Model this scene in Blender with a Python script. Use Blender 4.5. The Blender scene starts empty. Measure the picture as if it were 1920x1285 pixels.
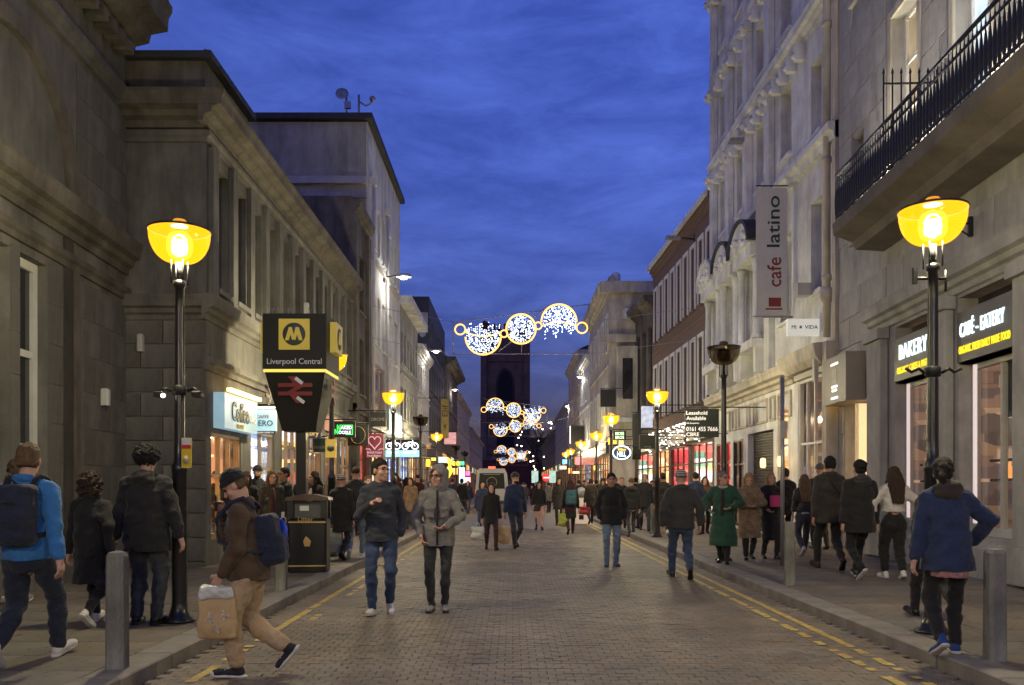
import bpy, bmesh, math, random
import numpy as np
from mathutils import Vector, Matrix, Euler

R = math.radians
random.seed(7)
SC = bpy.context.scene
COL = SC.collection

# ------------------------------------------------------------------ camera, sky, exposure
EYE = 1.47
FPX = 1600.0          # focal length in pixels of the 1920 px wide photograph
HZ = 913.0            # row of the horizon
cam_d = bpy.data.cameras.new('camera')
cam = bpy.data.objects.new('camera', cam_d)
COL.objects.link(cam)
cam.location = (0, 0, EYE)
cam.rotation_euler = (R(90), 0, 0)
cam_d.sensor_width = 36
cam_d.lens = 36 * FPX / 1920
cam_d.shift_y = (HZ - 642.5) / 1920
cam_d.clip_end = 3000
SC.camera = cam

world = bpy.data.worlds.new('World')
SC.world = world
world.use_nodes = True


def build_world():
    nt = world.node_tree
    nt.nodes.clear()
    N = nt.nodes.new
    L = nt.links.new
    out = N('ShaderNodeOutputWorld')
    bg = N('ShaderNodeBackground')
    sky = N('ShaderNodeTexSky')
    sky.sky_type = 'NISHITA'
    sky.sun_disc = False
    sky.sun_elevation = R(1.0)
    sky.sun_rotation = R(200)
    sky.air_density = 1.0
    sky.dust_density = 0.3
    sky.ozone_density = 3.0
    tint = N('ShaderNodeMix'); tint.data_type = 'RGBA'; tint.blend_type = 'MULTIPLY'
    tint.inputs[0].default_value = 1.0
    tint.inputs[7].default_value = (0.60, 0.47, 1.02, 1)
    L(sky.outputs[0], tint.inputs[6])
    # thin evening cloud, streaked along the street
    tc = N('ShaderNodeTexCoord')
    mp = N('ShaderNodeMapping')
    mp.inputs['Scale'].default_value = (2.2, 2.2, 7.0)
    mp.inputs['Rotation'].default_value = (R(14), R(10), 0)
    L(tc.outputs['Generated'], mp.inputs['Vector'])
    nz = N('ShaderNodeTexNoise')
    nz.inputs['Scale'].default_value = 3.0
    nz.inputs['Detail'].default_value = 7
    nz.inputs['Roughness'].default_value = 0.66
    nz.inputs['Distortion'].default_value = 0.4
    L(mp.outputs[0], nz.inputs['Vector'])
    rp = N('ShaderNodeValToRGB')
    rp.color_ramp.elements[0].position = 0.36
    rp.color_ramp.elements[0].color = (0.66, 0.68, 0.74, 1)
    rp.color_ramp.elements[1].position = 0.70
    rp.color_ramp.elements[1].color = (1.26, 1.22, 1.12, 1)
    L(nz.outputs['Fac'], rp.inputs[0])
    mul = N('ShaderNodeMix'); mul.data_type = 'RGBA'; mul.blend_type = 'MULTIPLY'
    mul.inputs[0].default_value = 1.0
    L(tint.outputs[2], mul.inputs[6])
    L(rp.outputs[0], mul.inputs[7])
    # the dusk sky deepens towards the roofs all the way round
    sz = N('ShaderNodeSeparateXYZ')
    L(tc.outputs['Generated'], sz.inputs[0])
    el = N('ShaderNodeValToRGB')
    el.color_ramp.elements[0].position = 0.0
    el.color_ramp.elements[0].color = (0.20, 0.26, 0.36, 1)
    el.color_ramp.elements[1].position = 0.52
    el.color_ramp.elements[1].color = (1.0, 1.0, 1.0, 1)
    L(sz.outputs[2], el.inputs[0])
    m2 = N('ShaderNodeMix'); m2.data_type = 'RGBA'; m2.blend_type = 'MULTIPLY'
    m2.inputs[0].default_value = 1.0
    L(mul.outputs[2], m2.inputs[6]); L(el.outputs[0], m2.inputs[7])
    L(m2.outputs[2], bg.inputs['Color'])
    bg.inputs['Strength'].default_value = 0.262
    L(bg.outputs[0], out.inputs['Surface'])


build_world()
SC.view_settings.view_transform = 'Standard'
SC.view_settings.look = 'None'
SC.view_settings.exposure = 1.45
SC.view_settings.gamma = 1.0
SC.render.engine = 'CYCLES'
SC.cycles.use_denoising = True
SC.cycles.max_bounces = 6
SC.cycles.diffuse_bounces = 3
SC.cycles.glossy_bounces = 3
SC.cycles.transmission_bounces = 4
SC.cycles.transparent_max_bounces = 12
SC.cycles.sample_clamp_indirect = 4.0
SC.cycles.sample_clamp_direct = 0.0
SC.cycles.caustics_reflective = False
SC.cycles.caustics_refractive = False

LAMP_W = 650.0        # watts of one street lamp


def px(u, v, d):
    """point at depth d seen at pixel (u, v) of the photograph"""
    return Vector(((u - 960) / FPX * d, d, EYE - (v - HZ) / FPX * d))


# ------------------------------------------------------------------ materials
MATS = {}


def mat(name, col, rough=0.7, var=0.25, scale=3.0, bump=0.0, bscale=40.0, metal=0.0, stretch=(1, 1, 1),
        col2=None, spec=0.4, sheen=0.0, coords='Object', stain=0.0):
    """procedural material: two noise layers over the base colour, fine bump"""
    if name in MATS:
        return MATS[name]
    m = bpy.data.materials.new(name)
    m.use_nodes = True
    nt = m.node_tree
    N = nt.nodes.new; L = nt.links.new
    b = nt.nodes['Principled BSDF']
    b.inputs['Roughness'].default_value = rough
    b.inputs['Metallic'].default_value = metal
    b.inputs['Specular IOR Level'].default_value = spec
    if sheen:
        b.inputs['Sheen Weight'].default_value = sheen
    tc = N('ShaderNodeTexCoord')
    mp = N('ShaderNodeMapping')
    mp.inputs['Scale'].default_value = stretch
    L(tc.outputs[coords], mp.inputs['Vector'])
    n1 = N('ShaderNodeTexNoise')
    n1.inputs['Scale'].default_value = scale
    n1.inputs['Detail'].default_value = 6
    n1.inputs['Roughness'].default_value = 0.65
    L(mp.outputs[0], n1.inputs['Vector'])
    mix = N('ShaderNodeMix'); mix.data_type = 'RGBA'
    c2 = col2 if col2 else tuple(c * (1 - var) for c in col)
    c1 = col if col2 else tuple(min(1, c * (1 + var * 0.5)) for c in col)
    mix.inputs[6].default_value = (*c2, 1)
    mix.inputs[7].default_value = (*c1, 1)
    rp = N('ShaderNodeValToRGB')
    rp.color_ramp.elements[0].position = 0.32
    rp.color_ramp.elements[1].position = 0.68
    L(n1.outputs['Fac'], rp.inputs[0])
    L(rp.outputs[0], mix.inputs[0])
    last = mix.outputs[2]
    if stain:
        mp2 = N('ShaderNodeMapping')
        mp2.inputs['Scale'].default_value = (0.9, 0.9, 0.22)
        L(tc.outputs[coords], mp2.inputs['Vector'])
        n3 = N('ShaderNodeTexNoise')
        n3.inputs['Scale'].default_value = 2.1
        n3.inputs['Detail'].default_value = 3
        n3.inputs['Roughness'].default_value = 0.7
        L(mp2.outputs[0], n3.inputs['Vector'])
        rp3 = N('ShaderNodeValToRGB')
        rp3.color_ramp.elements[0].position = 0.34
        rp3.color_ramp.elements[0].color = (1 - stain, 1 - stain, 1 - stain, 1)
        rp3.color_ramp.elements[1].position = 0.62
        rp3.color_ramp.elements[1].color = (1, 1, 1, 1)
        L(n3.outputs['Fac'], rp3.inputs[0])
        mm = N('ShaderNodeMix'); mm.data_type = 'RGBA'; mm.blend_type = 'MULTIPLY'
        mm.inputs[0].default_value = 1.0
        L(last, mm.inputs[6]); L(rp3.outputs[0], mm.inputs[7])
        last = mm.outputs[2]
    L(last, b.inputs['Base Color'])
    if bump:
        n2 = N('ShaderNodeTexNoise')
        n2.inputs['Scale'].default_value = bscale
        n2.inputs['Detail'].default_value = 4
        L(mp.outputs[0], n2.inputs['Vector'])
        bp = N('ShaderNodeBump')
        bp.inputs['Strength'].default_value = bump
        bp.inputs['Distance'].default_value = 0.02
        L(n2.outputs['Fac'], bp.inputs['Height'])
        L(bp.outputs[0], b.inputs['Normal'])
    MATS[name] = m
    return m


def emit(name, col, strength=1.0, base=(0.05, 0.05, 0.05), var=0.0, scale=3.0):
    if name in MATS:
        return MATS[name]
    strength *= 0.6
    m = bpy.data.materials.new(name)
    m.use_nodes = True
    nt = m.node_tree
    b = nt.nodes['Principled BSDF']
    b.inputs['Base Color'].default_value = (*base, 1)
    b.inputs['Roughness'].default_value = 0.35
    b.inputs['Emission Color'].default_value = (*col, 1)
    b.inputs['Emission Strength'].default_value = strength
    if var:
        tc = nt.nodes.new('ShaderNodeTexCoord')
        n = nt.nodes.new('ShaderNodeTexNoise')
        n.inputs['Scale'].default_value = scale
        n.inputs['Detail'].default_value = 3
        nt.links.new(tc.outputs['Object'], n.inputs['Vector'])
        mr = nt.nodes.new('ShaderNodeMapRange')
        mr.inputs['From Min'].default_value = 0.3
        mr.inputs['From Max'].default_value = 0.7
        mr.inputs['To Min'].default_value = strength * (1 - var)
        mr.inputs['To Max'].default_value = strength * (1 + var)
        nt.links.new(n.outputs['Fac'], mr.inputs['Value'])
        nt.links.new(mr.outputs[0], b.inputs['Emission Strength'])
    MATS[name] = m
    return m


def display_mat(name, cols, strength, scale=(2.2, 1.0, 2.6)):
    """goods and lit shelves inside a shop: coloured cells of light"""
    if name in MATS:
        return MATS[name]
    m = bpy.data.materials.new(name)
    m.use_nodes = True
    nt = m.node_tree; N = nt.nodes.new; L = nt.links.new
    b = nt.nodes['Principled BSDF']
    b.inputs['Roughness'].default_value = 0.6
    tc = N('ShaderNodeTexCoord')
    mp = N('ShaderNodeMapping'); mp.inputs['Scale'].default_value = scale
    L(tc.outputs['Object'], mp.inputs['Vector'])
    vo = N('ShaderNodeTexVoronoi'); vo.distance = 'CHEBYCHEV'
    vo.inputs['Scale'].default_value = 1.6
    vo.inputs['Randomness'].default_value = 0.8
    L(mp.outputs[0], vo.inputs['Vector'])
    sp = N('ShaderNodeSeparateColor')
    L(vo.outputs['Color'], sp.inputs[0])
    rp = N('ShaderNodeValToRGB')
    rp.color_ramp.interpolation = 'CONSTANT'
    for k, c in enumerate(cols):
        e = rp.color_ramp.elements[k] if k < 2 else rp.color_ramp.elements.new(k / len(cols))
        e.position = k / len(cols)
        e.color = (*c, 1)
    L(sp.outputs[0], rp.inputs[0])
    L(rp.outputs[0], b.inputs['Base Color'])
    L(rp.outputs[0], b.inputs['Emission Color'])
    mr = N('ShaderNodeMapRange')
    mr.inputs['To Min'].default_value = strength * 0.25
    mr.inputs['To Max'].default_value = strength * 1.6
    L(sp.outputs[1], mr.inputs['Value'])
    L(mr.outputs[0], b.inputs['Emission Strength'])
    MATS[name] = m
    return m


def glass_mat(name, tint=(0.9, 0.9, 0.9), refl=0.35, emis=None, es=0.0):
    """thin glass: see-through with a coat of reflection"""
    if name in MATS:
        return MATS[name]
    m = bpy.data.materials.new(name)
    m.use_nodes = True
    nt = m.node_tree; N = nt.nodes.new; L = nt.links.new
    nt.nodes.remove(nt.nodes['Principled BSDF'])
    out = nt.nodes['Material Output']
    tr = N('ShaderNodeBsdfTransparent'); tr.inputs[0].default_value = (*tint, 1)
    gl = N('ShaderNodeBsdfGlossy'); gl.inputs['Roughness'].default_value = 0.06
    lw = N('ShaderNodeLayerWeight'); lw.inputs[0].default_value = 0.5
    pw = N('ShaderNodeMath'); pw.operation = 'POWER'; pw.inputs[1].default_value = 4.0
    L(lw.outputs['Facing'], pw.inputs[0])
    fr = N('ShaderNodeMapRange')
    fr.inputs['To Min'].default_value = 0.03; fr.inputs['To Max'].default_value = min(0.9, refl * 1.8)
    L(pw.outputs[0], fr.inputs['Value'])
    mx = N('ShaderNodeMixShader')
    L(fr.outputs[0], mx.inputs[0]); L(tr.outputs[0], mx.inputs[1]); L(gl.outputs[0], mx.inputs[2])
    last = mx
    if emis:
        em = N('ShaderNodeEmission')
        em.inputs[0].default_value = (*emis, 1); em.inputs[1].default_value = es
        ad = N('ShaderNodeAddShader')
        L(mx.outputs[0], ad.inputs[0]); L(em.outputs[0], ad.inputs[1])
        last = ad
    L(last.outputs[0], out.inputs['Surface'])
    MATS[name] = m
    return m


def sett_mat(name, base):
    """clay pavers: each block its own tone"""
    m = mat(name, base, rough=0.62, var=0.35, scale=1.2, bump=0.25, bscale=60, spec=0.45)
    nt = m.node_tree
    b = nt.nodes['Principled BSDF']
    lk = b.inputs['Base Color'].links[0].from_socket
    at = nt.nodes.new('ShaderNodeAttribute'); at.attribute_name = 'tone'
    mx = nt.nodes.new('ShaderNodeMix'); mx.data_type = 'RGBA'; mx.blend_type = 'MULTIPLY'
    mx.inputs[0].default_value = 1.0
    nt.links.new(lk, mx.inputs[6]); nt.links.new(at.outputs['Color'], mx.inputs[7])
    tc = nt.nodes.new('ShaderNodeTexCoord')
    sp = nt.nodes.new('ShaderNodeTexNoise'); sp.inputs['Scale'].default_value = 16; sp.inputs['Detail'].default_value = 2
    gp = nt.nodes.new('ShaderNodeNewGeometry')
    nt.links.new(gp.outputs['Position'], sp.inputs['Vector'])
    r2 = nt.nodes.new('ShaderNodeValToRGB')
    r2.color_ramp.elements[0].position = 0.30; r2.color_ramp.elements[0].color = (0.45, 0.45, 0.45, 1)
    r2.color_ramp.elements[1].position = 0.38; r2.color_ramp.elements[1].color = (1, 1, 1, 1)
    nt.links.new(sp.outputs['Fac'], r2.inputs[0])
    st = nt.nodes.new('ShaderNodeTexNoise'); st.inputs['Scale'].default_value = 0.55; st.inputs['Detail'].default_value = 5
    nt.links.new(gp.outputs['Position'], st.inputs['Vector'])
    r3 = nt.nodes.new('ShaderNodeValToRGB')
    r3.color_ramp.elements[0].position = 0.35; r3.color_ramp.elements[0].color = (0.74, 0.72, 0.71, 1)
    r3.color_ramp.elements[1].position = 0.62; r3.color_ramp.elements[1].color = (1.08, 1.06, 1.04, 1)
    nt.links.new(st.outputs['Fac'], r3.inputs[0])
    m2 = nt.nodes.new('ShaderNodeMix'); m2.data_type = 'RGBA'; m2.blend_type = 'MULTIPLY'; m2.inputs[0].default_value = 1.0
    nt.links.new(mx.outputs[2], m2.inputs[6]); nt.links.new(r2.outputs[0], m2.inputs[7])
    m3 = nt.nodes.new('ShaderNodeMix'); m3.data_type = 'RGBA'; m3.blend_type = 'MULTIPLY'; m3.inputs[0].default_value = 1.0
    nt.links.new(m2.outputs[2], m3.inputs[6]); nt.links.new(r3.outputs[0], m3.inputs[7])
    nt.links.new(m3.outputs[2], b.inputs['Base Color'])
    return m


def brick_mat(name, c1, c2, mortar):
    if name in MATS:
        return MATS[name]
    m = bpy.data.materials.new(name); m.use_nodes = True
    nt = m.node_tree; N = nt.nodes.new; L = nt.links.new
    b = nt.nodes['Principled BSDF']; b.inputs['Roughness'].default_value = 0.85
    tc = N('ShaderNodeTexCoord'); sx = N('ShaderNodeSeparateXYZ'); cx = N('ShaderNodeCombineXYZ')
    ad = N('ShaderNodeMath'); ad.operation = 'ADD'
    L(tc.outputs['Object'], sx.inputs[0])
    L(sx.outputs[0], ad.inputs[0]); L(sx.outputs[1], ad.inputs[1])
    L(ad.outputs[0], cx.inputs[0]); L(sx.outputs[2], cx.inputs[1])
    br = N('ShaderNodeTexBrick')
    br.inputs['Scale'].default_value = 1.0
    br.inputs['Brick Width'].default_value = 0.225; br.inputs['Row Height'].default_value = 0.075
    br.inputs['Mortar Size'].default_value = 0.008
    br.inputs['Color1'].default_value = (*c1, 1); br.inputs['Color2'].default_value = (*c2, 1)
    br.inputs['Mortar'].default_value = (*mortar, 1)
    L(cx.outputs[0], br.inputs['Vector'])
    L(br.outputs['Color'], b.inputs['Base Color'])
    MATS[name] = m
    return m


STONE_B = mat('soot_brown_sandstone', (0.165, 0.158, 0.150), 0.85, 0.35, 1.1, 0.5, 22, stain=0.45)
STONE_D = mat('dark_sandstone', (0.155, 0.138, 0.12), 0.85, 0.35, 1.3, 0.5, 22, stain=0.5)
STONE_G = mat('grey_ashlar', (0.37, 0.36, 0.35), 0.8, 0.25, 1.5, 0.35, 30, stain=0.3)
JOINT = mat('joint_mortar', (0.07, 0.06, 0.052), 0.95, 0.2, 6)
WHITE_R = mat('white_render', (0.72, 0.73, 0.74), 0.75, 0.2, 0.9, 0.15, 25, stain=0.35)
CREAM_R = mat('cream_stucco', (0.58, 0.53, 0.44), 0.75, 0.25, 0.9, 0.3, 18, stain=0.4)
PALE_R = mat('pale_faience', (0.74, 0.75, 0.74), 0.6, 0.25, 1.3, 0.4, 12, stain=0.3)
GREY_R = mat('grey_render', (0.38, 0.39, 0.39), 0.8, 0.3, 0.8, 0.2, 20, stain=0.35)
DARK_R = mat('dark_cladding', (0.05, 0.05, 0.055), 0.6, 0.3, 1.2)
BRICK = brick_mat('red_brown_brick', (0.16, 0.085, 0.06), (0.11, 0.062, 0.047), (0.16, 0.14, 0.12))
SLATE = mat('slate_roof', (0.045, 0.045, 0.05), 0.7, 0.3, 3, 0.3)
PAINT_W = mat('white_window_paint', (0.62, 0.62, 0.62), 0.45, 0.12, 4)
PAINT_G = mat('pale_grey_paint', (0.45, 0.44, 0.42), 0.5, 0.15, 3)
BLACK_M = mat('black_painted_iron', (0.012, 0.012, 0.013), 0.28, 0.3, 5, 0.1, 30, spec=0.6)
IRON = mat('matt_black_iron', (0.015, 0.015, 0.016), 0.55, 0.3, 6)
GREY_M = mat('galvanised_steel', (0.34, 0.34, 0.35), 0.42, 0.2, 8, metal=0.6)
PANE_D = mat('dark_window_glass', (0.018, 0.02, 0.026), 0.07, 0.3, 0.7, spec=0.9)
PANE_B = mat('pale_blind_behind_glass', (0.16, 0.17, 0.2), 0.12, 0.3, 1.5, spec=0.8)
PANE_W = emit('warm_lit_window', (1.0, 0.62, 0.28), 0.75, var=0.5, scale=1.5)
PANE_C = emit('cool_lit_window', (0.75, 0.9, 1.0), 0.6, var=0.4, scale=1.5)
PANE_Y = emit('dim_lit_window', (1.0, 0.75, 0.42), 0.22, var=0.5, scale=1.2)
GLASS = glass_mat('shop_glass', (0.9, 0.92, 0.92), 0.3)
GLOW_WARM = display_mat('warm_shop_display', [(0.9, 0.5, 0.22), (0.45, 0.22, 0.09), (0.95, 0.72, 0.45), (0.25, 0.12, 0.06), (0.8, 0.42, 0.2)], 0.80)
GLOW_DIM = display_mat('dim_brown_shop_display', [(0.32, 0.2, 0.12), (0.16, 0.09, 0.06), (0.42, 0.27, 0.17), (0.09, 0.06, 0.05)], 0.31)
GLOW_COOL = display_mat('cool_shop_display', [(0.55, 0.75, 0.95), (0.2, 0.28, 0.7), (0.9, 0.95, 1.0), (0.15, 0.2, 0.35)], 0.72)
GLOW_MIX = display_mat('colourful_shop_display', [(0.9, 0.85, 0.7), (0.75, 0.1, 0.08), (0.12, 0.3, 0.22), (0.95, 0.6, 0.2), (0.1, 0.09, 0.1), (0.8, 0.8, 0.85)], 0.72)
GLOW_RED = display_mat('red_shop_display', [(0.75, 0.06, 0.07), (0.5, 0.05, 0.06), (0.9, 0.25, 0.2), (0.25, 0.03, 0.04)], 0.58)
WOODB = mat('brown_timber', (0.14, 0.075, 0.04), 0.5, 0.35, 4, 0.2, stretch=(1, 1, 0.2))
SLABM = sett_mat('paving_flagstone', (0.19, 0.165, 0.14))
KERBM = mat('granite_kerb', (0.24, 0.215, 0.19), 0.7, 0.3, 2.5, 0.3, 60)
SETTM = sett_mat('clay_paver', (0.205, 0.168, 0.134))
BEDM = mat('paver_bedding', (0.105, 0.088, 0.072), 0.95, 0.3, 8)
YELLOW = mat('worn_yellow_paint', (0.58, 0.41, 0.12), 0.7, 0.45, 9, 0.1)


# ------------------------------------------------------------------ mesh helpers
class MB:
    def __init__(s):
        s.v = []; s.f = []; s.mi = []; s.M = None; s.cur = 0; s.smooth = []

    def _add(s, vs, fs, smooth=False):
        o = len(s.v)
        if s.M is not None:
            vs = [tuple(s.M @ Vector(p)) for p in vs]
        s.v += [tuple(p) for p in vs]
        s.f += [tuple(i + o for i in f) for f in fs]
        s.mi += [s.cur] * len(fs)
        s.smooth += [smooth] * len(fs)
        return s

    def box(s, x0, x1, y0, y1, z0, z1, bev=0.0):
        if bev <= 0:
            vs = [(x0, y0, z0), (x1, y0, z0), (x1, y1, z0), (x0, y1, z0), (x0, y0, z1), (x1, y0, z1), (x1, y1, z1), (x0, y1, z1)]
            fs = [(3, 2, 1, 0), (4, 5, 6, 7), (0, 1, 5, 4), (1, 2, 6, 5), (2, 3, 7, 6), (3, 0, 4, 7)]
            return s._add(vs, fs)
        b = bev
        # bevelled on the vertical outline and on the top edge
        def ring(x0, x1, y0, y1, z, c):
            return [(x0 + c, y0, z), (x1 - c, y0, z), (x1, y0 + c, z), (x1, y1 - c, z), (x1 - c, y1, z), (x0 + c, y1, z), (x0, y1 - c, z), (x0, y0 + c, z)]
        vs = ring(x0, x1, y0, y1, z0, b) + ring(x0, x1, y0, y1, z1 - b, b) + ring(x0 + b, x1 - b, y0 + b, y1 - b, z1, b * 0.6)
        fs = [tuple(range(7, -1, -1)), tuple(range(16, 24))]
        for r in (0, 8):
            for i in range(8):
                j = (i + 1) % 8
                fs.append((r + i, r + j, r + 8 + j, r + 8 + i))
        return s._add(vs, fs)

    def quad(s, a, b, c, d):
        return s._add([a, b, c, d], [(0, 1, 2, 3)])

    def poly(s, pts):
        return s._add(pts, [tuple(range(len(pts)))])

    def prism(s, pts, y0, y1):
        """outline pts in (x, z), extruded from y0 (front) to y1"""
        n = len(pts)
        vs = [(x, y0, z) for x, z in pts] + [(x, y1, z) for x, z in pts]
        fs = [tuple(range(n)), tuple(range(2 * n - 1, n - 1, -1))]
        for i in range(n):
            j = (i + 1) % n
            fs.append((j, i, n + i, n + j))
        return s._add(vs, fs)

    def sweep(s, prof, x0, x1, caps=True):
        """profile [(y, z)...] swept along x: cornices and string courses"""
        n = len(prof)
        vs = [(x0, y, z) for y, z in prof] + [(x1, y, z) for y, z in prof]
        fs = [(i, n + i, n + i + 1, i + 1) for i in range(n - 1)]
        if caps:
            fs += [tuple(range(n)), tuple(range(2 * n - 1, n - 1, -1))]
        return s._add(vs, fs)

    def tube(s, pts, r, n=8, closed=False, smooth=True):
        pts = [Vector(p) for p in pts]
        k = len(pts)
        rs = r if isinstance(r, (list, tuple)) else [r] * k
        vs = []
        up = Vector((0, 0, 1))
        for i, p in enumerate(pts):
            if closed:
                t = pts[(i + 1) % k] - pts[i - 1]
            else:
                t = pts[min(i + 1, k - 1)] - pts[max(i - 1, 0)]
            t.normalize()
            a = t.cross(up)
            if a.length < 1e-3:
                a = t.cross(Vector((0, 1, 0)))
            a.normalize(); b = t.cross(a)
            for q in range(n):
                w = 2 * math.pi * q / n
                vs.append(p + (a * math.cos(w) + b * math.sin(w)) * rs[i])
        fs = []
        for i in range(k if closed else k - 1):
            i2 = (i + 1) % k
            for q in range(n):
                q2 = (q + 1) % n
                fs.append((i * n + q, i * n + q2, i2 * n + q2, i2 * n + q))
        if not closed:
            fs += [tuple(range(n - 1, -1, -1)), tuple((k - 1) * n + q for q in range(n))]
        return s._add(vs, fs, smooth)

    def lathe(s, prof, n=20, c=(0, 0, 0), smooth=True, close=True):
        """profile [(r, z)] round the z axis"""
        k = len(prof)
        vs = []
        for r, z in prof:
            for q in range(n):
                w = 2 * math.pi * q / n
                vs.append((c[0] + r * math.cos(w), c[1] + r * math.sin(w), c[2] + z))
        fs = []
        for i in range(k - 1):
            for q in range(n):
                q2 = (q + 1) % n
                fs.append((i * n + q, i * n + q2, (i + 1) * n + q2, (i + 1) * n + q))
        if close:
            if prof[0][0] > 1e-4: fs.append(tuple(range(n - 1, -1, -1)))
            if prof[-1][0] > 1e-4: fs.append(tuple((k - 1) * n + q for q in range(n)))
        return s._add(vs, fs, smooth)

    def ico(s, c, r):
        t = (1 + 5 ** 0.5) / 2
        vs = [(-1, t, 0), (1, t, 0), (-1, -t, 0), (1, -t, 0), (0, -1, t), (0, 1, t), (0, -1, -t), (0, 1, -t), (t, 0, -1), (t, 0, 1), (-t, 0, -1), (-t, 0, 1)]
        k = r / (1 + t * t) ** 0.5
        vs = [(c[0] + x * k, c[1] + y * k, c[2] + z * k) for x, y, z in vs]
        fs = [(0, 11, 5), (0, 5, 1), (0, 1, 7), (0, 7, 10), (0, 10, 11), (1, 5, 9), (5, 11, 4), (11, 10, 2), (10, 7, 6), (7, 1, 8), (3, 9, 4), (3, 4, 2), (3, 2, 6), (3, 6, 8), (3, 8, 9), (4, 9, 5), (2, 4, 11), (6, 2, 10), (8, 6, 7), (9, 8, 1)]
        return s._add(vs, fs, True)

    def mesh(s, name, *mats):
        me = bpy.data.meshes.new(name)
        me.from_pydata(s.v, [], s.f)
        for m in mats:
            me.materials.append(m)
        if len(mats) > 1:
            me.polygons.foreach_set('material_index', s.mi)
        if any(s.smooth):
            me.polygons.foreach_set('use_smooth', s.smooth)
        me.update()
        return me

    def build(s, name, m, parent=None, loc=None):
        ms = m if isinstance(m, (list, tuple)) else (m,)
        return obj(name, s.mesh(name, *ms), parent, loc)


def obj(name, me, parent=None, loc=None, rot=None):
    o = bpy.data.objects.new(name, me)
    COL.objects.link(o)
    if parent is not None:
        o.parent = parent
    if loc is not None:
        o.location = loc
    if rot is not None:
        o.rotation_euler = rot
    return o


def thing(name, label, cat, loc=(0, 0, 0), rz=0.0, group=None):
    o = bpy.data.objects.new(name, None)
    COL.objects.link(o)
    o.empty_display_size = 0.2
    o.location = loc
    o.rotation_euler = (0, 0, rz)
    o['label'] = label; o['category'] = cat
    if group:
        o['group'] = group
    return o


def tag(o, label, cat, group=None):
    o['label'] = label; o['category'] = cat
    if group:
        o['group'] = group
    return o


def struct(o):
    o['kind'] = 'structure'
    return o


def copy_tree(o, parent=None):
    c = o.copy()
    COL.objects.link(c)
    c.parent = parent
    for ch in o.children:
        copy_tree(ch, c)
    return c


def lettering(txt, m, parent, x, z, w=None, h=None, y=0.0, ext=0.008, name='lettering', shear=0.0, align='C', bold=0.0, rot=0.0, space=1.0):
    """flat raised letters on the xz plane facing -y, fitted to width w and height h"""
    cu = bpy.data.curves.new(name, 'FONT')
    cu.body = txt
    cu.extrude = 0.01
    cu.offset = bold
    cu.shear = shear
    cu.resolution_u = 3
    cu.space_character = space
    ob = bpy.data.objects.new(name, cu)
    me = bpy.data.meshes.new_from_object(ob)
    me.name = name
    bpy.data.objects.remove(ob)
    n = len(me.vertices)
    co = np.empty(n * 3, np.float32)
    me.vertices.foreach_get('co', co)
    co = co.reshape(-1, 3)
    lo, hi = co.min(0), co.max(0)
    sx = w / (hi[0] - lo[0]) if w else None
    sz = h / (hi[1] - lo[1]) if h else None
    sx = sx or sz; sz = sz or sx
    cx = (lo[0] + hi[0]) / 2 if align == 'C' else lo[0]
    X = (co[:, 0] - cx) * sx
    Z = (co[:, 1] - (lo[1] + hi[1]) / 2) * sz
    Y = co[:, 2] / 0.01 * ext
    if rot:
        c_, s_ = math.cos(rot), math.sin(rot)
        X, Z = X * c_ - Z * s_, X * s_ + Z * c_
    new = np.stack([X + x, -Y + y - ext, Z + z], 1)
    # the glyph plane turned upright keeps its winding
    me.vertices.foreach_set('co', new.astype(np.float32).ravel())
    me.materials.clear(); me.materials.append(m)
    me.update()
    return obj(name, me, parent)

# ------------------------------------------------------------------ ground
KL, KR = -2.78, 3.46       # kerb faces
PAVE = 0.11                # height of the pavements
SETT_END = 30.0


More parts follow.
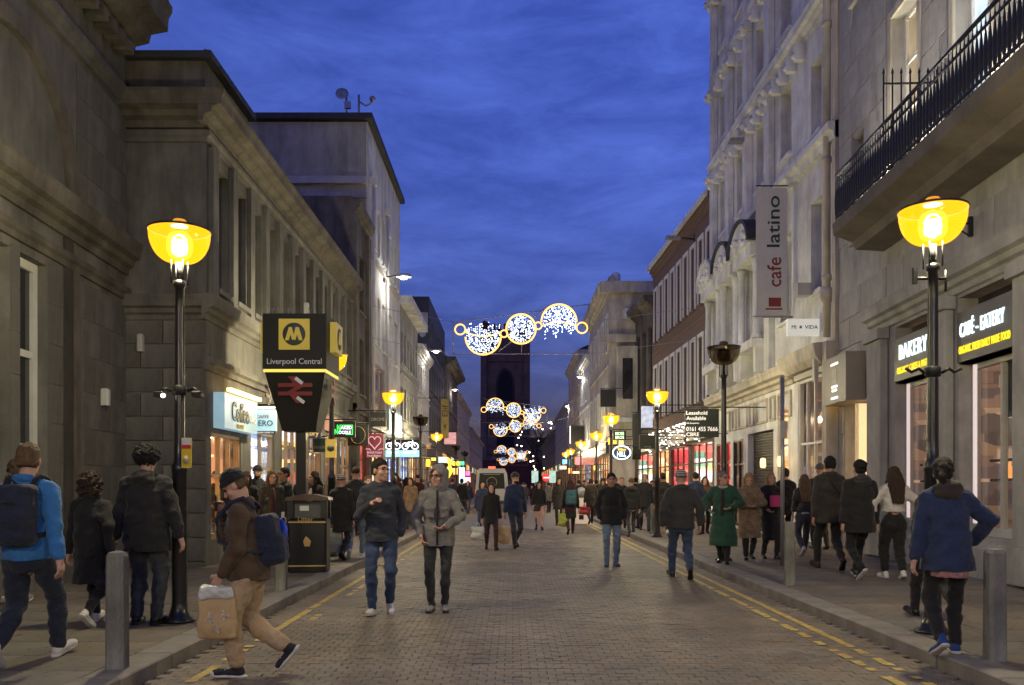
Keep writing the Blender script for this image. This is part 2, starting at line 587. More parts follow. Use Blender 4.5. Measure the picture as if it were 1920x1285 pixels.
def ground():
    g = MB().box(-900, 900, -60, 1500, -0.5, -0.2).build('ground', mat('bare_ground', (0.06, 0.055, 0.05), 0.95))
    struct(g)
    mb = MB()
    mb.quad((KL, -14, -0.02), (KR, -14, -0.02), (KR, SETT_END, -0.02), (KL, SETT_END, -0.02))
    mb.cur = 1
    mb.quad((KL, SETT_END, -0.001), (KR, SETT_END, -0.001), (KR, 215, -0.001), (KL, 215, -0.001))
    road = struct(mb.build('road', [BEDM, mat('far_pavers', (0.19, 0.16, 0.132), 0.65, 0.3, 2.0, 0.3, 30)]))
    # clay pavers in running bond: the nearest are objects, the rest one mesh
    bw, bd, gap = 0.135, 0.1, 0.004
    rnd = random.Random(3)

    def tone():
        t = rnd.gauss(1.0, 0.06)
        w = rnd.gauss(0, 0.05)
        return (max(0.55, t * (1 + w)), max(0.55, t), max(0.55, t * (1 - w)), 1)

    variants = []
    for k in range(14):
        mb = MB()
        a, b = (bw - gap) / 2, (bd - gap) / 2
        c = 0.004
        vs = [(-a, -b, -0.02), (a, -b, -0.02), (a, b, -0.02), (-a, b, -0.02), (-a, -b, -c), (a, -b, -c), (a, b, -c), (-a, b, -c),
              (-a + c, -b + c, 0), (a - c, -b + c, 0), (a - c, b - c, 0), (-a + c, b - c, 0)]
        fs = [(8, 9, 10, 11)]
        for r in (0, 4):
            for i in range(4):
                j = (i + 1) % 4
                fs.append((r + i, r + j, r + 4 + j, r + 4 + i))
        mb._add(vs, fs)
        me = mb.mesh('paver', SETTM)
        at = me.color_attributes.new('tone', 'FLOAT_COLOR', 'POINT')
        t = tone()
        at.data.foreach_set('color', list(t) * len(me.vertices))
        variants.append(me)
    spots = []
    y = -2.0
    r = 0
    while y < SETT_END:
        x = KL + 0.02 + (bw / 2 if r % 2 else 0.0)
        while x + bw < KR - 0.0:
            spots.append((x + bw / 2, y + bd / 2))
            x += bw
        y += bd
        r += 1
    seen = [p for p in spots if p[1] > 6.36 and abs(p[0]) / p[1] < 0.6]
    seen.sort(key=lambda p: p[1])
    single = set(seen[:300])
    mvs, mfs, tones = [], [], []
    base = [tuple(v.co) for v in variants[0].vertices]
    bf = [tuple(p.vertices) for p in variants[0].polygons]
    for p in spots:
        dz = rnd.gauss(0, 0.0016)
        sx, sy = rnd.gauss(0, 0.012), rnd.gauss(0, 0.02)
        if p in single:
            o = obj('paver', rnd.choice(variants), road, (p[0], p[1], dz), (sy, sx, 0))
        else:
            k = len(mvs)
            # the far side of the range needs no sides
            use = bf if p[1] < 14 else bf[:1] + bf[5:]
            mvs += [(p[0] + v[0], p[1] + v[1], v[2] + dz + v[0] * sx + v[1] * sy) for v in base]
            mfs += [tuple(i + k for i in f) for f in use]
            tones += list(tone()) * 12
    me = bpy.data.meshes.new('pavers')
    me.from_pydata(mvs, [], mfs)
    me.materials.append(SETTM)
    at = me.color_attributes.new('tone', 'FLOAT_COLOR', 'POINT')
    at.data.foreach_set('color', tones)
    o = obj('paver_field', me, road)
    o['kind'] = 'stuff'
    # double yellow lines, worn away block by block
    for nm, xa, wear, w in (('yellow_line', KL + 0.32, 0.04, 0.09), ('yellow_line', KL + 0.53, 0.72, 0.085),
                            ('yellow_line', KR - 0.40, 0.05, 0.09), ('yellow_line', KR - 0.62, 0.12, 0.09)):
        mb = MB()
        yy = -2.0
        worn = 0.0
        while yy < 95:
            st = 0.1 if yy < 30 else 0.6
            worn = 0.75 * worn + 0.25 * rnd.random()
            near = 0.25 if yy < 8 else 0.0
            if rnd.random() > wear + near + (worn - 0.5) * 0.5:
                a = rnd.uniform(0, 0.016); b = rnd.uniform(0, 0.016)
                z = 0.0055
                mb.quad((xa + a, yy + 0.004, z), (xa + w - b, yy + 0.004, z), (xa + w - b * 0.5, yy + st - 0.004, z), (xa + a * 0.5, yy + st - 0.004, z))
            yy += st
        mb.build(nm, YELLOW, road)
    # pavements: bedding, kerb stones, flags
    for side, name, k0, k1 in ((-1, 'pavement_left', KL, -9.0), (1, 'pavement_right', KR, 10.0)):
        lo, hi = (k1, k0 - 0.3) if side < 0 else (k0 + 0.3, k1)
        p = struct(MB().box(lo, hi, -14, 215, -0.15, PAVE - 0.012).build(name, BEDM))
        mb = MB(); mb.box(lo, hi, 44, 215, PAVE - 0.012, PAVE)
        o = mb.build('far_flags', SLABM, p); o['kind'] = 'stuff'
        at = o.data.color_attributes.new('tone', 'FLOAT_COLOR', 'POINT')
        at.data.foreach_set('color', [0.95, 0.95, 0.95, 1] * len(o.data.vertices))
        kx0, kx1 = (k0 - 0.3, k0) if side < 0 else (k0, k0 + 0.3)
        ks = MB().box(kx0, kx1, 0.004, 0.91, -0.15, PAVE + 0.004, 0.012).mesh('kerb_stone', KERBM)
        yy = -4.0
        while yy < 70:
            obj('kerb_stone', ks, p, (rnd.uniform(-0.006, 0.006), yy, rnd.uniform(-0.003, 0.003)))
            yy += 0.914
        MB().box(kx0, kx1, yy, 215, -0.15, PAVE).build('kerb_run', KERBM, p)
        cols = [0.72, 0.95, 0.6, 0.85, 0.7, 0.9, 0.65]
        lib = {}
        yy = 4.5
        while yy < 44:
            dep = 0.6
            x = (k0 - 0.3 if side < 0 else k0 + 0.3)
            end = -6.7 if side < 0 else 7.7
            i = int(yy * 3) % 5
            while (x > end if side < 0 else x < end):
                w = cols[i % len(cols)]; i += 1
                key = (w, rnd.randrange(4))
                if key not in lib:
                    b = MB().box(-w / 2 + 0.004, w / 2 - 0.004, 0.004, dep - 0.004, PAVE - 0.04, PAVE, 0.004)
                    me = b.mesh('flagstone', SLABM)
                    at = me.color_attributes.new('tone', 'FLOAT_COLOR', 'POINT')
                    at.data.foreach_set('color', list(tone()) * len(me.vertices))
                    lib[key] = me
                obj('flagstone', lib[key], p, (x + side * w / 2, yy, rnd.gauss(0, 0.0012)), (rnd.gauss(0, 0.002), rnd.gauss(0, 0.002), 0))
                x += side * w
            yy += dep


ground()


# ------------------------------------------------------------------ facades
class Facade:
    """a building front: x runs to the right as you face it, y goes into the building"""

    def __init__(s, name, label, side, Xn, dn, Xf, df, h, depth, wallm, cat='building'):
        p0, p1 = ((Xn, dn), (Xf, df)) if side == 'L' else ((Xf, df), (Xn, dn))
        s.side, s.p0, s.p1 = side, p0, p1
        s.L = math.hypot(p1[0] - p0[0], p1[1] - p0[1])
        s.h, s.depth, s.wallm = h, depth, wallm
        s.root = thing(name, label, cat, (p0[0], p0[1], 0), math.atan2(p1[1] - p0[1], p1[0] - p0[0]))
        s.holes = []
        s.lib = {}

    def X(s, d):
        """local x of depth d"""
        return abs(d - s.p0[1]) / abs(s.p1[1] - s.p0[1]) * s.L

    def hole(s, x0, x1, z0, z1):
        if x0 > x1: x0, x1 = x1, x0
        s.holes.append((x0, x1, z0, z1))
        return x0, x1, z0, z1

    def wall(s, reveal=0.22, z0=0.0, back=True, name='wall'):
        xs = sorted({0, s.L, *[round(h[0], 4) for h in s.holes], *[round(h[1], 4) for h in s.holes]})
        zs = sorted({z0, s.h, *[round(h[2], 4) for h in s.holes], *[round(h[3], 4) for h in s.holes]})
        mb = MB()
        for i in range(len(xs) - 1):
            for j in range(len(zs) - 1):
                cx, cz = (xs[i] + xs[i + 1]) / 2, (zs[j] + zs[j + 1]) / 2
                if any(h[0] < cx < h[1] and h[2] < cz < h[3] for h in s.holes):
                    continue
                mb.quad((xs[i], 0, zs[j]), (xs[i + 1], 0, zs[j]), (xs[i + 1], 0, zs[j + 1]), (xs[i], 0, zs[j + 1]))
        for x0, x1, a, b in s.holes:
            r = reveal
            mb.quad((x0, 0, a), (x0, 0, b), (x0, r, b), (x0, r, a))
            mb.quad((x1, 0, b), (x1, 0, a), (x1, r, a), (x1, r, b))
            mb.quad((x0, 0, b), (x1, 0, b), (x1, r, b), (x0, r, b))
            mb.quad((x0, 0, a), (x0, r, a), (x1, r, a), (x1, 0, a))
        D = s.depth
        mb.quad((0, 0, z0), (0, 0, s.h), (0, D, s.h), (0, D, z0))
        mb.quad((s.L, 0, s.h), (s.L, 0, z0), (s.L, D, z0), (s.L, D, s.h))
        mb.quad((0, 0, s.h), (s.L, 0, s.h), (s.L, D, s.h), (0, D, s.h))
        if back:
            mb.quad((s.L, D, z0), (0, D, z0), (0, D, s.h), (s.L, D, s.h))
        return mb.build(name, s.wallm, s.root)

    def window(s, x0, x1, z0, z1, pane=None, cols=2, rows=2, frame=None, sill=True, reveal=0.22, bar=0.05, surround=None, cut=True):
        if cut:
            s.hole(x0, x1, z0, z1)
        if x0 > x1: x0, x1 = x1, x0
        w, h = x1 - x0, z1 - z0
        pane = pane or PANE_D; frame = frame or PAINT_W
        if pane is PANE_D and (int(x0 * 53 + z0 * 29 + s.L * 17) % 7) in (1, 4):
            pane = PANE_B
        key = (round(w, 3), round(h, 3), cols, rows, frame.name, bar)
        if key not in s.lib:
            mb = MB(); b = bar; y0, y1 = reveal - 0.07, reveal - 0.02
            mb.box(0, b, y0, y1, 0, h); mb.box(w - b, w, y0, y1, 0, h)
            mb.box(b, w - b, y0, y1, h - b, h); mb.box(b, w - b, y0, y1, 0, b)
            for i in range(1, cols):
                x = w * i / cols
                mb.box(x - b * 0.3, x + b * 0.3, y0 + 0.01, y1, b, h - b)
            for j in range(1, rows):
                z = h * j / rows
                for i in range(cols):
                    xa = b if i == 0 else w * i / cols + b * 0.3
                    xb = w - b if i == cols - 1 else w * (i + 1) / cols - b * 0.3
                    mb.box(xa, xb, y0 + 0.012, y1, z - b * 0.4, z + b * 0.4)
            fm = mb.mesh('window', frame)
            pm = {}
            sm = MB().box(-0.06, w + 0.06, -0.09, reveal - 0.075, -0.09, -0.002).mesh('sill', s.wallm)
            s.lib[key] = (fm, pm, sm)
        fm, pm, sm = s.lib[key]
        if pane.name not in pm:
            pm[pane.name] = MB().box(0.01, w - 0.01, reveal - 0.019, reveal, 0.01, h - 0.01).mesh('pane', pane)
        o = obj('window', fm, s.root, (x0, 0, z0))
        obj('pane', pm[pane.name], o)
        if sill:
            obj('sill', sm, o)
        if surround:
            mb = MB(); b = 0.14
            mb.box(-b, 0, -0.05, -0.002, 0, h + b); mb.box(w, w + b, -0.05, -0.002, 0, h + b); mb.box(0, w, -0.05, -0.002, h, h + b)
            mb.build('surround', surround, o)
        return o

    def shop(s, x0, x1, z0, z1, glow, cols=3, transom=None, frame=None, depth=1.1, riser=None, cut=True, reveal=0.12, bar=0.06, shelves=2):
        """a lit shop window: frame, mullions, glass and the room behind"""
        if x0 > x1: x0, x1 = x1, x0
        if cut:
            s.hole(x0, x1, z0, z1)
        frame = frame or WOODB
        w, h = x1 - x0, z1 - z0
        b = bar; y0, y1 = reveal - 0.1, reveal
        mb = MB()
        mb.box(0, b, y0, y1, 0, h); mb.box(w - b, w, y0, y1, 0, h); mb.box(b, w - b, y0, y1, h - b, h); mb.box(b, w - b, y0, y1, 0, b * 1.6)
        f = obj('shop_window', mb.mesh('shop_window', frame), s.root, (x0, 0, z0))
        mu = MB().box(-b * 0.4, b * 0.4, y0 + 0.012, y1 - 0.012, b * 1.6, h - b).mesh('mullion', frame)
        for i in range(1, cols):
            obj('mullion', mu, f, (w * i / cols, 0, 0))
        if transom:
            t = transom - z0
            MB().box(b, w - b, y0 + 0.02, y1 - 0.02, t - b * 0.5, t + b * 0.5).build('transom', frame, f)
        MB().quad((b * 0.5, y1 - 0.045, b), (w - b * 0.5, y1 - 0.045, b), (w - b * 0.5, y1 - 0.045, h - b * 0.5), (b * 0.5, y1 - 0.045, h - b * 0.5)).build('pane', GLASS, f)
        if glow is not None:
            D = reveal + depth
            mb = MB()
            mb.quad((0, D, 0), (w, D, 0), (w, D, h), (0, D, h))
            mb.quad((0, y1, 0), (0, D, 0), (0, D, h), (0, y1, h))
            mb.quad((w, D, 0), (w, y1, 0), (w, y1, h), (w, D, h))
            mb.quad((0, y1, h), (0, D, h), (w, D, h), (w, y1, h))
            mb.quad((0, y1, 0.0), (w, y1, 0), (w, D, 0), (0, D, 0))
            mb.build('display', glow, f)
            rnd = random.Random(int(x0 * 97 + z1 * 13))
            for k in range(shelves):
                zz = h * (0.18 + 0.3 * k)
                mb = MB()
                xx = b
                while xx < w - 0.25:
                    ww = rnd.uniform(0.1, 0.3); hh = rnd.uniform(0.12, 0.42)
                    mb.box(xx, xx + ww * 0.6, reveal + 0.6, reveal + 0.75, zz, zz + hh * 0.8)
                    xx += ww + rnd.uniform(0.03, 0.2)
                mb.box(b, w - b, reveal + 0.55, reveal + 0.78, zz - 0.025, zz - 0.002)
                mb.build('shelf', mat('shop_goods', (0.3, 0.2, 0.14), 0.6, 0.6, 4), f)
        return f

    def band(s, prof, x0=0.0, x1=None, name='string_course', m=None):
        """moulding: profile of (out, z) pairs swept along the front"""
        x1 = s.L if x1 is None else x1
        return MB().sweep([(-o, z) for o, z in prof], x0, x1).build(name, m or s.wallm, s.root)

    def box(s, name, x0, x1, y0, y1, z0, z1, m=None, bev=0.0, parent=None):
        return MB().box(min(x0, x1), max(x0, x1), y0, y1, z0, z1, bev).build(name, m or s.wallm, parent or s.root)

    def ashlar(s, x0, x1, z0, z1, bw, bh, m=None, proud=0.03, gap=0.02):
        """dressed blocks, each its own piece, leaving the openings free"""
        m = m or s.wallm
        z = z0; r = 0
        while z < z1 - 0.05:
            zt = min(z + bh, z1)
            x = x0 - (bw / 2 if r % 2 else 0)
            while x < x1 - 0.02:
                a, b = max(x, x0), min(x + bw, x1)
                x += bw
                if b - a < 0.06:
                    continue
                segs = [(a, b)]
                for h in s.holes:
                    if h[3] <= z + 0.01 or h[2] >= zt - 0.01:
                        continue
                    ns = []
                    for p, q in segs:
                        if h[1] <= p or h[0] >= q:
                            ns.append((p, q)); continue
                        if h[0] - p > 0.05: ns.append((p, h[0]))
                        if q - h[1] > 0.05: ns.append((h[1], q))
                    segs = ns
                for p, q in segs:
                    k = ('blk', round(q - p, 2), round(zt - z, 2))
                    if k not in s.lib:
                        s.lib[k] = MB().box(gap / 2, q - p - gap / 2, -proud, -0.001, gap / 2, zt - z - gap / 2).mesh('stone_block', m)
                    obj('stone_block', s.lib[k], s.root, (p, 0, z))
            z = zt; r += 1


def cornice(o, z, k=1.0):
    """classical cornice profile, o the projection"""
    return [(-0.01, z), (o * 0.18, z), (o * 0.22, z + 0.12 * k), (o * 0.5, z + 0.16 * k), (o * 0.55, z + 0.26 * k), (o * 0.9, z + 0.30 * k),
            (o * 0.92, z + 0.44 * k), (o, z + 0.52 * k), (o, z + 0.58 * k), (-0.01, z + 0.62 * k)]


def course(o, z, h):
    return [(-0.01, z), (o * 0.5, z), (o * 0.55, z + h * 0.35), (o, z + h * 0.5), (o, z + h * 0.9), (-0.01, z + h)]


# ---- left 1: the big stone hall
def left_hall():
    f = Facade('stone_hall', 'soot brown sandstone hall with blind arch, deep cornice and tall white sash windows', 'L', -5.85, 3.0, -6.55, 14.46, 9.6, 9, STONE_B)
    for d0, d1 in ((6.0, 6.7), (7.2, 7.9), (9.95, 10.75), (10.98, 11.72)):
        f.window(f.X(d0), f.X(d1), 0.75, 4.5, PANE_D, 1, 3, PAINT_W, reveal=0.2, bar=0.12)
    f.wall(0.2)
    f.ashlar(f.X(9.6), f.L, 0.7, 4.55, 1.1, 0.55, proud=0.012, gap=0.012)
    f.ashlar(f.X(12.6), f.L, 5.62, 7.75, 1.1, 0.55, proud=0.012, gap=0.012)
    f.band([(-0.01, 0), (0.12, 0), (0.12, 0.6), (0.05, 0.68), (-0.01, 0.7)], name='plinth')
    f.band(course(0.10, 4.62, 0.22), 0, f.L, 'string_course', STONE_D)
    f.band(cornice(0.28, 5.05, 0.9), 0, f.L, 'string_course', STONE_D)
    f.band(course(0.14, 7.85, 0.3), name='architrave')
    f.band(cornice(0.78, 8.75, 1.5), name='cornice', m=STONE_D)
    f.box('cornice_block', -0.0, f.L, -0.72, 0.0, 9.69, 9.9, STONE_D)
    mb = MB()
    for k in range(int(f.L / 0.34)):
        mb.box(k * 0.34, k * 0.34 + 0.18, -0.3, -0.02, 8.58, 8.745)
    o = mb.build('dentils', STONE_D, f.root); o['kind'] = 'stuff'
    # blind arch over the windows
    cx, cz, ro = f.X(10.7), 5.66, 1.75
    mb = MB()
    n = 24
    for i in range(n):
        a, b = math.pi * i / n, math.pi * (i + 1) / n
        def P(r, w): return (cx + r * math.cos(w), cz + r * math.sin(w))
        mb.prism([P(ro - 0.22, a), P(ro, a), P(ro, b), P(ro - 0.22, b)], -0.13, 0)
    mb.build('blind_arch', STONE_D, f.root)
    mb = MB()
    mb.prism([(cx + (ro - 0.23) * math.cos(math.pi * i / n), cz + (ro - 0.23) * math.sin(math.pi * i / n)) for i in range(n + 1)], -0.035, -0.004)
    mb.build('tympanum', STONE_B, f.root)
    # flat dark strip and pilaster
    f.box('dark_strip', f.X(12.17), f.X(12.42), -0.045, -0.013, 0.7, 5.04, mat('dark_strip_stone', (0.05, 0.045, 0.04), 0.85, 0.3, 3, 0.3))
    f.box('pilaster', f.X(12.45), f.X(12.62), -0.06, -0.016, 0.7, 5.0, STONE_D)
    x = f.X(13.45)
    MB().box(x - 0.06, x + 0.06, -0.14, -0.015, 2.75, 3.02, 0.02).build('alarm_box', mat('white_plastic', (0.6, 0.6, 0.58), 0.4, 0.05), f.root)
    # purple poster boards behind the low panes
    f.box('poster_board', f.X(9.97), f.X(10.72), 0.165, 0.179, 0.9, 2.6, mat('purple_poster', (0.10, 0.025, 0.08), 0.5, 0.3, 5))


left_hall()


# ---- left 2: corner bank with rusticated base and cafe
def left_corner():
    f = Facade('corner_block', 'brown sandstone corner building with rusticated base, attic block and a coffee shop below', 'L', -5.2, 14.5, -5.2, 27.6, 8.0, 8, STONE_B)
    sh = [(14.75, 16.35, 0.55, 2.42, GLOW_WARM, 3), (17.0, 18.6, 0.3, 2.6, GLOW_COOL, 2), (19.3, 21.0, 0.4, 3.3, GLOW_MIX, 3), (21.5, 23.2, 0.4, 3.3, GLOW_MIX, 3), (23.8, 25.4, 0.3, 3.0, GLOW_WARM, 2), (25.8, 27.3, 0.3, 3.0, GLOW_MIX, 2)]
    for d0, d1, z0, z1, g, c in sh:
        f.shop(f.X(d0), f.X(d1), z0, z1, g, c, transom=z1 - 0.75 if z1 < 3 else z1 - 0.9, frame=mat('tan_painted_timber', (0.32, 0.22, 0.13), 0.5, 0.2, 4))
    d = 15.0
    while d < 27.2:
        f.window(f.X(d), f.X(d + 0.62), 4.95, 7.1, PANE_D, 1, 2, STONE_D, reveal=0.34, sill=True)
        d += 1.05
    f.wall(0.34)
    mb = MB()
    d = 14.62
    while d < 27.5:
        p = f.box('pilaster', f.X(d), f.X(d + 0.26), -0.09, -0.001, 4.75, 7.3)
        d += 1.05
    f.band(cornice(0.22, 4.3, 0.7), -0.2, f.L, 'string_course')
    f.band(course(0.12, 3.45, 0.25), -0.1, f.L, 'string_course')
    f.band(course(0.10, 7.32, 0.2), -0.08, f.L, 'architrave')
    f.band(cornice(0.42, 7.55, 0.9), -0.36, f.L, 'cornice', STONE_D)
    # attic block over the corner
    f.box('attic', 0.02, 2.35, 0.02, 7.9, 8.002, 8.72, STONE_D)
    f.band([(0.0, 8.72), (0.12, 8.72), (0.12, 8.84), (0.0, 8.86)], -0.1, 2.45, 'coping', SLATE)
    f.box('attic_coping', -0.1, 2.4, 0.0, 7.9, 8.725, 8.84, SLATE)
    # the return facing down the street: courses of blocks, cornices carried round
    lib = {}
    z = 0.2; r = 0
    while z < 4.25:
        y = 0.0
        for w in ((0.72, 0.66) if r % 2 else (0.4, 0.7, 0.28)):
            k = (w, r % 2)
            if k not in lib:
                lib[k] = MB().box(-0.035, -0.001, 0.008, w - 0.008, 0.012, 0.398).mesh('stone_block', STONE_B)
            obj('stone_block', lib[k], f.root, (0, y, z))
            y += w
        z += 0.41; r += 1
    for nm, prof, m in (('return_string_course', cornice(0.22, 4.3, 0.7), STONE_B), ('return_cornice', cornice(0.42, 7.55, 0.9), STONE_D), ('return_architrave', course(0.10, 7.32, 0.2), STONE_B)):
        mb = MB()
        n = len(prof)
        vs = [(-o, -o * 0.98, zz) for o, zz in prof] + [(-o, 3, zz) for o, zz in prof]
        mb._add(vs, [(i + 1, n + i + 1, n + i, i) for i in range(n - 1)])
        mb.build(nm, m, f.root)
    # sconce that washes the return wall
    MB().box(-0.16, -0.036, 1.02, 1.12, 3.75, 4.05, 0.02).build('wall_light_box', PAINT_G, f.root)
    # fascia of the coffee shop
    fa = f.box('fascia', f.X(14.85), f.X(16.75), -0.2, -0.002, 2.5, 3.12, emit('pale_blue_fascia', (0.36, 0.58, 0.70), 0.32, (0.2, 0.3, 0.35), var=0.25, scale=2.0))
    x = f.X(15.8)
    lettering('Coffee', mat('black_letters', (0.01, 0.01, 0.01), 0.4), fa, x - 0.1, 2.83, 0.95, 0.36, -0.201, bold=0.02)
    lettering('Cup', mat('white_letters', (0.8, 0.8, 0.8), 0.4), fa, x + 0.62, 2.75, 0.42, 0.2, -0.201)
    lettering('HOUSE', mat('yellow_letters', (0.7, 0.5, 0.1), 0.4), fa, x - 0.1, 2.57, 0.4, 0.08, -0.201)
    f.box('fascia_light', f.X(14.9), f.X(16.7), -0.3, -0.22, 3.14, 3.2, emit('warm_strip_light', (1.0, 0.6, 0.15), 4.0), parent=fa)
    f.box('fascia', f.X(19.2), f.X(23.3), -0.14, -0.002, 3.32, 3.44, mat('dark_green_board', (0.02, 0.05, 0.04), 0.4))
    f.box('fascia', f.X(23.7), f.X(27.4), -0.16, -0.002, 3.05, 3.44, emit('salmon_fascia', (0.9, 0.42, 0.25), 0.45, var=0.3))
    # pendant lamp in the coffee shop window
    x = f.X(14.98)
    MB().lathe([(0.02, 0.16), (0.05, 0.15), (0.1, 0.0), (0.0, 0.0)], 12, (x, 0.2, 1.35)).build('pendant_lamp', emit('pendant_glow', (1.0, 0.62, 0.12), 4.0), f.root)
    x = f.X(21.0)
    MB().box(x - 0.05, x + 0.05, -0.2, -0.01, 5.7, 6.0, 0.02).build('floodlight', mat('white_plastic', (0.6, 0.6, 0.58)), f.root)


left_corner()


# ---- left 3: narrow dark stone tower block, then the white building
def left_mid():
    f = Facade('stone_pier_building', 'narrow dark stone building squeezed against the tall white rendered block', 'L', -5.15, 27.65, -5.15, 30.6, 10.9, 7, STONE_D)
    f.shop(0.4, f.L - 0.5, 0.3, 3.2, GLOW_RED, 2, 2.4)
    for z in (4.6, 7.4):
        f.window(0.9, 2.0, z, z + 1.9, PANE_D, 2, 2, STONE_D, reveal=0.3)
    f.wall(0.3)
    f.band(cornice(0.25, 10.3, 0.8), name='cornice')
    f.band(course(0.15, 3.9, 0.3))
    f.box('pier', 0.0, 0.5, -0.12, -0.001, 0, 10.3); f.box('pier', f.L - 0.6, f.L - 0.02, -0.12, -0.001, 0, 10.3)

    f = Facade('white_rendered_block', 'tall white rendered block with grey side wall, roof aerials and floodlight arm', 'L', -5.2, 30.7, -5.2, 39.6, 14.6, 14, WHITE_R)
    for (z0, z1) in ((10.4, 12.2), (6.9, 8.8)):
        for d0, w in ((31.8, 0.7), (33.0, 0.7), (34.2, 0.7), (36.0, 1.0), (37.8, 1.0)):
            f.window(f.X(d0), f.X(d0 + w), z0, z1, PANE_D if (d0 != 33.0 or z0 > 9) else PANE_Y, 1, 2, PAINT_W, reveal=0.25)
    f.shop(f.X(31.0), f.X(34.6), 0.3, 3.6, GLOW_MIX, 4, 2.7)
    f.shop(f.X(35.2), f.X(39.2), 0.3, 3.6, GLOW_COOL, 4, 2.7)
    f.shop(f.X(31.2), f.X(35.0), 4.2, 6.2, GLOW_DIM, 3, frame=PAINT_G, shelves=0)
    f.wall(0.25)
    # the blank side towards the lower roofs
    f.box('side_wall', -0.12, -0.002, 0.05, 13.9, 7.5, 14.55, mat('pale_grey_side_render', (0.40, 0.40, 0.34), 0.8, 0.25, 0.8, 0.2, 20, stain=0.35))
    f.box('side_band', -0.3, -0.125, 0.0, 13.9, 12.3, 12.55, PAINT_G)
    f.box('side_band', -0.24, -0.125, 0.0, 13.9, 11.8, 12.0, GREY_R)
    f.box('vent_cover', -0.2, -0.125, 5.2, 5.7, 13.5, 14.0, PAINT_W)
    f.box('side_pier', -0.5, -0.125, 0.1, 0.95, 7.4, 11.6, STONE_D)
    f.box('side_pier', -0.32, -0.125, 2.6, 4.2, 7.4, 11.2, GREY_R)
    f.box('coping', -0.32, f.L + 0.05, -0.22, 14.0, 14.602, 14.8, SLATE)
    # downpipes on the white front
    for d in (32.0, 35.6):
        x = f.X(d) - 0.5
        MB().tube([(x, -0.09, 3.8), (x, -0.09, 12.6)], 0.06, 8).build('downpipe', PAINT_W, f.root)
        f.box('hopper', x - 0.14, x + 0.14, -0.24, -0.002, 12.6, 12.9, PAINT_W)
    for x0, x1 in ((0.9, 4.6), (5.0, 8.0)):
        f.box('ledge', x0, x1, -0.12, -0.001, 9.9, 10.02, PAINT_G)
    f.box('fascia', f.X(31.0), f.X(34.6), -0.14, -0.001, 3.62, 4.1, mat('black_fascia', (0.02, 0.02, 0.02), 0.4))
    for i in range(3):
        x = f.X(35.3 + i * 1.35)
        f.box('light_panel', x, x + 1.05, -0.16, -0.001, 3.7, 4.7, emit('pale_green_panel', (0.75, 0.95, 0.8), 0.8, var=0.3))
    # aerials on the roof edge
    a = thing('roof_aerial', 'grey dish aerials and twin poles on the flat white roof edge', 'aerial', (-5.6, 31.2, 14.8))
    MB().tube([(-0.45, 0, 0), (-0.45, 0, 1.1)], 0.035).build('pole', GREY_M, a)
    MB().tube([(0, 0, 0), (0, 0, 1.0)], 0.04).build('pole', GREY_M, a)
    MB().tube([(0.02, 0, 0.75), (0.25, 0, 0.6), (0.42, 0, 0.66), (0.5, 0, 0.85)], 0.03).build('arm', GREY_M, a)
    MB().lathe([(0.0, 0), (0.1, 0.02), (0.12, 0.1), (0.06, 0.16), (0, 0.17)], 12, (0.5, 0, 0.78)).build('camera_dome', GREY_M, a)
    d_ = MB(); d_.M = Matrix.Translation((-0.6, -0.05, 1.0)) @ Euler((R(75), R(20), 0)).to_matrix().to_4x4()
    d_.lathe([(0.0, -0.05), (0.16, -0.02), (0.24, 0.04), (0.23, 0.05), (0.0, -0.02)], 16)
    d_.build('dish', GREY_M, a)
    MB().box(-0.52, -0.3, -0.06, 0.06, 0.5, 0.75).build('junction_box', GREY_M, a)
    rl = thing('roof_guard_rail', 'row of short leaning posts along the flat roof behind the aerials', 'railing', (-10, 31.2, 14.8))
    for x in (0, 0.8, 1.6, 2.5, 3.3):
        MB().tube([(x, 0, 0), (x - 0.08, 0, 0.22)], 0.03, 6).build('post', GREY_M, rl)


left_mid()


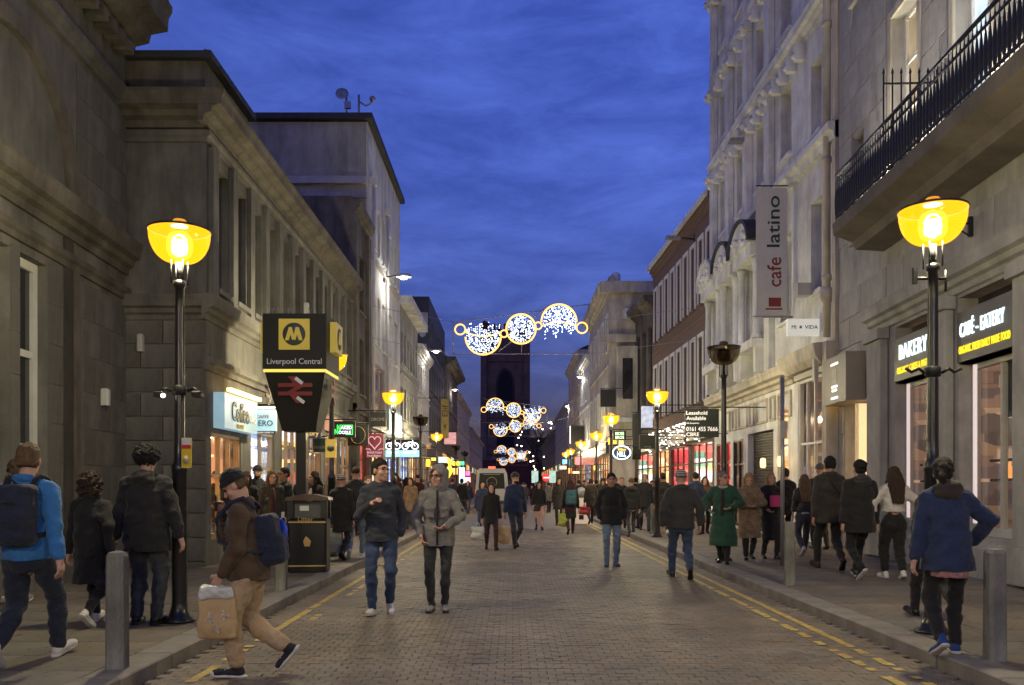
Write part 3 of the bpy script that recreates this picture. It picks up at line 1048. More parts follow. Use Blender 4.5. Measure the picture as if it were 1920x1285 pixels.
def terrace(name, label, side, X, d0, d1, h, wallm, nwin, storeys, shopg, z_up=4.2, win=(0.75, 1.6), panes=None, roof=None, corn=0.35, depth=9, frame=None, fascia=None, lit=0.12, seed=1, X1=None, surround=None, shop_h=3.3, parapet=0.0):
    rnd = random.Random(seed)
    f = Facade(name, label, side, X, d0, X if X1 is None else X1, d1, h, depth, wallm)
    n = max(1, nwin)
    pitch = f.L / n
    sh = (h - z_up - 0.6) / storeys
    for s_ in range(storeys):
        for i in range(n):
            cx = pitch * (i + 0.5)
            zz = z_up + sh * s_ + (sh - win[1]) * 0.45
            p = PANE_D
            if rnd.random() < lit:
                p = rnd.choice([PANE_Y, PANE_W, PANE_Y])
            f.window(cx - win[0] / 2, cx + win[0] / 2, zz, zz + win[1], p, 2 if win[0] > 0.8 else 1, 2, frame, reveal=0.2, bar=0.06, surround=surround)
    ns = max(1, round(f.L / 3.6))
    w = f.L / ns
    for i in range(ns):
        f.shop(w * i + 0.25, w * (i + 1) - 0.25, 0.3, shop_h - 0.1, shopg[i % len(shopg)], 3, shop_h - 0.9, shelves=1, depth=0.8)
        fm = fascia[i % len(fascia)] if fascia else mat('black_fascia', (0.02, 0.02, 0.02), 0.4)
        f.box('fascia', w * i + 0.12, w * (i + 1) - 0.12, -0.18, -0.001, shop_h, shop_h + 0.6, fm)
    f.wall(0.2)
    f.band(course(0.16, z_up - 0.25, 0.25))
    if corn:
        f.band(cornice(corn, h - 0.62), name='cornice')
    for s_ in range(1, storeys):
        f.band(course(0.08, z_up + sh * s_ - 0.06, 0.12))
    if parapet:
        f.box('parapet', 0, f.L, 0.0, 0.3, h + 0.002, h + parapet)
    if roof:
        mb = MB()
        k = roof
        vs = [(0, -0.1, h + 0.01), (f.L, -0.1, h + 0.01), (f.L, depth, h + 0.01), (0, depth, h + 0.01), (0, depth / 2, h + k), (f.L, depth / 2, h + k)]
        mb._add(vs, [(0, 1, 5, 4), (2, 3, 4, 5), (1, 2, 5), (3, 0, 4), (3, 2, 1, 0)])
        mb.build('roof', SLATE, f.root)
    return f


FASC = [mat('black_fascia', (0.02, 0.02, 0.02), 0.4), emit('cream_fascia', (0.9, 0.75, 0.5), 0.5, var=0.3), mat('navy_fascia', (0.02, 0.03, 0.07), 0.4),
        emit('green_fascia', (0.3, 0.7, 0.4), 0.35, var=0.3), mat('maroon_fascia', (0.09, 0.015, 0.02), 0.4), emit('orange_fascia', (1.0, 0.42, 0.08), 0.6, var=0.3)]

# station side beyond the white building
f = terrace('modern_shop_building', 'low pale modern shop building with overhanging eaves past the white block', 'L', -5.2, 39.65, 47.0, 10.0, GREY_R, 6, 2, [GLOW_COOL, GLOW_WARM], win=(0.8, 1.5), corn=0.0, fascia=[FASC[1], FASC[0]], seed=2)
f.box('eaves', -0.1, f.L + 0.1, -0.55, 8.9, 10.002, 10.35, WHITE_R)
f = terrace('grey_shop_building', 'grey rendered shop building with stepped eaves below the black graffiti wall', 'L', -5.2, 47.05, 53.4, 9.4, WHITE_R, 5, 2, [GLOW_MIX], win=(0.8, 1.4), corn=0.3, fascia=[FASC[2], FASC[5]], seed=3, lit=0.3)
f = terrace('dark_clad_building', 'tall dark clad building with pale graffiti letters on its side wall', 'L', -5.2, 53.5, 66.0, 13.4, DARK_R, 9, 3, [GLOW_WARM, GLOW_COOL], win=(0.6, 1.7), corn=0.0, fascia=FASC[3:], seed=4, lit=0.25)
g = MB(); g.M = Matrix.Identity(4)
gr = mat('pale_graffiti', (0.38, 0.38, 0.4), 0.8, 0.5, 2)


def side_letters(f, txt, y0, z, w, h, rot):
    """painted letters on the wall that faces down the street (local -x side)"""
    o = lettering(txt, gr, f.root, 0, 0, w, h, 0, 0.006, 'graffiti', rot=rot, bold=0.03)
    o.location = (-0.003, y0, z)
    o.rotation_euler = (0, 0, R(-90))
    return o


side_letters(f, 'R2', 0.62, 10.6, 3.6, 1.1, R(-90))
terrace('bay_fronted_building', 'dark stone building with a bulging roofline beyond the clad block', 'L', -5.15, 66.1, 80.0, 11.6, STONE_D, 7, 2, [GLOW_MIX, GLOW_WARM], fascia=FASC, seed=5, roof=3.0, corn=0.8)
terrace('pale_terrace_building', 'pale rendered terrace with a chimney far along the station side', 'L', -5.2, 80.1, 104.0, 10.4, CREAM_R, 10, 2, [GLOW_WARM, GLOW_COOL], fascia=FASC[1:], seed=6, roof=1.8)
terrace('grey_terrace_building', 'grey slate roofed terrace at the far station side end of the street', 'L', -5.2, 104.1, 150.0, 8.8, GREY_R, 16, 2, [GLOW_MIX], fascia=FASC, seed=8, roof=2.0)


# ---- right 1: stone building with iron balcony and cafe bays
def right_near():
    f = Facade('stone_balcony_building', 'grey ashlar building with long iron balcony, pilasters and cafe windows', 'R', 6.62, 4.0, 7.33, 19.07, 16.0, 9, STONE_G)
    # doorway with a lit lobby
    dx0, dx1 = f.X(18.75), f.X(17.35)
    f.hole(dx0, dx1, 0.12, 3.3)
    mb = MB()
    w = dx1 - dx0
    mb.quad((dx0, 1.6, 0.12), (dx1, 1.6, 0.12), (dx1, 1.6, 3.3), (dx0, 1.6, 3.3))
    mb.quad((dx1, 1.6, 0.12), (dx1, 0.22, 0.12), (dx1, 0.22, 3.3), (dx1, 1.6, 3.3))
    mb.quad((dx0, 0.22, 0.12), (dx0, 1.6, 0.12), (dx0, 1.6, 3.3), (dx0, 0.22, 3.3))
    mb.build('lobby', emit('warm_lobby_wall', (1.0, 0.68, 0.36), 0.62, (0.6, 0.5, 0.35), var=0.25, scale=0.7), f.root)
    bays = ((16.0, 14.1, 'B'), (13.5, 11.75, 'C'), (11.1, 9.3, 'D'), (8.6, 6.8, 'E'))
    for a, b, k in bays:
        f.shop(f.X(a), f.X(b), 0.72, 3.4, GLOW_DIM, 2, None, PAINT_G, depth=1.4, reveal=0.3, bar=0.085)
        f.hole(f.X(a), f.X(b), 3.4, 4.45)
    # upper floor: tall windows with lit frames behind the balcony, small ones beyond
    d = 15.6
    for d0, d1 in ((16.1, 14.95), (13.6, 12.45), (11.1, 9.95), (8.6, 7.45)):
        f.window(f.X(d0), f.X(d1), 6.75, 10.3, PANE_Y if d0 in (16.1, 11.1) else PANE_C if d0 == 13.6 else PANE_D, 2, 4, PAINT_W, reveal=0.28, bar=0.08, surround=CREAM_R)
        f.window(f.X(d0), f.X(d1), 11.8, 14.2, PANE_D, 2, 3, PAINT_W, reveal=0.28, bar=0.07)
    f.window(f.X(18.25), f.X(17.55), 6.7, 8.9, PANE_D, 2, 3, PAINT_W, reveal=0.35, bar=0.06)
    f.window(f.X(18.25), f.X(17.55), 11.8, 13.6, PANE_D, 2, 3, PAINT_W, reveal=0.35, bar=0.06)
    f.wall(0.3)
    f.ashlar(0.0, f.X(16.35), 0.15, 5.7, 1.35, 0.62)
    f.ashlar(0.0, f.X(16.4), 6.75, 15.4, 1.5, 0.75)
    f.ashlar(f.X(16.35), f.L - 3, 4.5, 5.7, 1.6, 0.6)
    f.ashlar(f.X(16.35), f.L - 3, 7.4, 15.4, 1.5, 0.75)
    f.band([(-0.01, 0), (0.1, 0), (0.1, 0.55), (0.04, 0.62), (-0.01, 0.64)], f.X(17.3), f.L, 'plinth')
    # pilasters with caps
    for d0, d1 in ((17.0, 16.3), (13.98, 13.62), (11.62, 11.22), (9.15, 8.75)):
        x0, x1 = f.X(d0), f.X(d1)
        p = f.box('pilaster', x0, x1, -0.17, -0.016, 0.65, 4.3, None, 0.015)
        f.box('capital', x0 - 0.06, x1 + 0.06, -0.24, -0.016, 4.302, 4.5, parent=p)
        f.box('base', x0 - 0.05, x1 + 0.05, -0.22, -0.105, 0.15, 0.648, parent=p)
    f.band(cornice(0.26, 4.52, 0.8), f.X(17.1), f.L, 'entablature')
    # recessed sign boxes
    dark = mat('charcoal_sign_board', (0.10, 0.095, 0.09), 0.45, 0.1, 2)
    white = emit('white_lit_letters', (0.75, 0.95, 1.0), 1.2)
    yel = emit('yellow_lit_letters', (1.0, 0.75, 0.01), 0.85)
    for a, b, t1, t2 in ((15.9, 14.15, 'BAKERY', 'ORGANIC CAKES & PASTRIES'), (13.45, 11.8, 'CAFÉ - EATERY', 'ORGANIC FRESH DAILY MADE FOOD'), (11.05, 9.35, '', '')):
        x0, x1 = f.X(a), f.X(b)
        s_ = f.box('sign_board', x0, x1, -0.05, 0.25, 3.42, 4.2, dark)
        cx = (x0 + x1) / 2
        if t1:
            lettering(t1, white, s_, cx - 0.05, 3.93, 1.30 if len(t1) > 7 else 1.15, 0.27, -0.051, 0.012, space=1.12)
            lettering(t2, yel, s_, cx, 3.6, 1.5, 0.12, -0.051, 0.006, space=1.1)
    # window edges lit white, their light put in as glow of the posts
    for a in (15.9, 13.4, 11.0):
        f.box('window_post', f.X(a) + 0.02, f.X(a) + 0.09, 0.16, 0.195, 0.9, 3.38, emit('pale_glow_post', (1.0, 0.8, 0.8), 0.35, (0.7, 0.7, 0.7)))
    for a, b in ((13.2, 12.0), (15.7, 14.3)):
        f.box('blind', f.X(a) + 0.45, f.X(b) + 0.05, 0.32, 0.34, 2.5, 3.36, mat('dark_blind', (0.03, 0.03, 0.03), 0.7))
        for z in (1.55, 1.85):
            f.box('shelf_rail', f.X(a), f.X(b), 0.33, 0.37, z, z + 0.04, IRON)
        for k in range(4):
            x = f.X(a) + 0.25 + 0.27 * k
            MB().lathe([(0.04, 0), (0.045, 0.14), (0.02, 0.2), (0.015, 0.26), (0, 0.26)], 10, (x, 0.5, 1.6 + 0.1 * (k % 2))).build('bottle', [emit('amber_bottle', (1.0, 0.35, 0.08), 0.8), mat('dark_bottle', (0.03, 0.04, 0.06), 0.2)][k % 2], f.root)
    # box sign over the doorway
    b_ = f.box('door_sign', dx0 - 0.15, dx1 - 0.1, -0.42, -0.016, 3.25, 4.25, mat('stone_grey_sign', (0.27, 0.24, 0.2), 0.5, 0.1))
    wl = emit('soft_white_letters', (0.95, 0.95, 0.9), 2.0)
    cx = (dx0 + dx1) / 2 - 0.1
    for z, w_ in ((4.08, 0.45), (3.6, 0.36), (3.52, 0.3), (3.36, 0.42)):
        MB().box(cx - w_ / 2, cx + w_ / 2, -0.428, -0.421, z - 0.02, z + 0.02).build('lettering', wl, b_)
    f.box('logo', cx - 0.15, cx + 0.15, -0.427, -0.421, 3.68, 3.98, mat('pale_logo', (0.36, 0.33, 0.29), 0.5), parent=b_)
    f.box('lantern', dx0 - 0.3, dx0 - 0.18, -0.3, -0.016, 3.45, 3.7, emit('lantern_amber', (1.0, 0.5, 0.08), 2.5))
    # balcony slab and railings
    bx0, bx1 = f.X(16.5), f.L - 1.2
    MB().sweep([(-0.02, 6.02), (-0.55, 6.06), (-0.62, 6.2), (-0.86, 6.3), (-0.98, 6.34), (-1.0, 6.55), (-0.96, 6.6), (-0.02, 6.6)], bx0, bx1).build('balcony', mat('sooty_balcony_stone', (0.14, 0.12, 0.105), 0.85, 0.35, 1.5, 0.4, 25), f.root)
    mb = MB()
    for yy in (-0.94,):
        mb.box(bx0 + 0.03, bx1, yy - 0.022, yy + 0.022, 7.46, 7.5)
        mb.box(bx0 + 0.03, bx1, yy - 0.018, yy + 0.018, 6.66, 6.69)
        mb.box(bx0 + 0.03, bx1, yy - 0.015, yy + 0.015, 7.3, 7.325)
    mb.box(bx0 + 0.008, bx0 + 0.052, -0.915, -0.02, 7.46, 7.5)
    mb.build('handrail', IRON, f.root)
    # cast balusters: a leaf-shaped bellied bar
    prof = [(0.0, 6.62), (0.012, 6.62), (0.03, 6.70), (0.042, 6.78), (0.05, 6.9), (0.046, 7.05), (0.03, 7.18), (0.016, 7.26), (0.012, 7.3), (0.024, 7.34), (0.012, 7.4), (0.011, 7.46), (0, 7.46)]
    bl = MB()
    bl.M = Matrix.Scale(0.45, 4, (0, 1, 0))
    bl.lathe(prof, 8)
    bm_ = bl.mesh('baluster', IRON)
    x = bx0 + 0.03
    while x < bx1:
        obj('baluster', bm_, f.root, (x, -0.94, 0))
        x += 0.112
    for k in range(1, 8):
        obj('baluster', bm_, f.root, (bx0 + 0.03, -0.94 + 0.12 * k, 0), (0, 0, R(90)))
    # small uplights on the balcony floor wash the window surrounds
    for dd in (16.3, 14.7, 12.2, 9.7):
        u_ = f.box('uplight', f.X(dd) - 0.07, f.X(dd) + 0.07, -0.42, -0.28, 6.601, 6.72, IRON, 0.02)
        MB().lathe([(0.0, 0.004), (0.05, 0.0)], 10, (f.X(dd), -0.35, 6.722), close=False).build('lens', emit('uplight_lens', (1.0, 0.85, 0.55), 6), u_)
        l = bpy.data.lights.new('uplight_glow', 'SPOT'); l.energy = 150; l.color = (1.0, 0.9, 0.68); l.spot_size = R(110); l.spot_blend = 0.6; l.shadow_soft_size = 0.05
        lo = bpy.data.objects.new('uplight_glow', l); COL.objects.link(lo); lo.parent = u_
        lo.location = (f.X(dd), -0.35, 6.76); lo.rotation_euler = (R(180), 0, 0)
    # dividing screen across the balcony
    x = f.X(14.2)
    mb = MB()
    for k in range(7):
        y = -0.9 + 0.145 * k
        mb.tube([(x, y, 6.6), (x, y, 8.35)], 0.014, 6)
        mb.lathe([(0.014, 0), (0.024, 0.03), (0, 0.12)], 6, (x, y, 8.35))
    mb.box(x - 0.012, x + 0.012, -0.9, -0.03, 8.18, 8.21); mb.box(x - 0.012, x + 0.012, -0.9, -0.03, 6.75, 6.78)
    mb.build('balcony_screen', IRON, f.root)
    f.band(cornice(0.7, 15.0, 1.3), name='cornice')
    # bracket with an iron arm on the wall
    br = thing('sign_bracket', 'empty black iron bracket arm on the stone wall beside the balcony lamp', 'bracket', (6.96, 12.9, 5.45))
    MB().box(-0.06, 0.0, -0.03, 0.03, -0.2, 0.1).build('wall_plate', IRON, br)
    MB().tube([(-0.06, 0, 0), (-0.55, 0, 0)], 0.018, 6).build('arm', IRON, br)
    MB().tube([(-0.06, 0, -0.18), (-0.3, 0, -0.02)], 0.012, 6).build('brace', IRON, br)
    MB().tube([(-0.55, 0, -0.12), (-0.55, 0, 0.12)], 0.016, 6).build('end_pin', IRON, br)


right_near()


# ---- right 2: tall ornate pale building
def right_ornate():
    f = Facade('ornate_pale_building', 'tall ornate pale building with curved pediments, gables and projecting bays', 'R', 7.35, 19.15, 7.35, 31.0, 20.5, 10, PALE_R)
    # ground floor: shop with mullioned window, shutter, panelled frieze
    f.shop(f.X(21.9), f.X(19.75), 0.35, 4.15, GLOW_DIM, 4, 2.55, PAINT_W, depth=1.4)
    f.shop(f.X(23.6), f.X(22.7), 0.2, 3.6, GLOW_WARM, 1, 2.6, PAINT_G, depth=1.2)
    f.hole(f.X(26.6), f.X(24.0), 0.12, 3.1)
    f.shop(f.X(28.4), f.X(27.1), 0.2, 3.0, GLOW_DIM, 2, 2.2, mat('black_fascia', (0.02, 0.02, 0.02)), depth=1)
    f.shop(f.X(30.7), f.X(28.7), 0.3, 3.0, GLOW_RED, 3, 2.3, WOODB, depth=1)
    # upper openings
    cols = [(20.6, 0.75), (22.9, 0.9), (25.2, 0.95), (27.4, 0.95), (29.6, 0.95)]
    for d, w in cols:
        if d > 22:
            f.window(f.X(d) - w / 2, f.X(d) + w / 2, 5.9, 8.2, PANE_D, 2, 2, PAINT_W, reveal=0.32)
            f.window(f.X(d) - w / 2, f.X(d) + w / 2, 10.3, 12.2, PANE_D, 2, 2, PAINT_W, reveal=0.32)
        else:
            f.window(f.X(d) - w / 2, f.X(d) + w / 2, 6.2, 8.4, PANE_D, 1, 2, PAINT_W, reveal=0.32)
            f.window(f.X(d) - w / 2, f.X(d) + w / 2, 10.0, 11.8, PANE_D, 1, 2, PAINT_W, reveal=0.32)
        f.window(f.X(d) - w / 2, f.X(d) + w / 2, 13.6, 15.2, PANE_D, 2, 2, PAINT_W, reveal=0.32)
        f.window(f.X(d) - w / 2, f.X(d) + w / 2, 16.8, 18.4, PANE_D, 2, 2, PAINT_W, reveal=0.32)
    f.wall(0.32)
    # bays: aedicules with consoles, columns and segmental pediments
    n = 12
    for d, w in cols[2:]:
        cx = f.X(d)
        b = f.box('bay_sill', cx - 0.95, cx + 0.95, -0.55, -0.001, 5.45, 5.7)
        for sx in (-1, 1):
            x = cx + sx * 0.78
            c = MB().lathe([(0.15, 0), (0.15, 0.1), (0.11, 0.16), (0.1, 2.1), (0.13, 2.2), (0.16, 2.35), (0, 2.35)], 12, (x, -0.36, 5.702)).build('column', PALE_R, f.root)
            MB().prism([(x - 0.13, 5.45), (x + 0.13, 5.45), (x + 0.1, 5.0), (x + 0.05, 4.75), (x - 0.05, 4.75), (x - 0.1, 5.0)], -0.42, -0.001).build('console', PALE_R, f.root)
        f.box('lintel', cx - 1.0, cx + 1.0, -0.6, -0.001, 8.06, 8.4)
        mb = MB()
        pts = [(cx - 1.05, 8.402)] + [(cx + 1.05 * math.cos(math.pi * (1 - i / n)), 8.45 + 0.75 * math.sin(math.pi * i / n)) for i in range(n + 1)] + [(cx + 1.05, 8.402)]
        mb.prism(pts, -0.66, -0.001)
        p = mb.build('pediment', PALE_R, f.root)
        mb = MB()
        for i in range(n):
            a, c2 = math.pi * (1 - i / n), math.pi * (1 - (i + 1) / n)
            def Q(r, w_): return (cx + 1.05 * r * math.cos(w_), 8.45 + 0.75 * r * math.sin(w_))
            mb.prism([Q(1.0, a), Q(1.0, c2), Q(1.13, c2), Q(1.13, a)], -0.74, -0.05)
        mb.build('hood', SLATE if d < 29 else PALE_R, p)
        # carved cluster below the hood
        rnd = random.Random(int(d * 10))
        mb = MB()
        for k in range(16):
            mb.ico((cx + rnd.uniform(-0.8, 0.8), -0.62 - rnd.random() * 0.06, 8.55 + rnd.random() * 0.45 * (1 - abs(rnd.uniform(-1, 1)))), rnd.uniform(0.06, 0.13))
        o = mb.build('carving', PALE_R, p); o['kind'] = 'stuff'
    # giant pilasters with capitals, dividing the bays
    for d in (24.05, 26.3, 28.5, 30.7):
        x = f.X(d)
        for z0, z1 in ((4.7, 9.3), (9.75, 12.7), (13.1, 15.7), (16.2, 19.1)):
            p = f.box('pilaster', x - 0.22, x + 0.22, -0.2, -0.001, z0, z1 - 0.3, None, 0.02)
            f.box('capital', x - 0.3, x + 0.3, -0.3, -0.001, z1 - 0.298, z1, None, 0.03, p)
            MB().ico((x - 0.2, -0.3, z1 - 0.2), 0.13).ico((x + 0.2, -0.3, z1 - 0.2), 0.13).build('volutes', PALE_R, p)['kind'] = 'stuff'
    f.band(cornice(0.42, 4.15, 0.85), 0.02, f.X(22.1), 'shop_cornice', CREAM_R)
    f.band(course(0.26, 9.32, 0.4)); f.band(cornice(0.28, 12.6, 0.8)); f.band(course(0.2, 15.75, 0.4)); f.band(cornice(0.35, 19.1, 1.2), name='cornice')
    # console brackets under the cornices give the ragged outline
    for z, st in ((12.2, 0.62), (18.6, 0.55), (15.35, 0.9)):
        x = 0.2
        cm = MB().prism([(-0.09, 0), (0.09, 0), (0.09, 0.42), (-0.09, 0.42)], -0.24, -0.001).ico((0, -0.24, 0.1), 0.1).mesh('bracket', PALE_R)
        while x < f.X(21.5):
            obj('bracket', cm, f.root, (x, 0, z))
            x += st
    # gables on the skyline
    for d in (22.9, 25.2, 27.4, 29.6):
        cx = f.X(d)
        mb = MB()
        mb.prism([(cx - 1.0, 20.5), (cx + 1.0, 20.5), (cx + 0.95, 21.4), (cx + 0.6, 21.7), (cx + 0.5, 22.4), (cx, 23.1), (cx - 0.5, 22.4), (cx - 0.6, 21.7), (cx - 0.95, 21.4)], -0.15, 0.35)
        mb.build('gable', PALE_R, f.root)
    # plain near strip with downpipe, cables and the cream pilaster
    x = f.X(19.55)
    mb = MB().tube([(x, -0.14, 4.9), (x, -0.14, 20)], 0.085, 10)
    for z in (6.2, 8.9, 12.0, 15.0):
        mb.tube([(x, -0.14, z), (x, -0.14, z + 0.12)], 0.115, 10)
    mb.lathe([(0.1, 0), (0.17, 0.1), (0.17, 0.25), (0.1, 0.34)], 10, (x, -0.14, 5.7))
    mb.build('downpipe', CREAM_R, f.root)
    f.box('corner_pilaster', f.X(19.42), f.L, -0.3, -0.001, 0.12, 4.75, CREAM_R)
    f.box('corner_strip', f.X(19.34), f.L, -0.1, -0.001, 4.752, 20, CREAM_R)
    # shop entablature with hood
    MB().sweep([(-0.01, 4.3), (-0.3, 4.3), (-0.42, 4.45), (-0.5, 4.75), (-0.01, 4.8)], f.X(22.1), f.X(19.45)).build('shop_hood', CREAM_R, f.root)
    fa = f.box('fascia', f.X(21.9), f.X(19.7), -0.12, -0.001, 4.16, 4.298, PAINT_G)
    f.box('flood_lamp', f.X(20.9), f.X(20.6), -0.45, -0.12, 6.1, 6.4, PAINT_G)
    f.box('intercom', f.X(19.75), f.X(19.62), -0.4, -0.301, 3.9, 4.5, PAINT_G)
    # panelled frieze over the shutter
    for d0, d1 in ((22.4, 23.5), (23.75, 24.25), (24.5, 25.6), (25.85, 26.35), (26.6, 27.6), (27.9, 28.4), (28.7, 29.7)):
        x0, x1 = sorted((f.X(d0), f.X(d1)))
        mb = MB(); b = 0.07
        for (a, c, e, g_) in ((x0, x1, 3.32, 3.32 + b), (x0, x1, 4.02 - b, 4.02), (x0, x0 + b, 3.32 + b, 4.02 - b), (x1 - b, x1, 3.32 + b, 4.02 - b)):
            mb.box(a, c, -0.05, -0.001, e, g_)
        mb.build('frieze_panel', CREAM_R, f.root)
    # rolling shutter slats
    x0, x1 = f.X(26.6), f.X(24.0)
    sl = MB().sweep([(0.2, 0), (0.17, 0.02), (0.17, 0.06), (0.2, 0.078)], x0 + 0.02, x1 - 0.02).mesh('shutter_slat', mat('brown_shutter', (0.055, 0.042, 0.034), 0.45, 0.25, 3, metal=0.2))
    z = 0.12
    while z < 3.02:
        obj('shutter_slat', sl, f.root, (0, 0, z)); z += 0.08
    f.box('shutter_back', x0, x1, 0.23, 0.26, 0.12, 3.1, IRON)
    # fairy-lit star tree inside the mullioned window
    mb = MB(); rnd = random.Random(5)
    for k in range(46):
        a = rnd.uniform(0, 6.28)
        mb.ico((f.X(20.5) + 0.24 * math.cos(a) + (0.5 if k % 2 else 0), 0.45, 2.2 + 0.2 * math.sin(a)), 0.018)
    o = mb.build('fairy_lights', emit('fairy_gold', (1.0, 0.75, 0.3), 6), f.root); o['kind'] = 'stuff'
    MB().box(f.X(21.6), f.X(21.3), 0.5, 0.55, 2.55, 3.0).box(f.X(20.2), f.X(19.95), 0.5, 0.55, 1.4, 1.8).build('lit_poster', emit('amber_poster', (1.0, 0.65, 0.1), 1.6), f.root)
    MB().box(f.X(20.9), f.X(20.55), 0.5, 0.55, 1.2, 1.65).build('lit_poster', emit('white_poster', (0.9, 0.9, 0.95), 1.0), f.root)
    # sconces on the pier between the shops
    for d in (22.45, 24.0):
        MB().lathe([(0.05, 0), (0.08, 0.05), (0.07, 0.25), (0.0, 0.28)], 10, (f.X(d) + 0.1, -0.32, 2.0)).build('sconce', emit('sconce_glow', (1.0, 0.55, 0.15), 3.0), f.root)


right_ornate()


# ---- right 3 on: brick building with tall white windows, then the pale corner
def right_mid():
    f = terrace('brick_building', 'brown brick building with tall white framed windows in ranks', 'R', 7.35, 31.05, 42.2, 12.3, BRICK, 9, 2, [GLOW_WARM, GLOW_RED, GLOW_MIX], win=(0.62, 2.5), corn=0.22, frame=PAINT_W, fascia=[FASC[0], FASC[4], FASC[0]], seed=11, lit=0.0, X1=7.0, surround=PAINT_W, roof=2.2)
    f.box('white_gutter', -0.05, f.L, -0.34, -0.24, 12.1, 12.3, PAINT_W)
    # strings of light over the shop windows
    mb = MB(); rnd = random.Random(9)
    for k in range(150):
        x = rnd.uniform(0.3, f.L - 0.3); z = 4.05 - rnd.random() ** 2 * 0.9
        mb.ico((x, -0.3, z), 0.022)
    o = mb.build('icicle_lights', emit('icicle_white', (1.0, 0.92, 0.8), 7), f.root); o['kind'] = 'stuff'
    lettering('The Works', emit('mint_letters', (0.5, 0.95, 0.55), 2.0), f.root, 1.2, 3.62, 1.5, 0.4, -0.185, bold=0.02)
    f = terrace('dark_narrow_building', 'narrow brown building with black vertical window strips', 'R', 7.0, 42.25, 46.4, 11.0, STONE_D, 3, 1, [GLOW_MIX], win=(0.8, 4.6), corn=0.5, frame=IRON, fascia=[FASC[1]], seed=12, lit=0, X1=6.7)
    f = terrace('pale_corner_building', 'pale stucco building with corner pediment and carved bay standing forward', 'R', 5.3, 46.5, 58.0, 12.6, CREAM_R, 5, 2, [GLOW_WARM, GLOW_MIX], win=(0.9, 1.9), corn=0.6, fascia=[FASC[0], FASC[1], FASC[2]], seed=13, lit=0.1, parapet=0.35, surround=PALE_R)
    x = f.L
    for z0, z1 in ((9.3, 9.75), (12.0, 12.62)):
        f.box('return_cornice', x + 0.002, x + 0.3, -0.5, 3.0, z0, z1)
    f.box('oriel', x + 0.002, x + 0.55, 0.35, 1.5, 5.2, 9.1, CREAM_R, 0.05)
    f.box('oriel_window', x + 0.552, x + 0.57, 0.65, 1.2, 6.2, 8.4, PANE_D)
    f.box('oriel_sill', x + 0.002, x + 0.75, 0.25, 1.6, 4.95, 5.19, PALE_R)
    MB().lathe([(0.3, 0), (0.32, 0.12), (0.26, 0.2), (0.26, 0.5), (0.16, 0.6), (0, 0.62)], 12, (x - 0.35, 0.4, 12.6)).build('finial', PALE_R, f.root)
    mb = MB().lathe([(0.0, 0), (0.3, 0.02), (0.3, 0.08), (0, 0.1)], 16)
    f.box('rosette', x + 0.002, x + 0.12, 0.7, 1.3, 10.6, 11.2, PALE_R, 0.1)


right_mid()
terrace('white_gabled_building', 'cream stone fronted shop beyond the pale corner building', 'R', 5.3, 58.1, 66.5, 10.6, PALE_R, 4, 2, [GLOW_WARM, GLOW_COOL], fascia=FASC[1:], seed=21, roof=2.0, lit=0.25)
terrace('slate_roofed_building', 'pale four storey building with mansard roof half way down the cafe side', 'R', 5.3, 66.6, 80.0, 12.2, CREAM_R, 6, 3, [GLOW_RED, GLOW_WARM], fascia=FASC[2:], seed=22, roof=2.2, lit=0.2)
terrace('tan_terrace_building', 'tan brick terrace with lit shop signs far down the cafe side', 'R', 5.3, 80.1, 104.0, 9.4, STONE_G, 9, 2, [GLOW_MIX, GLOW_WARM], fascia=FASC, seed=23, lit=0.2)
terrace('end_terrace_building', 'dark gable ended terrace closing the cafe side beneath bare trees', 'R', 5.3, 104.1, 150.0, 8.4, STONE_D, 14, 2, [GLOW_WARM], fascia=FASC[4:], seed=24, roof=1.6, lit=0.1)


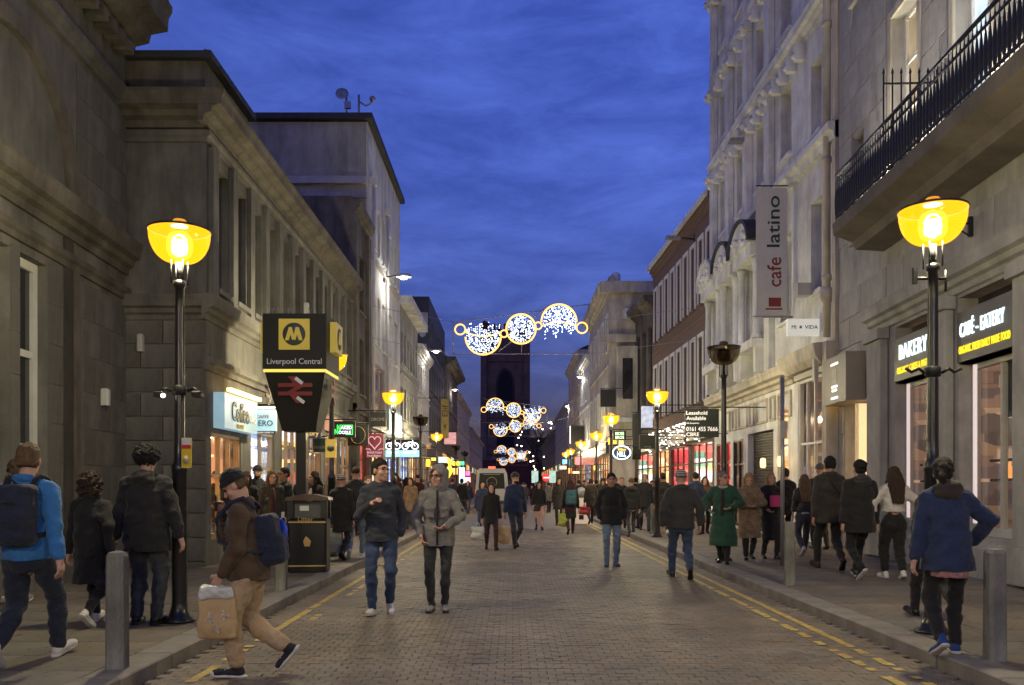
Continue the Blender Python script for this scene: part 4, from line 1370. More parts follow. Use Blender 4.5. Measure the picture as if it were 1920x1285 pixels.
# ------------------------------------------------------------------ church tower and trees closing the street
def church():
    D = 198.0
    x0, x1 = (907 - 960) / FPX * D, (988 - 960) / FPX * D
    w = x1 - x0
    st = mat('black_church_stone', (0.20, 0.14, 0.105), 0.9, 0.4, 0.35, 0.4, 3)
    t = thing('church_tower', 'square soot black church tower with pointed louvred window closing the street', 'church', ((x0 + x1) / 2, D, 0))
    H = 38.0
    MB().box(-w / 2, w / 2, 0, w, 0, H).build('shaft', st, t)
    for s_ in (-1, 1):
        MB().box(s_ * w / 2 - 0.7, s_ * w / 2 + 0.7, -0.9, -0.01, 0, H - 1.5).build('buttress', st, t)
        MB().lathe([(0.9, 0), (0.9, 1.4), (1.0, 1.5), (0, 2.2)], 8, (s_ * (w / 2 - 0.2), 0.3, H)).build('pinnacle', st, t)
    for z in (9, 17.5, 30.5):
        MB().box(-w / 2 + 0.71, w / 2 - 0.71, -0.35, -0.01, z, z + 0.5).build('string_course', st, t)

    def arch(wd, hh, sp, y0, y1, zb, name, m, par):
        pts = [(-wd, zb), (wd, zb), (wd, zb + sp)]
        for k in range(1, 7):
            a = k / 6
            pts.append((wd * (1 - a ** 1.6), zb + sp + (hh - sp) * math.sin(a * math.pi / 2)))
        pts += [(-p[0], p[1]) for p in reversed(pts[2:-1])]
        return MB().prism(pts, y0, y1).build(name, m, par)
    wn = arch(2.2, 9.5, 5.5, -0.16, -0.01, 19.5, 'window', mat('red_stone_arch', (0.075, 0.05, 0.042), 0.9), t)
    arch(1.7, 8.7, 5.3, -0.22, -0.165, 19.6, 'louvre', mat('black_louvre', (0.015, 0.015, 0.02), 0.8), wn)
    arch(2.0, 6.5, 3.5, -0.16, -0.01, 9.8, 'window', mat('black_louvre', (0.015, 0.015, 0.02), 0.8), t)
    for k in range(7):
        x = -w / 2 + 0.9 + k * (w - 1.8) / 6
        MB().box(x - 0.42, x + 0.42, -0.2, 0.4, H, H + 1.3).build('battlement', st, t)
    MB().box(-w / 2 - 5, w / 2 + 14, 2, 24, 0, 13).build('nave', st, t)
    wl = thing('churchyard_building', 'low dark red lit wall at the foot of the church tower', 'wall', ((x0 + x1) / 2 + 2, 178, 0))
    MB().box(-9.5, 7, 0, 1, 0, 7).build('wall', mat('dark_red_wall', (0.14, 0.035, 0.03), 0.8, 0.4, 0.3), wl)
    MB().box(-9.7, 7.2, -0.15, 1.15, 7.002, 7.3).build('coping', st, wl)


church()


def bare_tree(x, y, h, seed, label):
    t = thing('bare_tree', label, 'tree', (x, y, 0), 0, 'bare winter trees by the church')
    rnd = random.Random(seed)
    bark = mat('dark_bark', (0.05, 0.038, 0.03), 0.9, 0.3, 2)
    tr = MB(); cr = MB()

    def grow(mb, p, d, ln, r, lv):
        q = p + d * ln
        mid = p + d * ln * 0.5 + Vector((rnd.uniform(-1, 1), rnd.uniform(-1, 1), 0)) * ln * 0.06
        mb.tube([p, mid, q], [r, r * 0.85, r * 0.7], 5 if lv > 1 else 4, smooth=False)
        if lv == 0:
            return
        for k in range(rnd.choice((2, 3, 3)) + (1 if lv > 3 else 0)):
            nd = (d + Vector((rnd.uniform(-1, 1), rnd.uniform(-1, 1), rnd.uniform(-0.25, 0.7))) * 0.75).normalized()
            grow(cr, p.lerp(q, rnd.uniform(0.65, 1.0)), nd, ln * rnd.uniform(0.55, 0.8), r * 0.55, lv - 1)
    grow(tr, Vector((0, 0, 0)), Vector((0, 0, 1)), h * 0.3, h * 0.022, 5)
    tr.build('trunk', bark, t)
    cr.build('crown', bark, t)
    lm = MB()
    for k in range(26):
        a = rnd.uniform(0, 6.28); rr = rnd.uniform(0.1, 0.33) * h
        lm.ico((rr * math.cos(a), rr * math.sin(a) - 1, rnd.uniform(0.25, 0.75) * h), 0.13)
    o = lm.build('fairy_lights', emit('tree_light', (1.0, 0.8, 0.5), 12), t); o['kind'] = 'stuff'


bare_tree(px(1040, 900, 150).x, 152, 17, 3, 'large bare winter tree hung with lights beside the street end')
bare_tree(px(1012, 900, 160).x, 163, 21, 8, 'tall thin bare tree rising behind the lights at the church')
bare_tree(px(1060, 900, 138).x - 1.2, 139, 12, 12, 'small bare tree close against the cafe side terrace')

# ------------------------------------------------------------------ street lamps
AMBER = glass_mat('amber_lamp_bowl', (0.50, 0.43, 0.31), 0.2, (1.0, 0.36, 0.004), 0.58)
AMBER_RIM = glass_mat('amber_lamp_lid', (0.5, 0.43, 0.31), 0.2, (1.0, 0.36, 0.004), 0.36)
HALO = glass_mat('amber_halo_shell', (1.0, 0.9, 0.7), 0.05, (1.0, 0.62, 0.10), 0.42)
SMOKE = glass_mat('smoked_lamp_bowl', (0.42, 0.36, 0.27), 0.4)
BULB = emit('lamp_bulb', (1.0, 0.80, 0.30), 20.0)
BULB_OFF = mat('unlit_bulb', (0.5, 0.48, 0.44), 0.3, 0.05)


def street_lamp(lit):
    t = thing('street_lamp', '', 'street lamp')
    MB().lathe([(0.16, 0.0), (0.16, 0.025), (0.11, 0.06), (0.082, 0.14), (0.074, 0.2), (0.072, 1.5), (0.08, 1.52), (0.08, 1.57), (0.056, 1.61), (0.052, 1.8), (0.047, 3.1), (0.046, 3.36), (0.062, 3.38), (0.062, 3.43), (0, 3.43)], 18).build('post', BLACK_M, t)
    for k in range(4):
        a = math.pi / 4 + k * math.pi / 2
        x, y = 0.085 * math.cos(a), 0.085 * math.sin(a)
        MB().tube([(x, y, 3.4), (x, y, 3.64)], 0.008, 6).build('stay', IRON, t)
    MB().lathe([(0.03, 3.43), (0.026, 3.62), (0, 3.62)], 10).build('lamp_holder', IRON, t)
    # hemispherical bowl, lid and finial
    prof = [(0.0, 3.615), (0.075, 3.62)]
    for k in range(1, 13):
        a = math.pi / 2 * k / 12
        prof.append((0.075 + 0.22 * math.sin(a), 3.62 + 0.29 * (1 - math.cos(a))))
    prof += [(0.298, 3.94)]
    bowl = MB().lathe(prof, 32, close=False).build('bowl', AMBER if lit else SMOKE, t)
    MB().lathe([(0.302, 3.93), (0.31, 3.934), (0.31, 3.948), (0.302, 3.952), (0.302, 3.93)], 32, close=False).build('rim', BLACK_M, bowl)
    lid = MB().lathe([(0.3, 3.95), (0.22, 3.968), (0.085, 3.985)], 28, close=False).build('lid', AMBER_RIM if lit else SMOKE, t)
    MB().lathe([(0.085, 3.984), (0.08, 4.02), (0.055, 4.05), (0.0, 4.062)], 18).build('finial', emit('amber_finial', (1.0, 0.38, 0.008), 0.6) if lit else SMOKE, lid)
    MB().lathe([(0.06, 3.66), (0.105, 3.69), (0.125, 3.75), (0.125, 3.83), (0.105, 3.89), (0.06, 3.92)], 18, close=False).build('halo_shell', HALO if lit else SMOKE, t)  # inner shell added so lit lamps show a halo round the bulb
    MB().lathe([(0.0, 3.69), (0.045, 3.70), (0.065, 3.745), (0.065, 3.80), (0.045, 3.845), (0, 3.855)], 14).build('bulb', BULB if lit else BULB_OFF, t)
    return t


def lamp_light(x, y, z, w=LAMP_W):
    l = bpy.data.lights.new('lamp_glow', 'POINT')
    l.energy = w
    l.color = (0.86, 0.97, 1.0)
    l.shadow_soft_size = 0.10
    o = bpy.data.objects.new('lamp_glow', l)
    COL.objects.link(o)
    o.location = (x, y, z)
    return o


lamp_on = street_lamp(True)
lamp_off = street_lamp(False)
first = {True: lamp_on, False: lamp_off}
# (x, depth, lit, label)
LAMPS = [(-3.35, 8.6, True, 'lit amber street lamp with warning stickers in front of the stone hall'),
         (-3.53, 16.7, True, 'lit amber street lamp half hidden behind the station pylon'),
         (-3.27, 23.5, True, 'lit amber street lamp beside the white rendered block and bicycle signs'),
         (-3.41, 31.8, False, 'unlit smoked glass street lamp behind the bicycle signs'),
         (-3.70, 42.0, True, 'lit amber street lamp near the yellow vertical banner'),
         (-3.55, 54.0, False, 'unlit smoked street lamp far along the station side pavement, beyond the yellow banner'),
         (-3.55, 64.0, False, 'unlit smoked street lamp far along the station side pavement, level with the second lights'),
         (3.92, 7.95, True, 'lit amber street lamp beneath the iron balcony'),
         (3.92, 15.8, False, 'unlit smoked glass street lamp beside the leasehold board'),
         (3.95, 23.2, True, 'lit amber street lamp in front of the brick building'),
         (3.60, 31.0, True, 'lit amber street lamp above the blue oval bookmaker sign'),
         (4.05, 41.0, True, 'lit amber street lamp under the hanging black board at the pale building'),
         (3.95, 49.0, True, 'lit amber street lamp beside the pink shop awning'),
         (4.10, 59.5, True, 'lit amber street lamp far along the cafe side pavement, above the blue neon sign'),
         (4.10, 65.0, True, 'lit amber street lamp farthest along the cafe side pavement'),
         (-3.35, 0.6, True, 'lit amber street lamp at the open end of the station side'),
         (3.90, 0.2, True, 'lit amber street lamp at the open end of the cafe side, before the balcony'),
         (-3.35, -7.4, True, 'lit amber street lamp beyond the open end of the station side'),
         (3.90, -7.8, True, 'lit amber street lamp beyond the open end of the cafe side')]
for x, d, lit, lab in LAMPS:
    t = first[lit]
    if t is None:
        t = copy_tree(lamp_on if lit else lamp_off)
    first[lit] = None
    t.location = (x, d, PAVE)
    t['label'] = lab
    t['group'] = 'bowl street lamps along both pavements'
    if lit and not any(c.type == 'LIGHT' for c in t.children):
        g = lamp_light(0, 0, 3.79)
        g.parent = t


# sticker, clamp arms and warning plate on the lamp post before the stone hall
def post_fittings():
    cl = thing('camera_clamp', 'black clamp with two small spotlights on the lamp post before the stone hall', 'spotlights', (-3.35, 8.6, PAVE))
    MB().lathe([(0.052, 2.28), (0.07, 2.29), (0.07, 2.37), (0.052, 2.38)], 12, close=False).build('collar', IRON, cl)
    for s_ in (-1, 1):
        MB().tube([(s_ * 0.08, 0, 2.33), (s_ * 0.15, -0.02, 2.35), (s_ * 0.21, -0.03, 2.31)], 0.016, 6).build('arm', IRON, cl)
        MB().box(s_ * 0.19 - 0.05, s_ * 0.19 + 0.05, -0.07, 0.03, 2.26, 2.32, 0.012).build('spotlight', IRON, cl)
    MB().ico((-0.13, -0.09, 2.27), 0.025).build('lens', emit('spot_lens', (1, 0.95, 0.8), 5), cl)
    pl = thing('warning_plate', 'small white, red and yellow warning plate strapped to the lamp post', 'sign', (-3.29, 8.53, PAVE + 1.72))
    MB().box(-0.01, 0.09, -0.012, 0.0, -0.17, 0.13).build('plate', mat('yellow_plate', (0.75, 0.55, 0.03), 0.5, 0.05), pl)
    MB().box(-0.005, 0.085, -0.018, -0.0125, 0.06, 0.125).build('white_panel', mat('white_plate', (0.7, 0.7, 0.68), 0.5, 0.05), pl)
    MB().box(-0.005, 0.085, -0.019, -0.0125, 0.02, 0.056).build('red_panel', mat('red_plate', (0.6, 0.03, 0.03), 0.5, 0.05), pl)
    MB().lathe([(0, 0), (0.03, 0.02), (0.03, 0.06), (0.012, 0.09), (0, 0.09)], 10, (0.04, -0.016, -0.14)).build('symbol', mat('grey_symbol', (0.4, 0.36, 0.25), 0.6), pl)
    cl = thing('flower_bracket', 'black clamp with twin twisted arms on the balcony lamp post', 'bracket', (3.92, 7.95, PAVE))
    MB().lathe([(0.052, 2.38), (0.07, 2.39), (0.07, 2.47), (0.052, 2.48)], 12, close=False).build('collar', IRON, cl)
    for s_ in (-1, 1):
        MB().tube([(s_ * 0.08, 0, 2.42), (s_ * 0.14, -0.02, 2.46), (s_ * 0.2, 0, 2.43), (s_ * 0.26, -0.02, 2.46)], 0.016, 6).build('arm', IRON, cl)
    cl = thing('cross_bracket', 'black cross arm bracket high on the balcony lamp post', 'bracket', (3.92, 7.95, PAVE))
    MB().tube([(-0.17, 0, 3.3), (0.12, 0, 3.3)], 0.015, 6).build('arm', IRON, cl)
    MB().box(-0.185, -0.15, -0.02, 0.02, 3.25, 3.4).build('end_plate', IRON, cl)
    MB().tube([(0.12, 0, 3.38), (0.12, 0, 3.18)], 0.012, 6).build('end_pin', IRON, cl)


post_fittings()


# ------------------------------------------------------------------ bollards
def bollards():
    m = mat('weathered_concrete', (0.25, 0.245, 0.215), 0.85, 0.4, 6, 0.6, 50, stretch=(1, 1, 0.5), stain=0.3)
    a, c = 0.08, 0.024
    def ring(a, c, z):
        return [(-a + c, -a, z), (a - c, -a, z), (a, -a + c, z), (a, a - c, z), (a - c, a, z), (-a + c, a, z), (-a, a - c, z), (-a, -a + c, z)]
    mb = MB()
    vs = ring(0.070, c, 0) + ring(0.066, c, 0.84) + ring(0.052, 0.018, 0.868) + ring(0.025, 0.009, 0.878)
    fs = [tuple(range(24, 32))]
    for r in (0, 8, 16):
        for i in range(8):
            j = (i + 1) % 8
            fs.append((r + i, r + j, r + 8 + j, r + 8 + i))
    mb._add(vs, fs)
    me = mb.mesh('stone_bollard', m)
    for x, d, lab in ((-2.96, 6.4, 'weathered grey stone bollard on the station side kerb near the blue jacket'), (-3.03, 11.2, 'weathered grey stone bollard on the station side kerb in front of the litter bin'),
                      (3.79, 6.7, 'weathered grey stone bollard on the cafe side kerb beside the navy jacket'), (3.84, 11.8, 'weathered grey stone bollard on the cafe side kerb beside the thin steel pole'),
                      (4.03, 24.4, 'weathered grey stone bollard beyond the man in the striped hat')):
        o = obj('stone_bollard', me, None, (x, d, PAVE), (0, 0, random.uniform(-0.06, 0.06)))
        tag(o, lab, 'bollard', 'stone bollards along the kerbs')


bollards()
p = thing('steel_sign_pole', 'thin grey steel pole beside the kerb bollard on the cafe side pavement', 'pole', (4.69, 14.8, PAVE))
MB().tube([(0, 0, 0), (0, 0, 3.25)], 0.038, 10).build('pole', GREY_M, p)
MB().lathe([(0.04, 0), (0.042, 0.03), (0, 0.05)], 10, (0, 0, 3.25)).build('cap', GREY_M, p)
MB().box(-0.06, 0.06, -0.06, -0.039, 2.2, 2.5).build('clip', GREY_M, p)


# ------------------------------------------------------------------ litter bin
def litter_bin():
    b = thing('litter_bin', 'black square litter bin with gold bands and the word Litter', 'litter bin', (px(576, 1070, 13.6).x, 13.75, PAVE), R(6))
    bm_ = mat('black_bin_plastic', (0.014, 0.014, 0.014), 0.38, 0.2, 5, 0.1)
    gold = mat('gold_band', (0.55, 0.36, 0.12), 0.4, 0.15, 6)
    MB().box(-0.3, 0.3, -0.28, 0.28, 0.02, 0.86, 0.03).build('body', bm_, b)
    MB().box(-0.27, 0.27, -0.25, 0.25, 0.0, 0.019).build('base', bm_, b)
    hood = MB()
    for sx in (-1, 1):
        for sy in (-1, 1):
            hood.box(sx * 0.26 - 0.05, sx * 0.26 + 0.05, sy * 0.24 - 0.05, sy * 0.24 + 0.05, 0.862, 1.14)
    h = hood.build('hood_post', bm_, b)
    MB().prism([(-0.34, 1.142), (0.34, 1.142), (0.33, 1.19), (0.1, 1.24), (-0.1, 1.24), (-0.33, 1.19)], -0.33, 0.33).build('lid', mat('brown_bin_lid', (0.09, 0.055, 0.035), 0.35, 0.2, 4), b)
    MB().box(-0.2, 0.2, -0.22, -0.2, 0.87, 1.13).build('inner_liner', mat('bin_liner', (0.1, 0.1, 0.1), 0.5), b)
    MB().box(-0.12, 0.02, -0.235, -0.222, 0.98, 1.06).build('rubbish', mat('white_plate', (0.7, 0.7, 0.68)), b)
    for z in (0.1, 0.79):
        MB().box(-0.29, 0.29, -0.286, -0.2805, z, z + 0.022).build('gold_band', gold, b)
    lettering('Litter', gold, b, -0.02, 0.85, 0.24, 0.07, -0.291, 0.004)
    mb = MB().prism([(-0.04, 0.42), (0.04, 0.42), (0.06, 0.5), (0.02, 0.55), (-0.02, 0.58), (-0.06, 0.5)], -0.285, -0.2805)
    mb.build('crest', gold, b)


litter_bin()


# ------------------------------------------------------------------ station pylon
def pylon():
    d = 15.0
    s = thing('station_pylon', 'black station pylon with yellow round M panels and red double arrow above the crowd', 'station sign', (px(552, 0, d).x, d + 0.56, PAVE))
    blk = mat('black_pylon_panel', (0.012, 0.012, 0.013), 0.55, 0.2, 4)
    yel = emit('yellow_station_panel', (0.80, 0.60, 0.08), 0.10, (0.60, 0.47, 0.08))
    gry = mat('grey_emblem', (0.10, 0.11, 0.12), 0.5, 0.05)
    red = mat('dark_red_arrow', (0.22, 0.012, 0.02), 0.45, 0.1)
    wht = emit('pale_text', (0.8, 0.8, 0.8), 0.06, (0.5, 0.5, 0.5))
    z = lambda v: EYE + (HZ - v) / FPX * d - PAVE
    zt, zb, ze = z(588), z(692), z(806)
    MB().box(-0.09, 0.09, -0.09, 0.09, 0, ze).build('pole', BLACK_M, s)
    cube = MB().box(-0.56, 0.56, -0.56, 0.56, zb, zt).build('cube', blk, s)
    MB().box(-0.55, 0.55, -0.55, 0.55, zb - 0.05, zb - 0.002).build('lit_strip', emit('yellow_strip', (0.8, 0.65, 0.1), 0.8), s)
    mb = MB()
    a, c = 0.53, 0.24
    zz = zb - 0.052
    vs = [(-a, -a, zz), (a, -a, zz), (a, a, zz), (-a, a, zz), (-c - 0.06, -c, ze), (c + 0.06, -c, ze), (c + 0.06, c, ze), (-c - 0.06, c, ze)]
    mb._add(vs, [(0, 1, 2, 3), (7, 6, 5, 4), (0, 4, 5, 1), (1, 5, 6, 2), (2, 6, 7, 3), (3, 7, 4, 0)])
    taper = mb.build('tapered_base', blk, s)
    zc = (zt + zb) / 2 + 0.12
    for k, rot in enumerate((0, 90, -90)):
        M = Matrix.Rotation(R(rot), 4, 'Z')
        p = MB(); p.M = M
        off = 0.565 if k == 0 else 0.66
        p.box(-0.27, 0.27, -off - 0.02, -0.562, zc - 0.27, zc + 0.27)
        pn = p.build('yellow_panel', yel, s)
        e = MB(); e.M = M @ Matrix.Translation((0, -off - 0.022, zc)) @ Matrix.Rotation(R(90), 4, 'X')
        e.lathe([(0.0, 0.0), (0.2, 0.0), (0.2, 0.006), (0, 0.006)], 32)
        e.build('emblem_disc', gry, pn)
        m_ = MB(); m_.M = M @ Matrix.Translation((0, -off - 0.03, zc))
        o = 0.012
        # the letter M with slanted legs
        for sx in (-1, 1):
            m_.prism([(sx * 0.155, -0.11), (sx * 0.09, -0.11), (sx * 0.035, 0.06), (sx * 0.03, 0.12), (sx * 0.085, 0.12)][::sx], -o, 0)
            m_.prism([(sx * 0.035, 0.12), (sx * 0.085, 0.12), (sx * 0.03, -0.1), (0, -0.1), (0, -0.02)][::-sx], -o - 0.002, -0.001)
        m_.build('emblem_letter', yel, pn)
        # double arrow, red, on the tapered part
        A = MB()
        za = zz - 0.32
        A.M = M @ Matrix.Translation((0, -0.50 if k == 0 else -0.58, za))
        for zz2 in (-0.09, 0.06):
            A.prism([(-0.3, zz2), (0.3, zz2), (0.3, zz2 + 0.07), (-0.3, zz2 + 0.07)], -0.012, 0)
        A.prism([(-0.03, 0.131), (0.09, 0.131), (0.0, 0.25), (-0.13, 0.25)], -0.012, 0)
        A.prism([(0.03, -0.091), (-0.09, -0.091), (0.02, -0.22), (0.14, -0.22)][::-1], -0.012, 0)
        A.prism([(-0.13, -0.019), (0.0, -0.019), (0.13, 0.059), (0.0, 0.059)], -0.012, 0)
        A.build('double_arrow', red, s)
        if k == 0:
            for dx, dz in ((0.07, 0.17), (0.1, -0.17)):
                W = MB(); W.M = Matrix.Translation((dx, -0.525, za + dz)) @ Matrix.Rotation(R(38), 4, 'Y')
                W.box(-0.08, 0.08, -0.004, 0, -0.03, 0.03)
                W.build('white_bar', wht, s)
    lettering('Liverpool Central', wht, cube, 0, zb + 0.12, 0.96, 0.13, -0.561, 0.006)
    # bird spikes along the top
    sp = MB(); rnd = random.Random(2)
    for k in range(70):
        x, y = rnd.uniform(-0.52, 0.52), rnd.choice((-0.5, 0.5, 0.0))
        sp.tube([(x, y, zt), (x + rnd.uniform(-0.03, 0.03), y + rnd.uniform(-0.03, 0.03), zt + 0.11)], 0.0025, 3, smooth=False)
    o = sp.build('bird_spikes', GREY_M, cube); o['kind'] = 'stuff'


pylon()


# ------------------------------------------------------------------ hanging signs
def hang_sign(name, label, u0, u1, v0, v1, d, face, wall_x=None, thick=0.1, cat='sign', bracket=True, group=None):
    a, b = px(u0, v1, d), px(u1, v0, d)
    w, h = b.x - a.x, b.z - a.z
    t = thing(name, label, cat, ((a.x + b.x) / 2, d, a.z), 0, group)
    MB().box(-w / 2, w / 2, 0, thick, 0, h, 0.0).build('board', face, t)
    if bracket:
        wx = (-5.2 if a.x < 0 else 7.35 if d < 46 else 5.3) if wall_x is None else wall_x
        lx = wx - (a.x + b.x) / 2
        if abs(lx) > w / 2:
            MB().tube([(-w / 2 if lx > 0 else w / 2, thick / 2, h + 0.05), (lx, thick / 2, h + 0.05)], 0.018, 6).build('bracket', IRON, t)
            MB().tube([(0, thick / 2, h), (0, thick / 2, h + 0.05)], 0.014, 6).build('hanger', IRON, t)
    return t, w, h


INK = mat('black_letters', (0.01, 0.01, 0.01), 0.4)
WLET = emit('soft_white_sign_letters', (0.9, 0.9, 0.9), 0.8)


def signs():
    BLKB = mat('black_sign_board', (0.013, 0.013, 0.014), 0.4, 0.2)
    # coffee shop
    t, w, h = hang_sign('coffee_sign', 'pale blue lit hanging coffee shop sign with black lettering', 468, 517, 768, 808, 17.2, emit('pale_blue_lit', (0.36, 0.62, 0.72), 0.6, (0.3, 0.4, 0.45), var=0.15), -5.2)
    lettering('NERO', INK, t, 0, h * 0.36, w * 0.78, h * 0.26, -0.001, 0.006, bold=0.008)
    lettering('CAFFÈ', mat('rust_letters', (0.3, 0.08, 0.03), 0.5), t, 0, h * 0.68, w * 0.5, h * 0.2, -0.001, 0.006)
    MB().box(-w / 2, w / 2, -0.005, 0.11, -0.07, -0.004).build('lower_board', BLKB, t)
    lettering('THE ITALIAN COFFEE CO', WLET, t, 0, -0.037, w * 0.85, 0.03, -0.006, 0.003)
    MB().box(-w / 2 - 0.03, w / 2 + 0.03, -0.12, 0.1, h + 0.05, h + 0.1).build('light_hood', IRON, t)
    MB().box(-w / 2, w / 2, -0.11, -0.05, h + 0.02, h + 0.048).build('light_strip', emit('sign_strip', (1.0, 0.85, 0.5), 5.0), t)
    # blue banner with gold word
    t, w, h = hang_sign('blue_banner', 'dark blue hanging banner with gold lettering behind the pylon foot', 560, 601, 781, 822, 21, mat('blue_banner', (0.05, 0.06, 0.16), 0.6))
    lettering('Factory', emit('gold_word', (0.9, 0.55, 0.12), 0.7), t, -0.02, h * 0.2, w * 0.92, h * 0.3, -0.001, 0.006, bold=0.008)
    t, w, h = hang_sign('dark_green_sign', 'dark green shop sign hanging under the blue banner', 587, 612, 822, 848, 22, mat('dark_green_board', (0.02, 0.05, 0.04)))
    lettering('BARBER', mat('dull_letters', (0.25, 0.25, 0.22), 0.5), t, 0, h * 0.35, w * 0.8, h * 0.2, -0.001, 0.005)
    t, w, h = hang_sign('yellow_poster_sign', 'yellow poster sign fixed to the lamp post behind the pylon', 610, 630, 824, 858, 16.5, emit('mustard_sign', (0.75, 0.5, 0.08), 0.3, (0.5, 0.35, 0.06)), bracket=False, thick=0.05)
    MB().lathe([(0, 0), (0.07, 0.03), (0.07, 0.1), (0, 0.14)], 12, (0, -0.0, h * 0.3)).build('round_mark', mat('grey_emblem', (0.1, 0.11, 0.12)), t)
    # green neon noodle sign
    t, w, h = hang_sign('noodle_sign', 'black box sign with green and white neon noodle lettering', 622, 666, 790, 820, 22.5, BLKB)
    gn = emit('green_neon', (0.05, 1.0, 0.12), 1.3); wn = emit('white_neon', (0.85, 0.9, 1.0), 1.3)
    lettering('AKED', wn, t, w * 0.12, h * 0.6, w * 0.46, h * 0.22, -0.001, 0.01, bold=0.01)
    lettering('OODLE', wn, t, w * 0.06, h * 0.3, w * 0.52, h * 0.2, -0.001, 0.01, bold=0.01)
    lettering('N', gn, t, -w * 0.2, h * 0.58, w * 0.14, h * 0.4, -0.001, 0.01, bold=0.01)
    lettering('N', gn, t, -w * 0.3, h * 0.34, w * 0.14, h * 0.32, -0.001, 0.01, bold=0.01)
    e = MB()
    for a, b, c, d_ in ((-0.1, 0.4, 0.74, 0.77), (0.37, 0.4, 0.18, 0.74), (0.1, 0.4, 0.15, 0.18)):
        e.box(w * a, w * b, -0.012, -0.001, h * c, h * d_)
    e.build('neon_frame', gn, t)
    # round black projecting sign
    t, w, h = hang_sign('round_emblem_sign', 'black square sign with a thin gold ring beside the noodle sign', 652, 690, 796, 836, 24, BLKB)
    mb = MB().tube([(w * 0.36 * math.cos(a), -0.01, h / 2 + h * 0.4 * math.sin(a)) for a in [k * 0.26 for k in range(24)]], 0.008, 5, True)
    mb.build('ring', mat('dull_gold', (0.3, 0.2, 0.07), 0.5), t)
    t, w, h = hang_sign('black_shop_sign', 'square black sign with grey capital lettering', 695, 723, 773, 800, 27, BLKB)
    lettering('DROME', mat('mid_grey_letters', (0.3, 0.3, 0.3), 0.5), t, 0, h * 0.5, w * 0.9, h * 0.22, -0.001, 0.006)
    # maroon charity sign with a heart
    mar = emit('maroon_sign_face', (0.10, 0.01, 0.02), 0.5, (0.10, 0.012, 0.02))
    t, w, h = hang_sign('charity_sign', 'maroon hanging charity shop sign with a white heart outline', 686, 719, 814, 858, 25.5, mar)
    pk = emit('pale_pink_line', (0.9, 0.6, 0.65), 0.55)
    hp = []
    for k in range(25):
        a = 2 * math.pi * k / 24
        hp.append((w * 0.022 * 16 * math.sin(a) ** 3, -0.012, h * 0.66 + h * 0.019 * (13 * math.cos(a) - 5 * math.cos(2 * a) - 2 * math.cos(3 * a) - math.cos(4 * a))))
    MB().tube(hp[:-1], 0.014, 5, True).build('heart', pk, t)
    MB().tube([(-w * 0.5, -0.012, h * 0.36), (-w * 0.3, -0.012, h * 0.36), (-w * 0.22, -0.012, h * 0.3)], 0.011, 5).tube([(w * 0.5, -0.012, h * 0.36), (w * 0.3, -0.012, h * 0.36), (w * 0.22, -0.012, h * 0.3)], 0.011, 5).build('pulse_line', pk, t)
    lettering('British Heart', pk, t, 0, h * 0.22, w * 0.84, h * 0.12, -0.001, 0.005)
    lettering('Foundation', pk, t, -w * 0.03, h * 0.08, w * 0.76, h * 0.11, -0.001, 0.005)
    # bicycle shop signs
    bl = emit('sky_blue_lit', (0.35, 0.75, 0.95), 1.0); wb = emit('bike_white', (0.9, 0.98, 1.0), 1.8)
    for u0, u1, lab in ((723, 751, 'white bicycle sign with blue panel behind the lit lamp post'), (752, 786, 'white bicycle sign with blue panel beside the unlit lamp')):
        t, w, h = hang_sign('bicycle_sign', lab, u0, u1, 824, 858, 33, BLKB, group='bicycle shop signs')
        MB().box(-w / 2, w / 2, -0.012, -0.001, 0.02, h * 0.4).build('blue_panel', bl, t)
        for s_ in (-1, 1):
            MB().tube([(s_ * w * 0.27 + h * 0.17 * math.cos(a), -0.02, h * 0.62 + h * 0.17 * math.sin(a)) for a in [k * 0.3927 for k in range(16)]], 0.022, 5, True).build('wheel', wb, t)
        MB().tube([(-w * 0.27, -0.02, h * 0.62), (-w * 0.1, -0.02, h * 0.84), (w * 0.16, -0.02, h * 0.84), (w * 0.27, -0.02, h * 0.62)], 0.02, 5).tube([(-w * 0.1, -0.02, h * 0.84), (0, -0.02, h * 0.62), (w * 0.16, -0.02, h * 0.86), (w * 0.14, -0.02, h * 0.95)], 0.02, 5).tube([(-w * 0.27, -0.02, h * 0.62), (0, -0.02, h * 0.62)], 0.02, 5).build('bicycle_frame', wb, t)
        lettering('BIKE SHOP', wb, t, 0, h * 0.27, w * 0.7, h * 0.12, -0.013, 0.005)
    # far left: banner and lit boxes
    t, w, h = hang_sign('vertical_banner', 'tall mustard vertical banner with dark flower mark', 827, 841, 748, 822, 47, mat('mustard_banner', (0.30, 0.22, 0.07), 0.6))
    lettering('Elif', INK, t, 0, h * 0.7, h * 0.3, w * 0.7, -0.001, 0.008, rot=R(90))
    MB().prism([(0, h * 0.2), (w * 0.25, h * 0.38), (0, h * 0.32), (-w * 0.2, h * 0.42)], -0.012, -0.001).build('flower_mark', INK, t)
